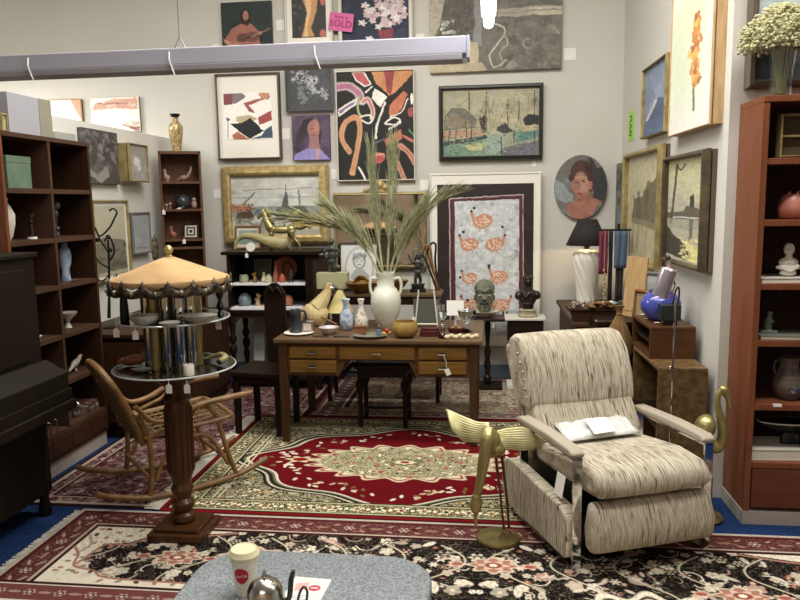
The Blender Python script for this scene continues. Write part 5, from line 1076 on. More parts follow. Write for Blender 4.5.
# ---------------------------------------------------------------- on the desk
p = PZ(383, 333, DZ); s = SC(p)
t = thing('handled_vase', 'large pale two handled vase holding dried palm fronds, centre of desk', 'vase', (p.x, p.y+.17, DZ)); s = SC(Vector(t.location))
mk('body', B().lathe([(q*s, h*s) for q, h in ((6, 0), (7, 1), (10, 8), (14, 18), (15.2, 27), (14.5, 34), (11, 40), (8.6, 43), (8.6, 52), (9.5, 55), (9.5, 57), (7.8, 57), (7, 50))], 32, cap=False), m_cer, t, ang=60)
for q in (-1, 1): mk('handle', B().tube(crom([(q*8.5*s, 0, 50*s), (q*13*s, 0, 51*s), (q*15.5*s, 0, 46*s), (q*15*s, 0, 38*s), (q*12.5*s, 0, 33*s)], 6), 1.5*s, 10), m_cer, t)
rs = random.Random(77)
def frond(path, nb, spread, L, seed, parent, tx=(0, 0, 0)):
    """path in px relative to vase base (x, z, y); blades leave the rib forwards"""
    rr = random.Random(seed); P = [Vector((x*s, y*s, z*s)) for x, z, y in path]; P = crom(P, 10); b = B(); b.tube(P, lerps([1.3*s, .9*s, .4*s], len(P)), 6); n = len(P)
    for i in range(nb):
        k = int(n*(.25+.73*i/nb)); o = P[k]; d = (P[min(k+1, n-1)]-P[max(k-2, 0)]).normalized(); side = d.cross(Vector((0, 1, 0))).normalized()*(1 if i % 2 else -1)
        a = rr.uniform(.05, spread); dep = Vector((0, rr.uniform(-.35, .35), 0)); l = L*rr.uniform(.6, 1.15)*s*(1.1-.45*i/nb)
        e1 = o+(d+side*a+dep*.5).normalized()*l*.5; e2 = e1+(d+side*a*.8+dep+Vector((0, 0, -.05))).normalized()*l*.5
        b.tube([o, e1, e2], [.7*s, 1.0*s, .15*s], 5, flat=.35)
    mk('palm_frond', b, m_palm, parent)
frond([(0, 40, 0), (-14, 72, -2), (-34, 96, -5), (-68, 108, -8), (-96, 112, -8)], 150, .32, 44, 1, t)
frond([(1, 40, 1), (-8, 70, 2), (-24, 92, 4), (-44, 110, 6), (-58, 122, 8)], 120, .36, 36, 2, t)
frond([(-1, 40, 0), (-5, 80, 0), (-9, 120, 2), (-11, 150, 3), (-12, 172, 3)], 150, .27, 38, 3, t)
frond([(1, 40, 0), (4, 80, -3), (7, 120, -4), (9, 150, -4), (10, 174, -5)], 150, .27, 38, 4, t)
frond([(2, 40, 1), (14, 72, 4), (28, 100, 6), (46, 122, 8), (66, 134, 9)], 150, .34, 36, 5, t)
frond([(2, 40, -2), (9, 70, -6), (20, 94, -9), (33, 112, -12), (40, 124, -12)], 100, .36, 32, 6, t)
t, s = lat('round_bowl', 'mustard coloured round wooden bowl right of the handled vase', 'bowl', 405, 337, DZ, [(6, 0), (8, .5), (12.5, 4), (13.6, 8.5), (12.8, 13), (11.5, 16), (10.5, 16), (11.5, 12), (11, 5), (5, 2)], m_mustard, n=28)
# plate with dark cup and small clock
t, s = lat('white_saucer', 'round white plate at the desk left front corner', 'plate', 299, 334, DZ, [(8, 0), (9, .6), (14.5, 1.4), (15, 2), (9, 1.4), (2, 1)], m_plaster, n=28)
p = PZ(297, 332, DZ); t, s = statue('dark_jug', 'dark green metal jug standing on the white plate', 'jug', Vector((p.x, p.y, DZ+.008)), [], m_darkcer) if False else lat('dark_jug', 'dark green metal jug standing on the white plate', 'jug', 296, 332, DZ+.009, [(6, 0), (6.6, 1), (5.6, 3), (5.4, 15), (6, 20), (5.2, 23), (4.4, 22)], m_darkcer)
mk('handle', B().tube(crom([(4*s, 0, 21*s), (9*s, 0, 21*s), (11*s, 0, 15*s), (9*s, 0, 11*s), (4.5*s, 0, 10*s)], 5), 1.1*s, 8), m_darkcer, t)
p = PZ(308, 333, DZ); s = SC(p); t = thing('small_clock', 'small square glass clock on the desk right of the dark jug', 'clock', p)
mk('case', B().box(-6*s, -2*s, 0, 6*s, 4*s, 12*s), M('clock_glass', '8f867e', .1, metal=.5), t, bevel=.002); mk('dial', B().cbox((0, -2.2*s, 6.5*s), (8*s, .4*s, 7*s)), M('pinkish_dial', 'c9b3a4', .5), t)
# amber shell and cone shade
p = PZ(313, 329, DZ)+Vector((0, .12, 0)); p.z = DZ
t, s = statue('amber_shell', 'big amber and cream glass fish shaped sculpture, left rear of the desk', 'sculpture', p, [('e', 0, 13, 0, 12, 13, 9), ('t', [(2, 20, 0), (9, 30, 0), (13, 38, 0)], [9, 6, 3]), ('t', [(11, 34, 0), (13, 42, 0), (16, 40, 0)], [4, 3, 1.5]), ('t', [(-6, 18, 0), (-14, 12, 0), (-16, 6, 0)], [6, 4, 2]), ('e', 3, 4, 0, 6, 5, 5)], m_amber, vox=.6)
p = PZ(336, 328, DZ)+Vector((0, .16, 0)); s = SC(p); t = thing('cone_lamp', 'small lamp with cream cone shade on dark square base, on the desk', 'lamp', (p.x, p.y, DZ))
mk('base', B().box(-7*s, -6*s, 0, 8*s, 6*s, 13*s), M('dark_cube', '3a302a', .4), t, bevel=.002); mk('shade', B().lathe([(13.5*s, 13*s), (8*s, 24*s), (3*s, 33*s), (1*s, 34.5*s)], 28), m_cone, t)
t, s = lat('blue_vase', 'pale blue and white marbled bottle vase with flared mouth on the desk', 'vase', 346.5, 330, DZ, [(4.5, 0), (6.2, 2), (6.8, 9), (6.3, 16), (3.2, 22), (2.6, 27), (4.4, 31), (4.2, 31.5), (2, 28)], m_bluewhite)
t, s = lat('lace_vase', 'white openwork bottle vase between pale blue vase and palm vase', 'vase', 361.5, 329, DZ, [(5, 0), (7, 3), (7, 9), (5, 15), (2.6, 20), (2.4, 26), (3.6, 30), (3.4, 30.5), (1.8, 27)], M('lace_ceramic', 'd8cfc0', .6, col2='8f8270', scale=60, ramp=(.5, .62)))
t, s = lat('shallow_bowl', 'small lilac and white bowl at front of the desk', 'bowl', 329, 334, DZ, [(4, 0), (5, .5), (9, 5), (10, 7.2), (9.4, 7.2), (5, 2)], M('lilac_glaze', 'b59aa6', .3, col2='d8d0cc', scale=6))
p = PZ(329, 331.5, DZ); s = SC(p); t = thing('wooden_spoon', 'wooden spoon resting across the lilac bowl', 'spoon', (p.x, p.y, DZ+.03)); mk('handle', fig([('t', [(8, 3, 0), (-2, 8, 0)], [.8, .9]), ('e', -5, 9.5, 0, 3.4, 1.4, 2, 25)], s), m_wcar, t)
p = PZ(320, 337, DZ); s = SC(p)
for k, (dx, w) in enumerate(((-7, 15), (14, 16))):
    solo('flat_dish', B().box(dx*s, -.01, 0, (dx+w)*s, .03, .006), m_black, 'small flat black dish at the desk front edge, under the lilac bowl', 'dish', p, group='flat black dishes at the desk front', bevel=.002)
# oval tray with trinkets
t, s = lat('oval_tray', 'oval mottled tray of trinkets in front of the handled vase', 'tray', 370, 337.5, DZ, [(12, 0), (14, .8), (17, 2.2), (17.6, 3), (13, 1.6), (2, 1.2)], m_stone, sy=.75, n=32)
tz = DZ+.012
p = PZ(361, 334, tz); s = SC(p); t = thing('terracotta_pot', 'small square terracotta pot on the oval tray', 'pot', p); mk('body', B().box(-6*s, -3*s, 0, 5*s, 4*s, 8*s), m_terra, t, bevel=.003); mk('rim', B().box(-6.5*s, -3.5*s, 7*s, 5.5*s, 4.5*s, 8.6*s), m_wcar, t, bevel=.002)
t, s = statue('blue_figurine', 'tiny blue figurine with dark head on the oval tray', 'figurine', PZ(379, 335, tz), [('t', [(0, 0, 0), (0, 6, 0)], [2.6, 1.6]), ('e', 0, 9, 0, 1.4, 1.6, 1.4), ('t', [(-1, 6, 0), (-3, 3, -1)], [.8, .6])], M('blue_grey_glaze', '5b7182', .4), vox=.35)
for px, py, m_, nm, r in ((387, 333, 'a33a2e', 'red', 2.4), (384, 335.5, 'cf9a3c', 'yellow', 2.0), (390, 335, 'b5723a', 'orange', 2.0)):
    p = PZ(px, py, tz-.004); s = SC(p); t = thing('toy_fruit', 'tiny %s glass fruit beside the blue figurine' % nm, 'ornament', p); mk('fruit', B().ell((0, 0, r*s), (r*s, r*s, r*s*.95)), M(nm+'_fruit', m_, .3), t); mk('stem', B().tube([(0, 0, 1.8*r*s), (.4*s, 0, 2.4*r*s)], .25*s, 5), m_wcar, t)
# red boxes, easel, goblet, card, glass bowl, shell chain
p = PZ(430.5, 337, DZ); s = SC(p); t = thing('lacquer_box', 'flat dark red lacquer box on the desk under the small easel', 'box', p)
mk('box_body', B().box(-11*s, 0, 0, 10*s, .07, 6*s), m_redbox, t, bevel=.002); mk('lid', B().box(-9.5*s, .006, 6*s, 8.5*s, .06, 9*s), m_redbox, t, bevel=.004)
p = PZ(418, 330, DZ)+Vector((.02, .09, 0)); s = SC(p); t = thing('display_easel', 'thin white wire display easel holding a dark grey panel', 'easel', p)
mk('easel_frame', B().tube([(-7*s, 0, 0), (-3*s, .01, 38*s)], .8*s, 6).tube([(16*s, 0, 0), (12*s, .01, 38*s)], .9*s, 6).tube([(-6.5*s, -.012, 4*s), (15.5*s, -.012, 4*s)], .8*s, 6), m_plaster, t)
mk('panel', B().cbox((4.5*s, .012, 17*s), (26*s, .006, 24*s), (R(-4), 0, 0)), M('grey_slate', '55564f', .5), t, smooth=False)
ptag(t, -8, 12, -3, s)
t, s = lat('crystal_goblet', 'clear cut glass candlestick right of the lacquer box', 'candlestick', 443, 338, DZ, [(4.5, 0), (4.2, 1.5), (1.6, 4), (2.8, 8), (1.4, 12), (3, 15), (1.6, 18), (4, 22), (4.4, 27), (3.6, 27)], m_glass)
t, s = lat('crystal_vase', 'small clear crystal vase just left of the white card', 'vase', 441, 331, DZ, [(3.4, 0), (3, 1), (1.6, 6), (2.6, 12), (3.4, 20), (3.8, 27), (3.2, 27)], m_glass)
p = PZ(455, 331, DZ)+Vector((0, .05, 0)); s = SC(p); solo('note_card', B().cbox((0, 0, 22*s), (17*s, .003, 15*s), (R(-8), 0, 0)).cbox((0, .02, 8*s), (2*s, .002, 16*s)), m_paper, 'blank white card propped up behind the glass compote', 'card', p, smooth=False)
t, s = lat('glass_compote', 'clear footed glass compote bowl near right end of desk', 'bowl', 467, 332, DZ, [(5, 0), (4.6, 1), (1.4, 3), (1.4, 8), (4, 11), (8.5, 17), (9.5, 22), (9, 22), (4, 13)], m_glass, n=28)
p = PZ(456, 333, DZ); s = SC(p); t = thing('dark_dish', 'small dark brown dish of trinkets in front of the glass compote', 'dish', p); mk('dish_body', B().lathe([(6*s, 0), (8.5*s, 3*s), (9*s, 5*s), (7*s, 3*s)], 20, sy=.6), m_redbox, t); mk('trinkets', fig([('e', -3, 5, 0, 3, 1.8, 2), ('e', 3, 5, 0, 3, 1.6, 2), ('e', 0, 6.5, 1, 2.4, 1.5, 2)], s), m_wcar, t)
rs = random.Random(12)
for k in range(8):
    p = PZ(447+k*4.2, 339-(k % 2)*1.2, DZ); s = SC(p); o = solo('seashell', fig([('e', 0, 2, 0, 2.8, 2.2, 2.0, rs.uniform(-40, 40)), ('t', [(0, 2.5, 0), (2.4, 4.2, 0)], [1.3, .3])], s), M('shell_cream', 'c9b98a', .5, col2='e2d9bb', scale=40) if k == 0 else bpy.data.materials['shell_cream'],
        'cream seashell in the row along the right front of the desk', 'seashell', p, group='seashells in a row on the desk')
# ---------------------------------------------------------------- on the console behind
cz = KZ
def con(px, dy=.12): p = PY(px, 294, KY+dy); p.z = cz; return p
torso = [('e', 0, 17, 0, 5, 7, 3.6), ('e', 0, 23, 0, 6, 4, 3.6), ('e', 0, 11, 0, 4.6, 4, 3.6), ('t', [(-2.2, 10, 0), (-2.4, 4, 0), (-2.6, 0, 0)], [2.6, 2, 1.6]), ('t', [(2.2, 10, 0), (2.6, 4, -1), (2.6, 0, 0)], [2.6, 2, 1.6]), ('e', 0, 30.5, 0, 2.6, 3.2, 2.6), ('t', [(0, 25, 0), (0, 29, 0)], [1.8, 1.6]), ('t', [(-5, 24, 0), (-7.5, 19, -1), (-5, 14, -2)], [1.9, 1.6, 1.2]), ('t', [(5, 24, 0), (7.5, 20, 0), (6, 15, 1)], [1.9, 1.6, 1.2])]
p = con(333, .18); s = SC(p); t = thing('cream_block', 'olive cream rectangular box with a notched edge on the console, left end', 'box', p)
mk('box_body', B().box(-15*s, -.05, 3*s, 16*s, .05, 19*s), m_cardb, t, bevel=.002); mk('foot', B().box(-9*s, -.04, 0, -3*s, .04, 3*s).box(6*s, -.04, 0, 12*s, .04, 3*s), m_cardb, t, smooth=False)
q = p+Vector((.0, .0, 19*s)); statue('bronze_torso', 'weathered bronze standing male figure on top of the olive cream box', 'statue', q, torso, m_pew)
t, s = lat('silver_bowl', 'small silver bowl with lid in front of the olive cream box', 'bowl', 331, 294, cz, [(3.5, 0), (5.5, 1), (7, 4), (6.6, 6), (5, 8.5), (1, 9.5)], m_silver, Y=KY+.05)
p = con(359, .26); s = SC(p)
A = Art((0, 0, 60, 78), 90, 'cfd0cc'); A.rect(0, 0, 60, 3, '8b8c88'); A.ell(31, 44, 24, 38, '8e908e'); A.ell(31, 44, 22, 36, 'd6d6d2'); A.rect(0, 60, 60, 78, 'c4c8ca'); A.ell(31, 30, 11, 14, '8f9290'); A.ell(31, 31, 8, 10, 'd2d0ca'); A.dabs(26, (20, 16, 42, 28), ['7f8280', '9a9c9a'], 4, 1.5, 3); A.ell(27, 30, 1.5, 1, '55565a'); A.ell(35, 30, 1.5, 1, '55565a'); A.line([(28, 36), (34, 36)], 1, '6c6d6e'); A.poly([(16, 56), (24, 44), (38, 44), (48, 56), (46, 62), (18, 62)], 'a5a7a6')
t = thing('framed_drawing', 'thin black framed pencil drawing of a bearded head inside an arch, on the console', 'picture', p, rot=(R(-6), 0, 0))
art_mesh('image', A, 36*s, 45*s, m_print, t, y=-.004, d=.006, z0=1.2*s); mk('frame', frame_b(36*s, 45*s, 1.2*s, .012, z0=1.2*s), m_blackf, t, smooth=False)
t, s = lat('wooden_bowl', 'wide dark wooden bowl with a carved golden gourd, on the console', 'bowl', 362, 294, cz, [(6, 0), (8, .8), (14, 6), (17, 10.5), (16, 10.8), (9, 3)], m_wcar, Y=KY+.09, n=28)
q = Vector(t.location)+Vector((0, 0, 4*s)); t2 = thing('carved_gourd', 'glossy carved golden gourd lying in the wide wooden bowl', 'gourd', q)
b = B()
for k in range(6): b.tube(crom([(x*s, -6*s*math.sin(math.pi*(x+9)/18)*math.cos(k*.5), (4+ (9-k*1.2)*math.sin(math.pi*(x+9)/18))*s) for x in (-8, -4, 0, 4, 8)], 4), 1.5*s, 8)
b.ell((0, 0, 5*s), (9*s, 5.5*s, 6.5*s)); mk('gourd_body', b, m_gold_b, t2)
t, s = lat('small_wood_bowl', 'conical dark wooden bowl of brown nuts right of the palm vase', 'bowl', 397, 296, cz, [(3, 0), (3.5, 1), (9, 8), (12, 12.5), (11, 12.5), (4, 4)], m_wcar, Y=KY+.09)
q = Vector(t.location); rs = random.Random(4)
for k in range(7):
    a = k*.9; solo('nut', B().ell((0, 0, 0), (2.3*s, 2.2*s, 2.2*s), nu=10, nv=7), m_terra, 'brown nut piled in the conical wooden bowl', 'nut', q+Vector((4.5*s*math.cos(a)*(k > 0), 4*s*math.sin(a)*(k > 0), (12.5+(2.6 if k == 0 else .5))*s)), group='nuts in the conical bowl')
p = con(418, .14)
stat = [('t', [(-1.5, 6, 0), (-2.5, 12, 0), (-1, 18, 0)], [1.3, 1.7, 2.2]), ('t', [(2, 6, 0), (2.5, 12, 1), (1, 18, 0)], [1.3, 1.7, 2.2]), ('e', 0, 20, 0, 3.4, 3, 2.8), ('e', 0, 26, 0, 3.6, 5, 2.8), ('e', 0, 29.5, 0, 4.6, 2.4, 2.6), ('e', 1.5, 35.5, 0, 2.8, 3.3, 2.8), ('t', [(.5, 30, 0), (1.2, 33, 0)], [1.5, 1.4]), ('t', [(-4, 29, 0), (-7, 32, 0), (-9.5, 38, 0)], [1.4, 1.2, .9]), ('t', [(4, 29, 0), (6, 24, -1), (5, 19, -2)], [1.4, 1.2, .9]), ('e', 1.5, 37.5, 0, 3.6, 1.4, 3.4)]
t, s = statue('boy_statuette', 'grey bronze statuette of a boy with raised arm on black stepped plinth', 'statue', p+Vector((0, 0, .0)), stat, m_pew, [('b', 0, 1.5, 0, 15, 3, 12), ('b', 0, 4, 0, 12, 4, 9.5), ('b', 0, 7.2, 0, 13, 1.6, 10)], m_black)
t = thing('curved_stems', 'bundle of drooping brown leather cane handles behind the boy statuette', 'canes', con(434, .22)); 
for k, (dx, h) in enumerate(((-10, 36), (-3, 44), (3, 46), (-6, 40))):
    mk('cane', B().tube(crom([((3+k)*s, .0+.01*k, 0), ((dx*.45)*s, .01*k, h*.6*s), ((dx-1)*s, .01*k, h*s), ((dx-6)*s, .01*k, (h+1)*s), ((dx-10)*s, .01*k, (h-8)*s)], 6), 1.1*s, 8), m_wcar if k % 2 else m_bust, t)
# ---------------------------------------------------------------- heads on the stands
p = PY(484.5, 316, 6.30); p.z = PZ1; t, s = lat('white_plate', 'white footed plate under the stone head', 'plate', 484.5, 316, PZ1, [(7, 0), (8, 1), (12, 4), (14, 6), (13, 6), (6, 3)], m_plaster, Y=6.30, n=28)
q = p+Vector((0, 0, 5*s)); t = thing('stone_head', 'grey green stone head with cap and moustache on white plate', 'sculpture', q)
mk('head', fig([('e', 0, 16, 0, 9.4, 14.5, 9.5), ('e', 0, 8, -1, 7.6, 8, 8), ('e', 0, 2.5, 0, 6.5, 4, 6.5), ('t', [(0, 19, -8), (0, 13, -10.5)], [1.1, 1.8]), ('e', -9.4, 14, 1, 1.3, 3, 2), ('e', 9.4, 14, 1, 1.3, 3, 2), ('t', [(-6, 20, -7), (-3.5, 21.3, -9), (-1, 20, -9.3)], [.7, .9, .6]), ('t', [(6, 20, -7), (3.5, 21.3, -9), (1, 20, -9.3)], [.7, .9, .6]), ('e', 0, 7.2, -8.6, 2.6, 1, 1.3), ('e', 0, 3.5, -7.5, 3, 2, 2)], s), m_stone, t, remesh=.5*s)
mk('cap', fig([('e', 0, 24, .8, 10.4, 8.5, 10.6), ('t', [(-9.5, 20, -4), (-4, 23.5, -8.6), (0, 21.5, -10.2), (4, 23.5, -8.6), (9.5, 20, -4)], [1.0, 1.0, 1.0])], s), m_stone, t, remesh=.5*s)
mk('moustache', fig([('t', [(-4.5, 8.6, -7.4), (-2, 10.2, -9.2), (0, 9.6, -9.8), (2, 10.2, -9.2), (4.5, 8.6, -7.4)], [.5, 1.1, 1, 1.1, .5]), ('e', 0, 4, -8.6, 1.6, 1.6, 1)], s), M('dark_stone', '3c3d36', .8), t)
for q_ in (-1, 1): e = mk('eye', fig([('e', q_*3.9, 17, -8.1, 2.1, 1.2, 1.1)], s), M('stone_white', 'a5a490', .7) if q_ < 0 else bpy.data.materials['stone_white'], t); mk('pupil', fig([('e', q_*3.9, 17, -9.0, .8, .8, .45)], s), bpy.data.materials['dark_stone'], e)
p = PY(527.5, 316.5, 6.32); p.z = PZ1
t, s = statue('dark_bust', 'dark bronze bust of a figure on pale round socle, right of stone head', 'bust', p, [('e', 0, 35, 0, 5.4, 6.6, 5.8), ('e', 0, 38.5, .5, 5.8, 3.6, 6.2), ('t', [(0, 25, 0), (0, 32, 0)], [5.4, 4.4]), ('e', 0, 23, 0, 10, 5, 5.5), ('e', -9, 21, 0, 4, 4.5, 4.5), ('e', 9, 21.5, 0, 4, 4.5, 4.5), ('e', 0, 17, 0, 8.5, 6, 5), ('t', [(0, 14, 0), (0, 7, 0)], [6.5, 5.5]), ('t', [(0, 37.5, -5), (0, 35, -6.3)], [.7, 1]), ('t', [(-6, 26, -4), (-2, 20, -5.5), (2, 24, -5), (6, 20, -5)], [1.2, 1.3, 1.3, 1])], m_bust)
mk('socle', B().lathe([(9*s, 0), (9.6*s, 1.5*s), (8*s, 3*s), (8*s, 5.5*s), (9*s, 7*s), (7.5*s, 8*s)], 24), M('beige_marble', '9c8f72', .4, col2='b5a98c', scale=20), t)
# ---------------------------------------------------------------- swirl lamp
LP_Y = 6.25; sidez = PY(587, 303, LP_Y).z
t = thing('side_table', 'dark brown cabinet table in the right back corner under the swirl lamp', 'table', (.60, 5.22, 0)); m_sc = wood('side_cabinet_wood', '3d2a1d', '513a28', .5, 'x')
mk('table_top', B().box(0, 0, sidez-.03, .53, 1.25, sidez), m_sc, t, smooth=False, bevel=.004); mk('carcass', B().box(.03, .03, .05, .50, 1.22, sidez-.03), m_sc, t, smooth=False)
for k in range(3): mk('drawer', B().box(.05, .02, .08+k*.23, .48, .035, .28+k*.23), m_sc, t, smooth=False, bevel=.003)
p = PY(586, 304, LP_Y); p.z = sidez; s = SC(p); t = thing('swirl_lamp', 'white spiral ribbed ceramic table lamp with black shade, lit, right back corner', 'table lamp', p)
b = B(); vs = []; fs = []; prof = [(8, 0), (9, 2), (9.5, 12), (11.5, 28), (13.2, 40), (13.4, 46), (11, 51), (6, 53.5), (4, 54)]; NN = 72; prof = [(a.x, a.y) for a in crom([(x, y, 0) for x, y in prof], 4)]
for r_, z in prof:
    for k in range(NN):
        a = 2*math.pi*k/NN; q = r_*(1+(.07*math.cos(11*(a)+z*.36) if 2 < z < 51 else 0)); vs.append((q*s*math.cos(a), q*s*math.sin(a), z*s))
for i in range(len(prof)-1):
    for k in range(NN): fs.append((i*NN+k, i*NN+(k+1) % NN, (i+1)*NN+(k+1) % NN, (i+1)*NN+k))
b.add(vs, fs); mk('lamp_body', b, M('white_ribbed_ceramic', 'ddd8ca', .4), t, ang=80)
mk('neck', B().lathe([(4*s, 53*s), (2*s, 55*s), (3.6*s, 57*s), (1.4*s, 59*s), (1.4*s, 66*s)], 16), m_brass, t)
mk('lamp_shade', B().lathe([(20.5*s, 58*s), (9*s, 83*s)], 40, cap=False), M('black_pleated_shade', '2b2520', .8, col2='1c1815', scale=40, stretch=(4, 4, .1)), t, solid=.003); mk('bulb', B().ell((0, 0, 66*s), (3*s, 3*s, 4*s)), M('warm_bulb', 'ffcf8a', .4, emis=12), t)
l = bpy.data.lights.new('lamp_glow', 'POINT'); l.energy = 22; l.color = (1, .72, .4); l.shadow_soft_size = .02; lo = bpy.data.objects.new('lamp_glow', l); C.objects.link(lo); lo.parent = t; lo.location = (0, 0, 63*s)
# scarf stand
SY = 5.95; p = PY(617, 300, SY); p.z = sidez; s = SC(p); t = thing('scarf_stand', 'dark wooden accessory stand with cross bar on the corner cabinet', 'stand', p)
mk('post', B().tube([(0, 0, 0), (0, 0, 84*s)], 1.2*s, 8), w_dark, t); mk('cross_bar', B().tube([(-20*s, 0, 78*s), (12*s, 0, 78*s)], 1.0*s, 8), w_dark, t); mk('foot', B().lathe([(7*s, 0), (6*s, 2*s), (1.5*s, 3*s)], 16), w_dark, t)
zt = PY(610, 231, SY).z-p.z
def scarf(x0, x1, yb, col, label, name='scarf', y=-.02):
    w = (x1-x0)*s; X0 = (x0-617)*s; zb = PY(610, yb, SY).z-p.z
    b = B(); n = 16; vs = []
    for j in range(9):
        z = zt-(zt-zb)*j/8
        for i in range(n+1):
            u = i/n; vs.append((X0+w*u, y+.006*math.sin(u*math.pi*5+j*.3), z))
    fs = [(j*(n+1)+i, j*(n+1)+i+1, (j+1)*(n+1)+i+1, (j+1)*(n+1)+i) for j in range(8) for i in range(n)]
    b.add(vs, fs); return solo(name, b, M(name+'_cloth', col, .9, col2=None, bump=.3), label, 'scarf', p, solid=.006)
scarf(598, 606.5, 274, '6e2a44', 'maroon scarf hanging in the right back corner'); scarf(607.5, 611, 300, '22201f', 'narrow black belt hanging between maroon and blue scarves', 'belt'); scarf(612.5, 627, 268, '4d5b6e', 'slate blue scarf hanging beside the gilt frame', y=-.03); scarf(615, 622, 300, '35302c', 'long dark patterned scarf hanging below the slate blue one', 'long_scarf', y=-.005)
for k, (x, c, lb) in enumerate(((603, 'b59a62', 'golden bead necklace hanging under the maroon scarf'), (625, 'c9a88a', 'pale bead necklace hanging by the gilt frame'))):
    b = B(); X0 = (x-617)*s; zz0 = PY(610, 270 if k == 0 else 268, SY).z-p.z; zz1 = PY(610, 306, SY).z-p.z
    for i in range(10): b.ell((X0+(1.2*s if i % 2 else 0), -.035, zz0+(zz1-zz0)*i/9), (1.1*s, 1.1*s, 1.6*s), nu=8, nv=6)
    b.tube([(X0+.5*s, -.035, zt), (X0+.5*s, -.035, zz1)], .3*s, 5); solo('necklace', b, M('beads_%d' % k, c, .4), lb, 'necklace', p)
# trinket basket on the cabinet
BYY = 5.30; p = PY(594, 322, BYY); p.z = sidez; s = SC(p); t = thing('trinket_chest', 'low carved brown tray chest full of jewellery, behind the recliner', 'tray', p)
mk('tray_body', B().prism([(-24*s, 12*s), (27*s, 12*s), (23*s, 0), (-19*s, 0)], -.04, .17), w_left, t, bevel=.004); mk('rim', B().box(-26*s, -.05, 11*s, 29*s, .18, 14*s), w_left, t, bevel=.004)
b = B(); rs = random.Random(6)
for k in range(70): b.ell((rs.uniform(-22, 24)*s, rs.uniform(-.03, .15), (14+rs.uniform(0, 3))*s), (rs.uniform(1, 3)*s, rs.uniform(1, 2.5)*s, rs.uniform(.8, 2)*s), (rs.uniform(-.6, .6), rs.uniform(-.6, .6), 0), 8, 5)
tag(mk('jewellery', b, M('dark_trinkets', '5d4c3c', .4, metal=.4, col2='b3a58c', scale=90, ramp=(.45, .6)), t), kind='stuff')
for px, py, col, nm, lb, cat in ((607, 305, 'e0ded6', 'white_shell', 'white folded handkerchief on top of the jewellery tray', 'cloth'), (611, 315, '7fa3b8', 'blue_scarf', 'light blue crumpled scarf on the front of the jewellery tray', 'scarf'), (600, 322, '7a5c38', 'tan_cloth', 'tan brown cloth bundled at the front right of the jewellery tray', 'cloth'), (594, 300, '4b3c46', 'dark_brooch', 'dark purple flower brooch standing behind the jewellery tray', 'brooch')):
    q = PY(px, py, BYY+.0); s2 = SC(q); q.z = sidez+17*s; q.y -= .05 if nm == 'tan_cloth' else 0; bb = B(); rs = random.Random(px)
    for k in range(7): bb.ell((rs.uniform(-4, 4)*s2*(2.2 if nm == 'tan_cloth' else 1.3), rs.uniform(-2, 2)*s2, rs.uniform(-1, 1.5)*s2*(2 if nm == 'tan_cloth' else 1)), (4*s2, 3*s2, 1.8*s2), (rs.uniform(-.5, .5), rs.uniform(-.5, .5), 0), 10, 6)
    solo(nm, bb, M(nm, col, .8), lb, cat, q, remesh=.0025)
# raffia sack hanging from a peg
KX = PY(618, 360, 4.82); s = SC(KX); zf = PY(618, 362, 4.82).z
t = thing('raffia_bag', 'brown raffia net bag tied at the neck, hanging behind the recliner', 'bag', (KX.x, 4.82, zf))
b = B(); vs = []; fs = []; prof = [(4, 0), (10, 3), (13, 12), (12, 24), (8, 36), (4, 45), (2, 49), (3, 53), (5, 57)]; NN = 48
for r_, z in prof:
    for k in range(NN): a = 2*math.pi*k/NN; q = r_*(1+.08*math.cos(11*a)+.04*math.cos(5*a+z)); vs.append((q*s*math.cos(a), q*s*.7*math.sin(a), z*s))
for i in range(len(prof)-1):
    for k in range(NN): fs.append((i*NN+k, i*NN+(k+1) % NN, (i+1)*NN+(k+1) % NN, (i+1)*NN+k))
b.add(vs, fs); mk('bag_body', b, M('raffia', '8b6b40', .85, col2='6a4e2c', scale=30, stretch=(6, 6, .6), bump=.5), t, ang=80)
mk('tie', B().tube([(2.4*s*math.cos(a), 2*s*math.sin(a), 49*s) for a in [k*math.pi/5 for k in range(10)]], .9*s, 6, closed=True).tube(crom([(0, 0, 49*s), (-6*s, 0, 58*s), (-12*s, .0, 61*s)], 4), .9*s, 6), m_rattan, t)
# dark cabinet carrying leaning frames
bz = PY(634, 320, 5.0).z; t = thing('black_shelf_cabinet', 'black open shelf cabinet behind the stacked chests by right wall', 'cabinet', (.72, 4.91, 0))
mk('top', B().box(0, 0, bz-.03, .46, .29, bz), w_dark, t, smooth=False); mk('side_panel', B().box(.0, 0, 0, .02, .29, bz-.03), w_dark, t, smooth=False); mk('side_panel', B().box(.44, 0, 0, .46, .29, bz-.03), w_dark, t, smooth=False)
mk('rear_panel', B().box(0, .38, 0, .46, .29, bz-.03), w_dark, t, smooth=False)
for z in (.15, .45): mk('shelf', B().box(.02, 0, z, .44, .27, z+.02), w_dark, t, smooth=False)
def lean(label, px0, py0, px1, py1, Y, mat, inner=None, name='leaning_board', cat='picture', rz=R(-55)):
    c = PY((px0+px1)/2, py1, Y); s = SC(c); w = (px1-px0)*s/math.cos(rz)*.9; h = (py1-py0)*s; t = thing(name, label, cat, (c.x, Y, bz), rot=(R(-5), 0, rz))
    if inner: mk('frame', frame_b(w-.04, h-.04, .02, .018, z0=.02), mat, t, smooth=False); mk('image', B().box(-w/2+.01, -.004, .01, w/2-.01, .006, h-.01), inner, t, smooth=False)
    else: mk('board', B().box(-w/2, -.008, 0, w/2, .008, h), mat, t, smooth=False, bevel=.002); mk('battens', B().box(-w/2+.01, -.012, h*.1, w/2-.01, -.008, h*.16), mat, t, smooth=False)
lean('bare pale wooden board leaning beneath the gilt framed landscape', 624, 262, 641, 322, 5.13, m_pale_wood)
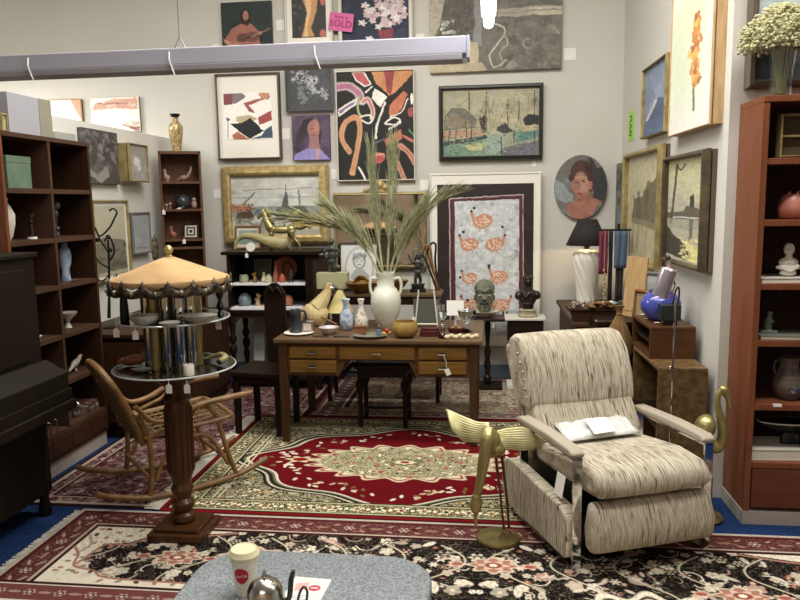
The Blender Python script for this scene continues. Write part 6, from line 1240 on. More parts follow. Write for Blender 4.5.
lean('grey white landscape print in pale frame leaning behind the blue pot', 640, 274, 660, 322, 5.02, m_silverf, M('grey_print', 'a9adac', .5, col2='6f7675', scale=5), 'leaning_picture')
lean('small gold wooden frame leaning in front of the bare board', 634, 292, 648, 323, 4.98, m_wcar, M('tan_print', '9a8460', .6), 'leaning_picture')
# blue pot, black box on the chest
ctz = .91
t, s = lat('blue_pot', 'glossy cobalt blue round pot on the walnut chest', 'pot', 660, 321, ctz, [(10, 0), (14, 3), (19, 11), (19.5, 18), (16, 25), (11, 28), (12, 30), (10, 30), (9, 26)], m_blue, Y=4.52, n=32)
p = PY(671, 326, 4.30); p.z = ctz; s = SC(p); t = thing('black_case', 'small black metal box on a foot beside the blue pot', 'box', p); mk('case_body', B().box(-10*s, 0, 5*s, 9.5*s, .09, 21*s), M('dark_green_black', '23282a', .35), t, bevel=.004); mk('foot', B().box(-7*s, .01, 0, 6*s, .08, 5*s), m_black, t, smooth=False)
mk('carry_handle', B().tube(crom([(3*s, .05, 20*s), (5*s, .05, 33*s), (8*s, .05, 38*s), (9*s, .05, 30*s), (8*s, .05, 20*s)], 5), .9*s, 8), m_bust, t)
for k, (px, py) in enumerate(((642, 314.5), (646.5, 318.5), (657, 322.5))):
    p = PZ(px, py, ctz+.0001); solo('paper_label', B().box(-.014, -.008, 0, .014, .008, .0012), m_paper, ['white paper slip at the far end of the walnut chest top', 'white paper slip in the middle of the walnut chest top', 'white paper slip nearest the blue pot on the walnut chest'][k], 'label', p, rz=R(12), smooth=False)
# pharmacy floor lamp
PYY = 3.86; pb = PY(670.5, 430, PYY); s = SC(pb); X_ = lambda px, py: PY(px, py, PYY)-Vector((pb.x, PYY, 0))
t = thing('pharmacy_floor_lamp', 'slender chrome floor lamp with tilted white metal cylinder head behind the recliner', 'floor lamp', (pb.x, PYY, 0))
a0 = X_(670, 300); a1 = X_(675, 285); a2 = X_(668, 258)
mk('pole', B().tube([(0, 0, .01), (0, 0, a0.z)], .005, 8).tube([a0, a1], .004, 8), m_chrome, t); mk('pole_joint', B().ell(X_(670, 368), (.009, .009, .012)), m_chrome, t)
mk('upper_arm', B().tube([a1, a2], .004, 8).ell(a2, (.014, .014, .014)), m_bust, t)
h0 = X_(669.6, 268.5); h1 = X_(659.6, 296.5); ax = (h1-h0).normalized(); b = B().tube([h0-ax*.002, h0, h0+ax*.008, h1-ax*.004, h1], [.02, .036, .042, .043, .041], 28)
mk('lamp_head', b, M('brushed_white_metal', 'bdb6bd', .25, metal=.7), t); mk('head_neck', B().tube([a2, h0], .009, 8), M('pinkish_metal', 'b79c98', .3, metal=.5), t); mk('foot', B().lathe([(.11, 0), (.11, .012), (.02, .02)], 24), m_chrome, t)
# ---------------------------------------------------------------- brass birds
p = Vector((.05, 3.36, .01)); s = SC(p); t = thing('brass_crane', 'brass crane statue with spread wings and lowered head on round base, before the recliner', 'statue', p)
O = Vector((497, 541))
def wing(name, pts, y0, mat=m_brass_dull):
    b = B(); q = [((x-O.x), (O.y-z)) for x, z in pts]; n = len(q)//2; up = q[:n]; lo = q[n:]; U = 16; V = 26; vs = []
    def curve(P, u): k = min(int(u*(len(P)-1)), len(P)-2); f = u*(len(P)-1)-k; return (P[k][0]*(1-f)+P[k+1][0]*f, P[k][1]*(1-f)+P[k+1][1]*f)
    def fn(u, v):
        a = curve(up, u); c = curve(lo, u); x = a[0]*(1-v)+c[0]*v; z = a[1]*(1-v)+c[1]*v
        return (x*s, (y0-9*math.sin(v*math.pi*.5)+3*abs(x-(-8))*.12+(.22*math.sin(v*V*2.4)*(u > .15)))*s, z*s)
    b.grid(fn, U, V*2); return mk(name, b, mat, t, solid=.006)
m_brass_pale = M('pale_brass', 'aaa272', .42, metal=.6, col2='c2bb90', scale=10, bump=.1, bscale=30)
wing('wing', [(488, 423.5), (475, 424), (460, 419.5), (444, 414.5), (488, 434), (479, 442), (462, 443.5), (450, 432)], 8, m_brass_pale)
wing('wing', [(488, 433), (504, 430.5), (521, 430), (541, 439), (488, 443), (501, 448), (521, 452), (540, 451)], 8, m_brass_pale)
mk('body', fig([('e', -2, 92, 14, 10, 11, 20), ('e', -6, 102, 4, 8.5, 11, 10, -10), ('t', [(-9, 112, 4), (-11, 104, -4), (-14, 86, -8), (-18, 62, -10), (-21, 48, -11)], [6.5, 7, 6, 4.4, 3.6]), ('t', [(-21, 50, -11), (-22, 40, -12), (-22, 33, -12.5)], [4.4, 6.4, 4]), ('t', [(-22, 35, -12.5), (-22, 18, -13)], [2.2, 1.6])], s), m_brass, t, remesh=.9*s)
mk('tail', fig([('t', [(0, 90, 30), (3, 80, 44)], [6, 2])], s), m_brass_dull, t)
mk('leg', fig([('t', [(-3, 86, 8), (2, 45, 6), (6, 8, 2)], [1.6, 1.2, 1.3]), ('t', [(6, 9, 2), (1, 5, -6)], [1.1, .6]), ('t', [(6, 9, 2), (9, 5, -7)], [1.1, .6])], s), M('red_brown_brass', '5d3a28', .4, metal=.6), t)
mk('leg', fig([('t', [(3, 86, 8), (8, 45, 7), (11, 8, 5)], [1.6, 1.2, 1.3]), ('t', [(11, 9, 5), (9, 5, -4)], [1.1, .6]), ('t', [(11, 9, 5), (16, 5, -2)], [1.1, .6])], s), bpy.data.materials['red_brown_brass'], t)
mk('base_disc', B().lathe([(.105, 0), (.107, .006), (.103, .016), (.06, .022), (.01, .024)], 40), m_brass_dull, t)
pb = Vector((1.155, 3.70, .01)); s = SC(pb); O2 = pr2 = None
t = thing('brass_swan', 'brass swan necked bird statue between the recliner and tall bookcase', 'statue', pb)
def loc(px, py, y=0): q = PY(px, py, 3.70); return ((q.x-pb.x)/s, (q.z-pb.z)/s, y)
c = loc(705, 427); mk('body', fig([('e', c[0], c[1], 0, 10, 13, 12, 15), ('t', [loc(709, 440), loc(716, 449), loc(722, 440), loc(722, 424), loc(718, 408), loc(718, 396), loc(722, 390)], [4, 5, 5, 4.4, 3.2, 2.8, 3.6]), ('t', [loc(720, 390), loc(724, 390), loc(728, 397), loc(730, 409)], [3.8, 4.8, 3.4, 2])], s), m_brass, t, remesh=.8*s)
a, b_ = loc(706, 440), loc(712, 440); mk('leg', fig([('t', [(a[0], a[1], 3), (a[0]+2, 3, 3)], [1.8, 1.2])], s), m_brass_dull, t); mk('leg', fig([('t', [(b_[0], b_[1], -2), (b_[0]-1, 3, -2)], [1.8, 1.2])], s), m_brass_dull, t)
mk('base_disc', B().lathe([(.085, 0), (.087, .006), (.08, .018), (.01, .024)], 32, (-.04, 0, 0)), m_brass_dull, t)
# ---------------------------------------------------------------- hutch contents
def hut(px, py, z, dy=.1): p = PY(px, py, HY+dy); p.z = z; return p
def hlat(name, label, cat, px, z, prof, mat, dy=.1, **k): return one(name, label, cat, px, 300, z, prof, mat, Y=HY+dy, **k)
hlat('green_pot', 'small pale green pot on the upper shelf, left', 'pot', 245, HA, [(3, 0), (4.5, 2), (4.5, 6), (3.5, 8), (3, 8)], M('pale_green', '7f8468', .5, col2='a3a588', scale=20))
p = hut(255, 280, HA); statue('gold_figurine', 'tiny gilt standing figurine beside the pale green pot', 'figurine', p, [('t', [(0, 0, 0), (0, 6, 0)], [2.2, 1.6]), ('e', 0, 9, 0, 1.5, 1.8, 1.5), ('t', [(-1, 6, 0), (-3, 9, 0)], [.8, .6])], m_gold_b, vox=.4)
p = hut(264, 280, HA); statue('cream_figurine', 'small cream seated figurine in the middle of the upper shelf', 'figurine', p, [('e', 0, 2.5, 0, 3.2, 2.6, 2.6), ('t', [(0, 3, 0), (0, 7, 0)], [2.2, 1.6]), ('e', 0, 9, 0, 1.6, 1.8, 1.6)], M('cream_glaze', 'b9b293', .5), vox=.4)
hlat('cream_jar', 'small lidded cream jar right of the seated figurine', 'jar', 269.5, HA, [(2.6, 0), (3.4, 1), (3.4, 5), (2.2, 6.5), (2.4, 7.2), (.5, 8.5)], bpy.data.materials['cream_glaze'])
p = hut(263, 280, HA, .3); s = SC(p); t = thing('small_picture', 'small silver edged picture standing at the back of the upper shelf', 'picture', p, rot=(R(-6), 0, 0)); mk('frame', frame_b(16*s, 19*s, 1.2*s, .01, z0=1.2*s), m_silverf, t, smooth=False); mk('image', B().box(-8*s, -.003, 1.2*s, 8*s, .003, 20*s), M('dark_photo', '4b463f', .5, col2='6a6256', scale=10), t, smooth=False)
p = hut(286, 280, HA, .26); s = SC(p); t = thing('copper_plate', 'round hammered copper plate propped upright at the back of the hutch', 'plate', p, rot=(R(-8), 0, 0)); mk('dish', B().lathe([(.2*s, 0), (9*s, 0), (12*s, 1.2*s), (12*s, 2*s), (8*s, 1.2*s), (.2*s, 1.2*s)], 32, mat=Matrix.Translation((0, 0, 12*s)) @ Matrix.Rotation(R(90), 4, 'X')), M('copper', '8a5238', .35, metal=.7, col2='a3694a', scale=20), t)
hlat('red_bottle', 'small dark red bottle in front of the copper plate', 'bottle', 276.5, HA, [(2.2, 0), (2.6, 1), (2.6, 9), (1, 13), (1, 21), (.8, 22)], m_terra); hlat('red_jar', 'small coral red jar in front of the copper plate', 'jar', 283, HA, [(2.6, 0), (3.6, 2), (3, 6), (1.6, 8), (1.2, 9)], M('coral', 'a8543f', .4))
hlat('dark_vase', 'small dark stemmed vase at the right end of the upper shelf', 'vase', 292, HA, [(2.4, 0), (1, 2), (1, 5), (2.8, 8), (2.4, 11), (1.4, 13)], m_darkcer)
p = hut(292, 280, HA, .18); s = SC(p); solo('wire_stand', B().tube(crom([(-9*s, 0, 0), (-9*s, 0, 15*s), (-5*s, 0, 19*s), (0, 0, 15*s), (0, 0, 0)], 5), .7*s, 6), m_iron, 'bent black wire stand on the upper shelf', 'stand', p)
hlat('ginger_jar', 'round blue grey jar on the lower shelf of the black hutch, left', 'jar', 245, HB, [(4, 0), (6, 2), (6.8, 6), (5.5, 10), (3, 12), (3, 13)], M('blue_grey_jar', '55656a', .35, col2='7b8a88', scale=20))
p = hut(258, 305, HB); statue('painted_figurine', 'small painted figurine with red and gold dress on the lower shelf', 'figurine', p, [('t', [(0, 0, 0), (0, 8, 0)], [3, 1.6]), ('e', 0, 11, 0, 1.7, 2, 1.7), ('t', [(-1, 8, 0), (-3.4, 6, 0)], [.9, .7]), ('t', [(1, 8, 0), (3.4, 11, 0)], [.9, .7])], M('red_gold_paint', '9a6a40', .5, col2='c9b08a', scale=120), vox=.4)
hlat('orange_ball', 'pinkish orange ball vase on the lower shelf, right', 'vase', 288, HB, [(2, 0), (4.5, 2), (5.4, 6), (4, 10), (1.8, 11)], M('peach_glaze', 'a97058', .4))
hlat('small_cup', 'tiny white cup on the lower shelf near the hall chair', 'cup', 268, HB, [(1.5, 0), (2.4, 3.5), (2.1, 3.5)], m_plaster)
# on top of the hutch
p = PY(282, 246, HY+.12); p.z = HTOP; s = SC(p)
t = thing('bronze_horse', 'polished bronze horse trotting left on top of the black hutch', 'statue', p)
mk('figure', fig([('e', 0, 20.5, 0, 12, 3.9, 4), ('e', -10, 21, 0, 4.6, 5, 4), ('e', 10, 21, 0, 4.8, 4.6, 4.2), ('t', [(-11, 22, 0), (-15, 30, 0), (-17, 38, 0)], [5, 3.6, 2.6]), ('t', [(-16.5, 39, 0), (-20, 36.5, 0), (-24, 31.5, 0)], [2.8, 2.4, 1.5]), ('t', [(-17, 40, 1), (-16.5, 43, 1.2)], [.8, .3]), ('t', [(-17, 40, -1), (-16.5, 43, -1.2)], [.8, .3]),
    ('t', [(-9, 17, -2.4), (-13, 10, -2.4), (-9, 5, -2.4), (-12, 0, -2.4)], [2.6, 1.4, 1, 1.2]), ('t', [(-11, 17, 2.4), (-10, 8, 2.4), (-11, 0, 2.4)], [2.6, 1.2, 1.2]),
    ('t', [(11, 19, -2.4), (13, 12, -2.4), (18, 7, -2.4), (19, 0, -2.4)], [3.6, 2, 1.1, 1.2]), ('t', [(9, 18, 2.4), (7, 11, 2.4), (10, 6, 2.4), (8, 0, 2.4)], [3.4, 1.8, 1, 1.2])], s), m_brass, t, remesh=.45*s)
mk('mane', fig([('t', [(-15, 42, 0), (-12.5, 38, 0), (-10, 31, 0), (-7, 26, 0)], [1, 1.6, 1.6, .8])], s), m_brass_dull, t); mk('tail', fig([('t', [(15, 23, 0), (20, 22, 0), (26, 24, 0), (30, 21, 0)], [1.6, 2, 1.6, .5])], s), m_brass_dull, t)
p = PY(266, 248, HY+.0); p.z = HTOP; s = SC(p)
t = thing('animal_horn', 'large olive cream curved horn lying along the front of the hutch top', 'horn', p)
mk('horn_body', B().tube([Vector((x*s, 0, z*s)) for x, z in [(q.x, q.y) for q in crom([(-32, 2, 0), (-31, 8, 0), (-26, 14, 0), (-17, 15.5, 0), (-6, 13, 0), (5, 9, 0), (15, 7.5, 0), (22, 8, 0)], 6)]], [q*s for q in lerps([1.2, 1.8, 2.4, 3.4, 4.8, 6.2, 7, 6.6], 43)], 16), m_ivory, t); mk('horn_rim', B().tube([(21*s, 0, 8*s), (24*s, 0, 8.3*s)], [6.9*s, 6.2*s], 16), M('horn_rim', '8c8260', .4), t)
p = PY(251, 249, HY-.03); p.z = HTOP; s = SC(p); t = thing('white_medallion', 'white round medallion with price tag on the hutch top front edge', 'ornament', p); mk('disc', B().lathe([(.1*s, -1*s), (4.6*s, -1*s), (4.6*s, 1*s), (.1*s, 1*s)], 24, (0, 0, 0), mat=Matrix.Translation((0, 0, 4.6*s)) @ Matrix.Rotation(R(80), 4, 'X')), m_plaster, t); ptag(t, -3, -1, -5, s)
A = Art((0, 0, 40, 30), 50, 'cfc9b0'); A.rect(4, 5, 36, 25, '8fa3a0'); A.rect(4, 16, 36, 25, '7f8f84'); A.ell(20, 14, 10, 2.5, 'c9d0cc')
p = PY(248, 247, HY+.27); p.z = HTOP; s = SC(p); t = thing('small_seascape', 'small wood framed seascape propped behind the horn', 'picture', p, rot=(R(-5), 0, 0)); art_mesh('image', A, 23*s, 20*s, m_print, t, y=-.003, d=.006, z0=2*s); mk('frame', frame_b(23*s, 20*s, 2*s, .014, z0=2*s), m_wcar, t, smooth=False)
# ---------------------------------------------------------------- corner shelves
def cs(px, z):
    p = PY(px, 200, CY+.12); p = PY(px, 200, CY+(p.x-TLc.x)*.404+.085); p.z = z; return p
p = PY(177, 152, CY+.14); p.z = cH; t, s = lat('chinese_vase', 'gold and dark patterned baluster vase on top of the corner shelves', 'vase', 177, 152, cH, [(4.6, 0), (4.4, 2), (5.6, 10), (7, 20), (6.8, 25), (4, 28.5), (2.8, 31), (3, 34), (4.6, 36), (4.2, 36.4), (2, 34)], M('gold_pattern', '8a744a', .35, col2='c6b283', scale=60, ramp=(.45, .6), metal=.3), Y=CY+.14)
mk('dark_mouth', B().lathe([(3.2*s, 33.5*s), (4.9*s, 35.6*s), (5*s, 36.8*s), (3*s, 36*s)], 20), m_black, t)
bird = lambda f: [('e', 0, 4, 0, 3.2, 3, 2.4, 20*f), ('t', [(-1.5*f, 5, 0), (-2*f, 10, 0)], [1.8, 1.2]), ('e', -2.2*f, 11, 0, 1.6, 1.6, 1.5), ('t', [(-3.5*f, 11, 0), (-5*f, 10.6, 0)], [.6, .2]), ('t', [(0, 3, 0), (0, 0, 0)], [1.4, 1.8])]
m_bl = M('beige_ceramic', '94806e', .5)
statue('bird_figurine', 'small beige upright bird figurine, top corner shelf left', 'figurine', cs(168.5, SHC[0]), bird(1), m_bl, vox=.4)
statue('peacock_figurine', 'pinkish long tailed bird figurine sloping up right, top corner shelf', 'figurine', cs(186, SHC[0]), [('e', -1, 4, 0, 4, 2.6, 2.2), ('t', [(2, 4, 0), (6, 10, 0), (7, 15, 0)], [2, 1.2, .7]), ('t', [(-4, 3.5, 0), (-9, 1.5, 0)], [1.6, .4])], m_bl, vox=.4)
t, s = lat('dark_globe', 'dark grey round vase on the second corner shelf', 'vase', 183, 208, SHC[1], [(3, 0), (6, 2), (7.8, 7), (6, 12), (2.6, 14), (2.8, 15)], m_darkcer, Y=CY+.15); ptag(t, 2, 1, -9, s, rot=60)
t, s = statue('small_birds', 'tiny pale bird pair figurine with price tag, second corner shelf left', 'figurine', cs(168, SHC[1]), [('e', -2, 4, 0, 1.8, 1.6, 1.4), ('t', [(-2, 3, 0), (-2, 0, 0)], [.5, .8]), ('e', 2, 5, 0, 1.8, 1.6, 1.4), ('t', [(2, 4, 0), (2, 0, 0)], [.5, .8])], m_bl, vox=.35); ptag(t, 0, -.5, -11, s)
statue('owl_figurine', 'small beige owl figurine right of the dark globe vase', 'figurine', cs(194, SHC[1]), [('e', 0, 4, 0, 3, 4, 2.4), ('e', 0, 9, 0, 2.2, 2.2, 2)], m_bl, vox=.4)
statue('parrot_figurine', 'brown parrot figurine on the third corner shelf', 'figurine', cs(171.5, SHC[2]), bird(1), m_terra, vox=.4)
A = Art((0, 0, 40, 40), 50, '26241f'); 
for k, c in enumerate(('d0cabc', '26241f', 'd0cabc', '26241f', 'c0b8a6')): A.rect(4+k*4, 4+k*4, 36-k*4, 36-k*4, c)
p = cs(189, SHC[2]); s = SC(p); t = thing('maze_frame', 'small black and white concentric square frame on the third corner shelf', 'picture', p, rot=(R(-5), 0, 0)); art_mesh('image', A, 15*s, 14*s, m_print, t, y=-.003, d=.006); ptag(t, -2, -1, -12, s)
one('green_bottle', 'small green glass bottle on the lowest visible corner shelf, left one', 'bottle', 181, 250, SHC[3], [(1, 0), (1.2, 1), (.8, 3)], m_green, Y=CY+.14)
# ---------------------------------------------------------------- left bookcase contents (x = front face)
def shl(px, py, i, dx=-.1): p = PX(px, py, LX+dx); p.z = SHL[i]+.0005; return p
p = shl(18, 184, 0); s = SC(p)*1.0; t = thing('green_tin', 'faded green square tin box, top left compartment of the left bookcase', 'box', p); mk('box_body', B().box(-.09, -.13, 0, .03, .09, 30*s), M('faded_green', '6b7f6a', .7, col2='5c705c', scale=8), t, bevel=.004); mk('lid', B().box(-.092, -.132, 25*s, .032, .092, 32*s), bpy.data.materials['faded_green'], t, bevel=.004)
def ls(name, label, cat, px, py, i, prof, mat, dx=-.12, **k): return one(name, label, cat, px, py, SHL[i]+.0005, prof, mat, X=LX+dx, **k)
ls('white_urn', 'bulbous white vase at the left end of the second shelf', 'vase', 6, 233, 1, [(4, 0), (6, 4), (9, 16), (9.5, 26), (6, 34), (3.4, 38), (4.4, 42), (3, 42)], m_plaster)
p = shl(32, 235, 1); t, s = statue('dark_statuette', 'slim dark statuette on a white base beside the white vase', 'statue', p+Vector((0, 0, .012)), [('t', [(0, 0, 0), (0, 12, 0)], [2.4, 1.6]), ('e', 0, 15, 0, 2.4, 3, 2), ('e', .5, 20, 0, 1.6, 2, 1.6), ('t', [(1, 16, 0), (3, 20, 0), (2, 24, 0)], [.9, .8, .5])], m_bust, vox=.5); mk('base', B().lathe([(5*s, -.012), (4.4*s, 0)], 18), m_plaster, t)
p = shl(58, 234, 1); statue('hanging_head_vase', 'dark knobbly carved figure in the right hand second compartment', 'sculpture', p, [('e', 0, 31, 0, 4.5, 5, 4.5), ('e', -1, 23, 0, 3, 4, 3), ('t', [(0, 22, 0), (-2, 12, 0), (0, 0, 0)], [2, 1.6, 2.6]), ('e', 0, 8, 0, 2.5, 2.5, 2.5)], m_darkcer, vox=.5)
ls('blue_parrot_vase', 'blue and white parrot shaped vase on the third shelf', 'vase', 66, 279, 2, [(5, 0), (4.5, 3), (3.8, 10), (6, 18), (6.8, 25), (5.4, 31), (3.4, 34), (4, 37), (2.2, 39)], M('parrot_glaze', 'a3adba', .3, col2='6b7c9a', scale=14, ramp=(.45, .6)))
p = shl(74, 280, 2, -.04); s = SC(p); solo('low_dish', B().lathe([(2*s, 0), (4*s, 1.2*s), (3.6*s, 1.4*s)], 16), m_terra, 'small flat brown dish right of the blue and white vase', 'dish', p)
ls('shell_compote', 'white shell shaped compote on the fourth shelf', 'dish', 68, 325, 3, [(4, 0), (3.4, 1), (1.6, 5), (3, 8), (8.5, 13), (9.5, 15.5), (8.5, 15.5), (3, 9)], M('shell_white', 'b8b3a6', .4))
p = shl(38, 333, 3); s = SC(p); solo('white_pen', B().tube([(0, -4*s, .8*s), (0, 5*s, .8*s)], .8*s, 8), m_plaster, 'thin white stick lying on the fourth shelf, left compartment', 'stick', p)
p = shl(76, 372, 4); s = SC(p); t = thing('carved_bird', 'grey and white carved bird with hanging price tag, fifth shelf', 'figurine', p, R(90))
mk('figure', fig([('e', 0, 8, 0, 8, 3.6, 3, -18), ('t', [(-5, 6, 0), (-12, 2, 0)], [2.4, .8]), ('t', [(6, 10, 0), (9, 14, 0)], [2.4, 2]), ('t', [(10, 14.5, 0), (14, 13, 0)], [1, .3]), ('t', [(0, 5, 0), (0, 0, 0)], [.8, 1.6])], s), M('carved_grey', '8a8478', .5, col2='c2bbab', scale=40), t, remesh=.5*s); ptag(t, 12, -1, -5, s)
p = shl(73, 408, 5); s = SC(p); b = B()
for k in range(7):
    m_ = Matrix.Rotation(k*math.pi/7, 3, 'Z'); b.tube([Vector((0, 0, 8.5*s))+m_ @ Vector((7.5*s*math.cos(a), 0, 8*s*math.sin(a))) for a in [i*math.pi/9 for i in range(18)]], .45*s, 5, closed=True)
solo('wire_ball', b, m_silver, 'silver wire ball on the lowest open shelf', 'ornament', p)
for k, (dy, h, c) in enumerate(((-.02, .02, '6a4238'), (.0, .018, '8b8578'), (-.01, .022, '5a3a34'))):
    p = shl(86, 412, 5, -.12); t = thing('old_book', ['dark red old book, lowest of the small stack by the wire ball', 'grey old book in the middle of the small stack by the wire ball', 'brown old book on top of the small stack by the wire ball'][k], 'book', p+Vector((0, dy, [0, .0205, .039][k])), R(5*k)); mk('pages', B().box(-.07, -.1, .003, .067, .1, h-.003), m_pages, t, smooth=False); mk('cover', B().box(-.074, -.103, 0, .072, .103, .003).box(-.074, -.103, h-.003, .072, .103, h).box(.069, -.103, 0, .073, .103, h), M('cover_%d' % k, c, .7), t, smooth=False)
p = shl(36, 440, 5, -.06); s = SC(p); solo('white_rack', B().cbox((0, 0, 7*s), (.02, 15*s, 13*s), (0, R(-10), 0)), m_plaster, 'small white ribbed card at the left of the lowest open shelf', 'card', p, smooth=False)
# on top of the left bookcase
p0 = PX(10, 133, LX-.03); p1 = PX(41, 137, LX-.03); z0 = lH+.0005; t = thing('lavender_box', 'plain pale lavender box standing on top of the left bookcase', 'box', (LX-.03, p0.y, z0)); hh = PX(41, 99, LX-.03).z-z0
mk('box_body', B().box(-.26, 0, 0, 0, p1.y-p0.y, hh), m_lav, t, smooth=False, bevel=.002); mk('end_panel', B().box(-.262, p1.y-p0.y, -.0, .002, PX(53, 138, LX-.03).y-p0.y, hh), M('beige_end', '8e8a78', .6), t, smooth=False)
p = PX(4, 131, LX-.03); p.z = z0; s = SC(p); A = Art((0, 0, 10, 14), 20, '8c9a78'); A.mottle(3, 3, 3, 'c9b98c', .4, .7); t = thing('small_picture', 'small cream framed picture at the left end of the bookcase top', 'picture', p, R(90)); art_mesh('image', A, 6*s, 14*s, m_print, t, y=-.003, d=.006, z0=2*s); mk('frame', frame_b(6*s, 14*s, 2*s, .012, z0=2*s), m_gold_pale, t, smooth=False)
# ---------------------------------------------------------------- right bookcase contents
def rb(px, i, dy=.1): p = PY(px, 200, BY0+dy); p.z = SHR[i]+.0005; return p
def rlat(name, label, cat, px, i, prof, mat, dy=.12, **k): return one(name, label, cat, px, 300, SHR[i]+.0005, prof, mat, Y=BY0+dy, **k)
p = rb(790, 5, .12); s = SC(p); t = thing('gold_shadow_frame', 'gold edged open shadow box frame with white tag, top shelf of tall bookcase', 'frame', p); mk('frame', frame_b(27*s, 38*s, 3*s, .05, z0=3*s), m_gold_pale, t, smooth=False); mk('rear_panel', B().box(-14*s, .0, 3*s, 14*s, .006, 41*s), M('olive_felt', '4d432f', .8), t, smooth=False); mk('inner_rail', B().box(-14*s, -.03, 21*s, 14*s, -.0, 23*s), m_gold_pale, t, smooth=False); ptag(t, 8, 14, -11, s, 7, 11, 5)
t, s = lat('pink_pot', 'pink glazed pot with notched rim on the second shelf', 'pot', 793, 220, SHR[4]+.0005, [(11, 0), (14, 2), (15, 10), (13, 19), (9, 24.5), (8, 24.5)], m_pink, Y=BY0+.14, n=28); mk('rim_spikes', fig([('t', [(-8, 23, -6), (-6, 27, -6)], [2.2, .5]), ('t', [(-1, 23, -9), (0, 27.5, -9)], [2.2, .5]), ('t', [(6, 23, -7), (7, 27, -7)], [2.2, .5])], s), m_pink, t)
def book(label, px, i, w, d, h, cov, z=0, rz=0, dy=.03):
    p = rb(px, i, dy); p.z += z; t = thing('book', label, 'book', p, rz); mk('pages', B().box(.003, .003, .003, w-.003, d-.003, h-.003), m_pages, t, smooth=False); mk('cover', B().box(0, 0, 0, w, d, .003).box(0, 0, h-.003, w, d, h).box(0, d-.003, 0, w, d, h), cov, t, smooth=False); return t
mw_c = M('white_cover', 'c9c4b8', .6); mg_c = M('grey_green_cover', '6a6c62', .6)
book('white book lying flat under the white plaster bust', 766, 3, .24, .2, .024, mw_c, rz=R(4)); book('flat dark green book under the bronze animal', 768, 2, .24, .2, .02, mg_c, rz=R(-3)); book('thick white book lying under the dark footed dish', 765, 0, .26, .22, .055, mw_c, rz=R(3), z=0)
p = rb(792, 3, .12); p.z += .025; statue('plaster_bust', 'small white plaster bust of a person on the flat white book', 'bust', p, [('e', 0, 27, 0, 5, 6.2, 5.4), ('t', [(0, 17, 0), (0, 24, 0)], [3.6, 3]), ('e', 0, 14, 0, 9.5, 5, 5.5), ('e', 0, 9, 0, 12, 3.4, 6), ('e', 0, 3.5, 0, 8, 3.6, 5.4), ('t', [(-9, 10, -3), (0, 6, -5), (9, 11, -3)], [1.6, 1.8, 1.6]), ('t', [(-1, 28, -5), (-1.4, 25.6, -6.2)], [.7, 1])], m_plaster)
p = rb(775, 2, .12); p.z += .021; statue('bronze_animal', 'small dark bronze figure standing on the flat dark green book', 'figurine', p, [('b', 0, 1.2, 0, 16, 2.4, 9), ('t', [(0, 2, 0), (0, 10, 0), (1, 16, 0)], [4, 3.4, 2.2]), ('e', 1, 19, 0, 2.6, 2.8, 2.4), ('t', [(2, 14, 0), (5, 10, -1)], [1.2, .9])], m_green)
t, s = lat('stoneware_jug', 'dark brown and grey stoneware jug with spout on the fourth shelf', 'jug', 787, 400, SHR[1]+.0005, [(9, 0), (10, 1), (14, 8), (14.5, 18), (12, 26), (9, 32), (8.6, 38), (10, 42), (9, 42.5), (7, 39)], M('banded_stoneware', '4a4039', .45, col2='6e6259', scale=4, stretch=(.2, .2, 12)), Y=BY0+.13, n=28)
mk('handle', B().tube(crom([(-8*s, 0, 39*s), (-13*s, 0, 38*s), (-14*s, 0, 30*s), (-11*s, 0, 24*s)], 5), 1.5*s, 8), m_darkcer, t); mk('emblem', B().lathe([(.1*s, 0), (4.4*s, 0), (4*s, 1*s), (.1*s, 1.4*s)], 20, mat=Matrix.Translation((1*s, -13.6*s, 12*s)) @ Matrix.Rotation(R(90), 4, 'X')), m_silver, t)
p = rb(789, 1, .006); solo('paper_label', B().box(-.02, -.001, -.012, .02, .012, .001), m_paper, 'tiny white slip on the shelf edge below the stoneware jug', 'label', p+Vector((0, -.003, .001)), smooth=False)
t, s = lat('footed_dish', 'black and white footed dish lying on the thick white book', 'dish', 790, 430, SHR[0]+.0555, [(9, 0), (9, 9), (7, 11), (24, 18), (31, 22), (30, 23.5), (18, 19), (5, 14)], M('black_white_glaze', '171819', .25, col2='7a7a76', scale=5, ramp=(.6, .63)), Y=BY0+.145, n=36, sy=.42); mk('white_rim', B().tube([(31*s*math.cos(a), 31*s*.42*math.sin(a), 22.8*s) for a in [k*math.pi/24 for k in range(48)]], .7*s, 6, closed=True), m_plaster, t)
# glass vase with dried flowers on top
p = PY(780, 96, BY0+.13); p.z = BH+.0005; s = SC(p); t = thing('glass_vase', 'clear fluted glass vase of dried cream flowers on top of tall bookcase', 'vase', p)
mk('glass', B().lathe([(9*s, 0), (9.6*s, 1*s), (11*s, 20*s), (13.5*s, 48*s), (12.6*s, 48*s), (10*s, 20*s), (8*s, 3*s), (.3*s, 2.5*s)], 14), M('frosted_vase_glass', 'f4f7f4', .05, trans=1.0, ior=1.3), t, smooth=False)
b = B(); rs = random.Random(3)
for k in range(26): a = rs.uniform(0, 6.28); b.tube([(4*s*math.cos(a), 4*s*math.sin(a), 4*s), (8*s*math.cos(a+.3), 8*s*math.sin(a+.3), 46*s), (22*s*math.cos(a+.3), 16*s*math.sin(a+.3), 66*s)], .6*s, 5)
tag(mk('stems', b, M('dry_stems', '8c8a68', .8), t), kind='stuff')
b = B()
for k in range(2200):
    a = rs.uniform(0, 6.283); e = rs.uniform(-.35, 1.57); rr = rs.uniform(.6, 1.08); x = 40*math.cos(a)*math.cos(e)*rr; y = 26*math.sin(a)*math.cos(e)*rr; z = 53+35*math.sin(e)*rr*(1 if e > 0 else .6); q = rs.uniform(1.0, 2.2); b.ell((x*s, y*s, z*s), (q*s, q*s, q*s*.8), (rs.random(), rs.random(), 0), 6, 4)
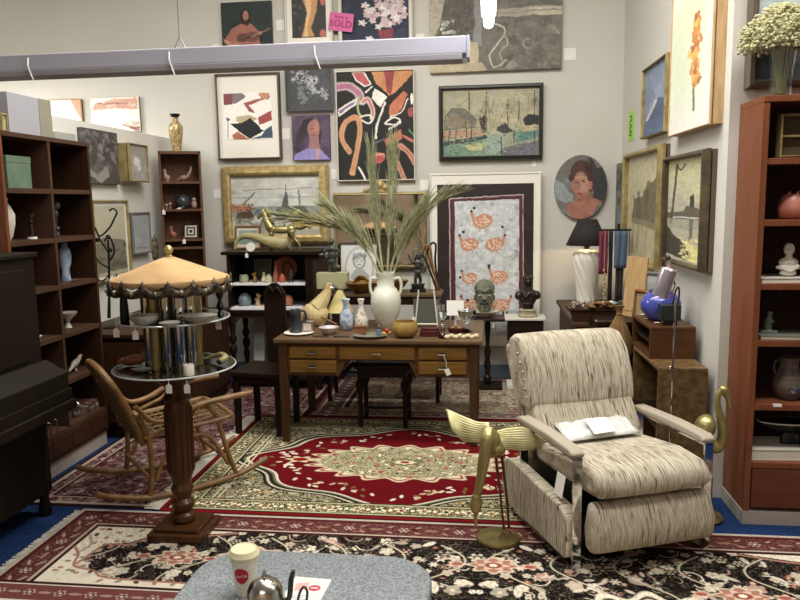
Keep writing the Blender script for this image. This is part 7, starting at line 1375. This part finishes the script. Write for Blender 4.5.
b.ell((0, 0, 64*s), (26*s, 17*s, 17*s), nu=20, nv=12)
tag(mk('flowers', b, M('dried_flowers', 'c6c29c', .9, col2='a09c70', scale=60), t), kind='stuff')
# ---------------------------------------------------------------- carousel table contents
T1 = .01+Z1+.0085; T2 = .01+Z2+.0085
m_pot = M('grey_pottery', '8d8f84', .35, col2='b5b6aa', scale=20)
one('dark_bottle', 'tall black cylinder flask at the left edge of the upper glass tier', 'flask', 125, 321, T2, [(4.4, 0), (4.6, 1), (4.2, 14), (3.6, 22), (3, 25), (2.8, 25)], m_black)
t, s = lat('grey_bowl', 'grey green pottery bowl at left on the upper glass tier', 'bowl', 145, 325, T2, [(6, 0), (8, .5), (13.5, 6), (14.5, 10), (13.6, 10), (8, 3)], m_pot, n=28)
t, s = lat('small_saucer', 'small pale pottery saucer in front of the tubes, upper glass tier', 'saucer', 170, 326.5, T2, [(5, 0), (6, .5), (10, 3.5), (10.4, 4.5), (6, 2)], m_pot, n=24)
t, s = lat('wide_dish', 'wide grey pottery dish at right on the upper glass tier', 'dish', 199, 322.5, T2, [(8, 0), (10, .5), (17, 5), (19, 8), (18, 8), (10, 2)], m_pot, n=28, sy=.7)
t, s = lat('turned_candlestick', 'black bulbous turned candlestick at right on the upper glass tier', 'candlestick', 220.5, 314.5, T2, [(4, 0), (3.5, 1), (1.6, 4), (4, 8), (2, 13), (1.6, 14), (4, 20), (3.6, 24), (1.8, 27)], m_black)
t, s = lat('crystal_sugar_bowl', 'clear glass lidded bowl behind the grey bowl, upper glass tier', 'bowl', 149, 314, T2, [(3.4, 0), (2, 2), (4, 5), (5, 9), (3, 11), (1, 14)], m_glass)
p = PZ(134, 366, T1); s = SC(p); t = thing('wooden_duck', 'red brown carved wooden duck on the lower glass tier', 'figurine', p, R(10))
mk('figure', fig([('e', 0, 6, 0, 13, 5.4, 6, -8), ('t', [(8, 8, 0), (11, 13, 0)], [3.4, 2.6]), ('e', 12, 15.5, 0, 3.2, 2.6, 2.6), ('t', [(14, 15, 0), (18, 14.4, 0)], [1.4, .7]), ('t', [(-10, 6, 0), (-17, 4, 0)], [3.4, .8])], s), M('duck_wood', '6b3a26', .4, col2='8f5a3a', scale=20), t, remesh=.6*s)
p = PZ(142, 372, T1); s = SC(p); solo('grey_leaf_dish', B().lathe([(3*s, 0), (10*s, 2.4*s), (11*s, 3.6*s), (9*s, 2.8*s), (.5*s, 1*s)], 20, sy=.5), m_pot, 'grey leaf shaped dish in front of the wooden duck', 'dish', p)
t, s = lat('white_candle', 'short white candle on the lower glass tier before the tubes', 'candle', 189, 375, T1, [(5.4, 0), (5.4, 10.5), (5, 11), (.2, 10.5)], M('candle_wax', 'd9d4c2', .5)); mk('wick', B().tube([(0, 0, 10.5*s), (.5*s, 0, 12.5*s)], .3*s, 5), m_black, t)
for k, x in enumerate((163, 172)):
    t, s = lat('iron_candle_cup', ['left small black candle cup on the lower glass tier', 'right small black candle cup on the lower glass tier, nearer the candle'][k], 'candle holder', x, 377, T1, [(3.4, 0), (3, .8), (.8, 2), (.8, 6), (2.4, 8), (2.4, 10), (1.8, 10)], m_iron)
p = PZ(214, 363, T1); s = SC(p); t = thing('curled_horn', 'curled pale horn lying on the right of the lower glass tier', 'horn', p, R(-15)); mk('horn_body', B().tube([Vector(q)*s for q in crom([(-14, 0, 3), (-6, 6, 5), (6, 4, 8), (15, -2, 7), (13, -8, 4)], 6)], [q*s for q in lerps([.8, 2, 3, 3.4, 3], 25)], 12), m_ivory, t); mk('horn_rim', B().tube([Vector((13, -8, 4))*s, Vector((12.4, -9.6, 3.2))*s], [3.3*s, 2.8*s], 12), m_bust, t)
# ---------------------------------------------------------------- iron candelabra and wall ornament
p = PY(109, 318, 4.95); p.z = .76; s = SC(p); t = thing('iron_candelabra', 'black wrought iron candelabra with curling arms on the sideboard', 'candelabra', p)
P_ = lambda x, y, d=0: (PY(x, y, 4.95).x-p.x, d, PY(x, y, 4.95).z-.76)
mk('stem', B().tube([P_(109, 318), P_(109, 290, .004), P_(109, 262), P_(108, 240)], [.014, .009, .008, .007], 8).lathe([(.05, 0), (.05, .008), (.015, .02)], 18), m_iron, t)
for pts in ([(108, 252), (100, 238), (97, 228), (102, 236), (112, 228), (118, 218), (121, 212), (118, 208.5), (115, 211)], [(109, 268), (100, 262), (94, 250), (93, 236), (95, 212)], [(109, 275), (103, 281), (97, 277), (98, 271)], [(109, 262), (115, 252), (113, 240), (110, 237), (107, 241)], [(109, 285), (116, 280), (118, 274)]): mk('scroll_arm', B().tube(crom([P_(x, y, -.01*k) for k, (x, y) in enumerate(pts)], 5), .0065, 8), m_iron, t)
for x, y in ((109, 237), (98, 240), (111, 250)): mk('iron_leaf', B().ell(P_(x, y, -.01), (.02, .012, .016), (0, .5, 0)), m_iron, t)
p = PX(155, 248, -2.985); s = SC(p); t = thing('carved_wall_ornament', 'small carved dark wooden ornament hung beside the corner shelves', 'ornament', p, R(90)); mk('carving', fig([('e', 0, 0, 0, 7, 8, 1.6), ('e', 0, 8, 0, 5, 3, 1.6), ('e', 0, -8, 0, 5, 3, 1.6), ('e', 0, 3, -1.2, 3, 3, 1.4), ('e', 0, -4, -1.2, 3, 3, 1.4)], s), M('olive_carving', '5c5236', .6, col2='7d7250', scale=60, bump=.4), t, remesh=.6*s); mk('hanging_loop', B().tube([(0, 0, 10*s), (0, 0, 13*s)], .4*s, 5), m_iron, t)
# ---------------------------------------------------------------- coffee table contents
p = PZ(246, 592, TZ+.0105); s = SC(p); t = thing('drink_cup', 'white foam drink cup with red round logo and cream lid on the speckled table', 'cup', p)
h = 40*s; A = Art((0, 0, 200, 80), 260, 'e3e0d2'); rs = random.Random(2)
for i in range(20):
    for j in range(8):
        if rs.random() < .8: A.ell(i*10+5*(j % 2)+rs.uniform(-1, 1), 5+j*9.5, .8, 2.4, rs.choice(['c98c84', 'b9a58c', '9aa88a', 'd4b26c']), rs.uniform(-30, 30))
cx = 150
A.ell(cx, 34, 20, 17, 'b32a38', soft=.05)
def cup(r0, r1, z0, z1, art):
    nx, ny = art.nx, art.ny; b = B(); vs = []; 
    for j in range(ny):
        v = j/(ny-1); z = z1+(z0-z1)*v; r_ = r1+(r0-r1)*v
        for i in range(nx): a = 2*math.pi*i/(nx-1); vs.append((r_*math.cos(a), r_*math.sin(a), z))
    o = mk('cup_body', B().add(vs, [(j*nx+i, (j+1)*nx+i, (j+1)*nx+i+1, j*nx+i+1) for j in range(ny-1) for i in range(nx-1)]), MCOL('printed_foam', .6), t, ang=80)
    at = o.data.color_attributes.new('Col', 'FLOAT_COLOR', 'POINT'); c = np.ones((nx*ny, 4), np.float32); c[:, :3] = art.a.reshape(-1, 3); at.data.foreach_set('color', c.ravel()); return o
cb = cup(9.3*s, 14*s, 0, h, A)
aa = 2*math.pi*cx/200
tx = text_obj('logo_lettering', 'Coca-Cola', 3.1*s, m_paper, cb, (math.cos(aa)*12.35*s, math.sin(aa)*12.35*s, h*(1-34/80)), rot=(R(83), R(-8), aa+R(90)), ext=.0005, sx=.95)
mk('rim', B().tube([(14.1*s*math.cos(a), 14.1*s*math.sin(a), h) for a in [k*math.pi/20 for k in range(40)]], .8*s, 8, closed=True), m_plaster, t)
mk('lid', B().lathe([(15*s, h-1.0*s), (15.2*s, h+1.6*s), (14.4*s, h+2.4*s), (13.4*s, h+5.6*s), (12.6*s, h+6.6*s), (11.6*s, h+5.6*s), (.2*s, h+5.4*s)], 40), M('cream_lid', 'd8d2ac', .45), t); mk('cup_bottom', B().lathe([(9.3*s, 0), (9.3*s, .5*s), (.2*s, .5*s)], 24), m_plaster, t)
p = PZ(266, 612, TZ+.0105); s = SC(p); t = thing('metal_teapot', 'polished metal teapot with domed lid at the bottom edge of the picture', 'teapot', p)
mk('pot_body', B().lathe([(12*s, 0), (17*s, 3*s), (20*s, 12*s), (19*s, 20*s), (17*s, 24*s)], 32), m_silver, t); ld = mk('domed_lid', B().lathe([(18*s, 24*s), (17.4*s, 25.5*s), (14*s, 31*s), (8*s, 35*s), (1.5*s, 36.5*s)], 32), m_silver, t); mk('knob', B().lathe([(1.2*s, 36*s), (2.2*s, 37.5*s), (2.6*s, 39.5*s), (1.2*s, 42.5*s), (.8*s, 45*s), (.2*s, 46*s)], 14), m_silver, ld)
mk('handle', B().tube(crom([(18*s, 0, 14*s), (24*s, 0, 16*s), (26*s, 0, 26*s), (27*s, 0, 36*s), (30*s, 0, 46*s)], 6), lerps([2, 2.6, 2.8, 2.8, 2], 25) and [q*s for q in lerps([2, 2.6, 2.8, 2.8, 2], 25)], 12), m_pew, t); mk('hinge_loop', B().tube(crom([(33*s, 0, 14*s), (36*s, 0, 24*s), (40*s, 0, 29*s), (43*s, 0, 24*s), (42*s, 0, 14*s)], 5), 1.3*s, 8), m_pew, t); mk('loop_mount', B().tube([(19*s, 0, 12*s), (42*s, 0, 14*s)], 1.5*s, 8), m_pew, t)
TZ += .0105; a, b_, c_, d_ = PZ(278, 604, TZ), PZ(318, 604, TZ), PZ(326, 576.5, TZ), PZ(291, 577, TZ); w_ = (b_-a).length; h_ = (d_-a).length
A = Art((0, 0, 100, 80), 90, 'dedbd4'); A.ell(68, 30, 16, 9, 'b5404a'); A.poly([(15, 20), (48, 14), (50, 36), (18, 44)], 'd9a79c'); A.line([(60, 30), (76, 29)], 3, 'e8e6df'); A.line([(12, 56), (60, 54)], 2, '9a9890'); A.line([(12, 62), (52, 60)], 2, '9a9890')
t = thing('leaflet', 'white printed leaflet with small red oval beside the metal teapot', 'leaflet', ((a.x+b_.x)/2, a.y, TZ), R(-4)); art_mesh('paper', A, w_, h_, m_print, t, y=.0012, d=.0011, flat=True, edge='dddddd')
# green book under the desk
p = PZ(302, 427, .01); t = thing('green_booklet', 'olive green booklet lying on the rug beneath the desk', 'book', (p.x, p.y, .0105), R(6)); mk('cover', B().box(-.09, -.04, 0, .09, .08, .002).box(-.09, -.04, .01, .09, .08, .012), M('olive_cover', '7e7c48', .6), t, smooth=False); mk('pages', B().box(-.087, -.038, .002, .087, .078, .01), m_pages, t, smooth=False)
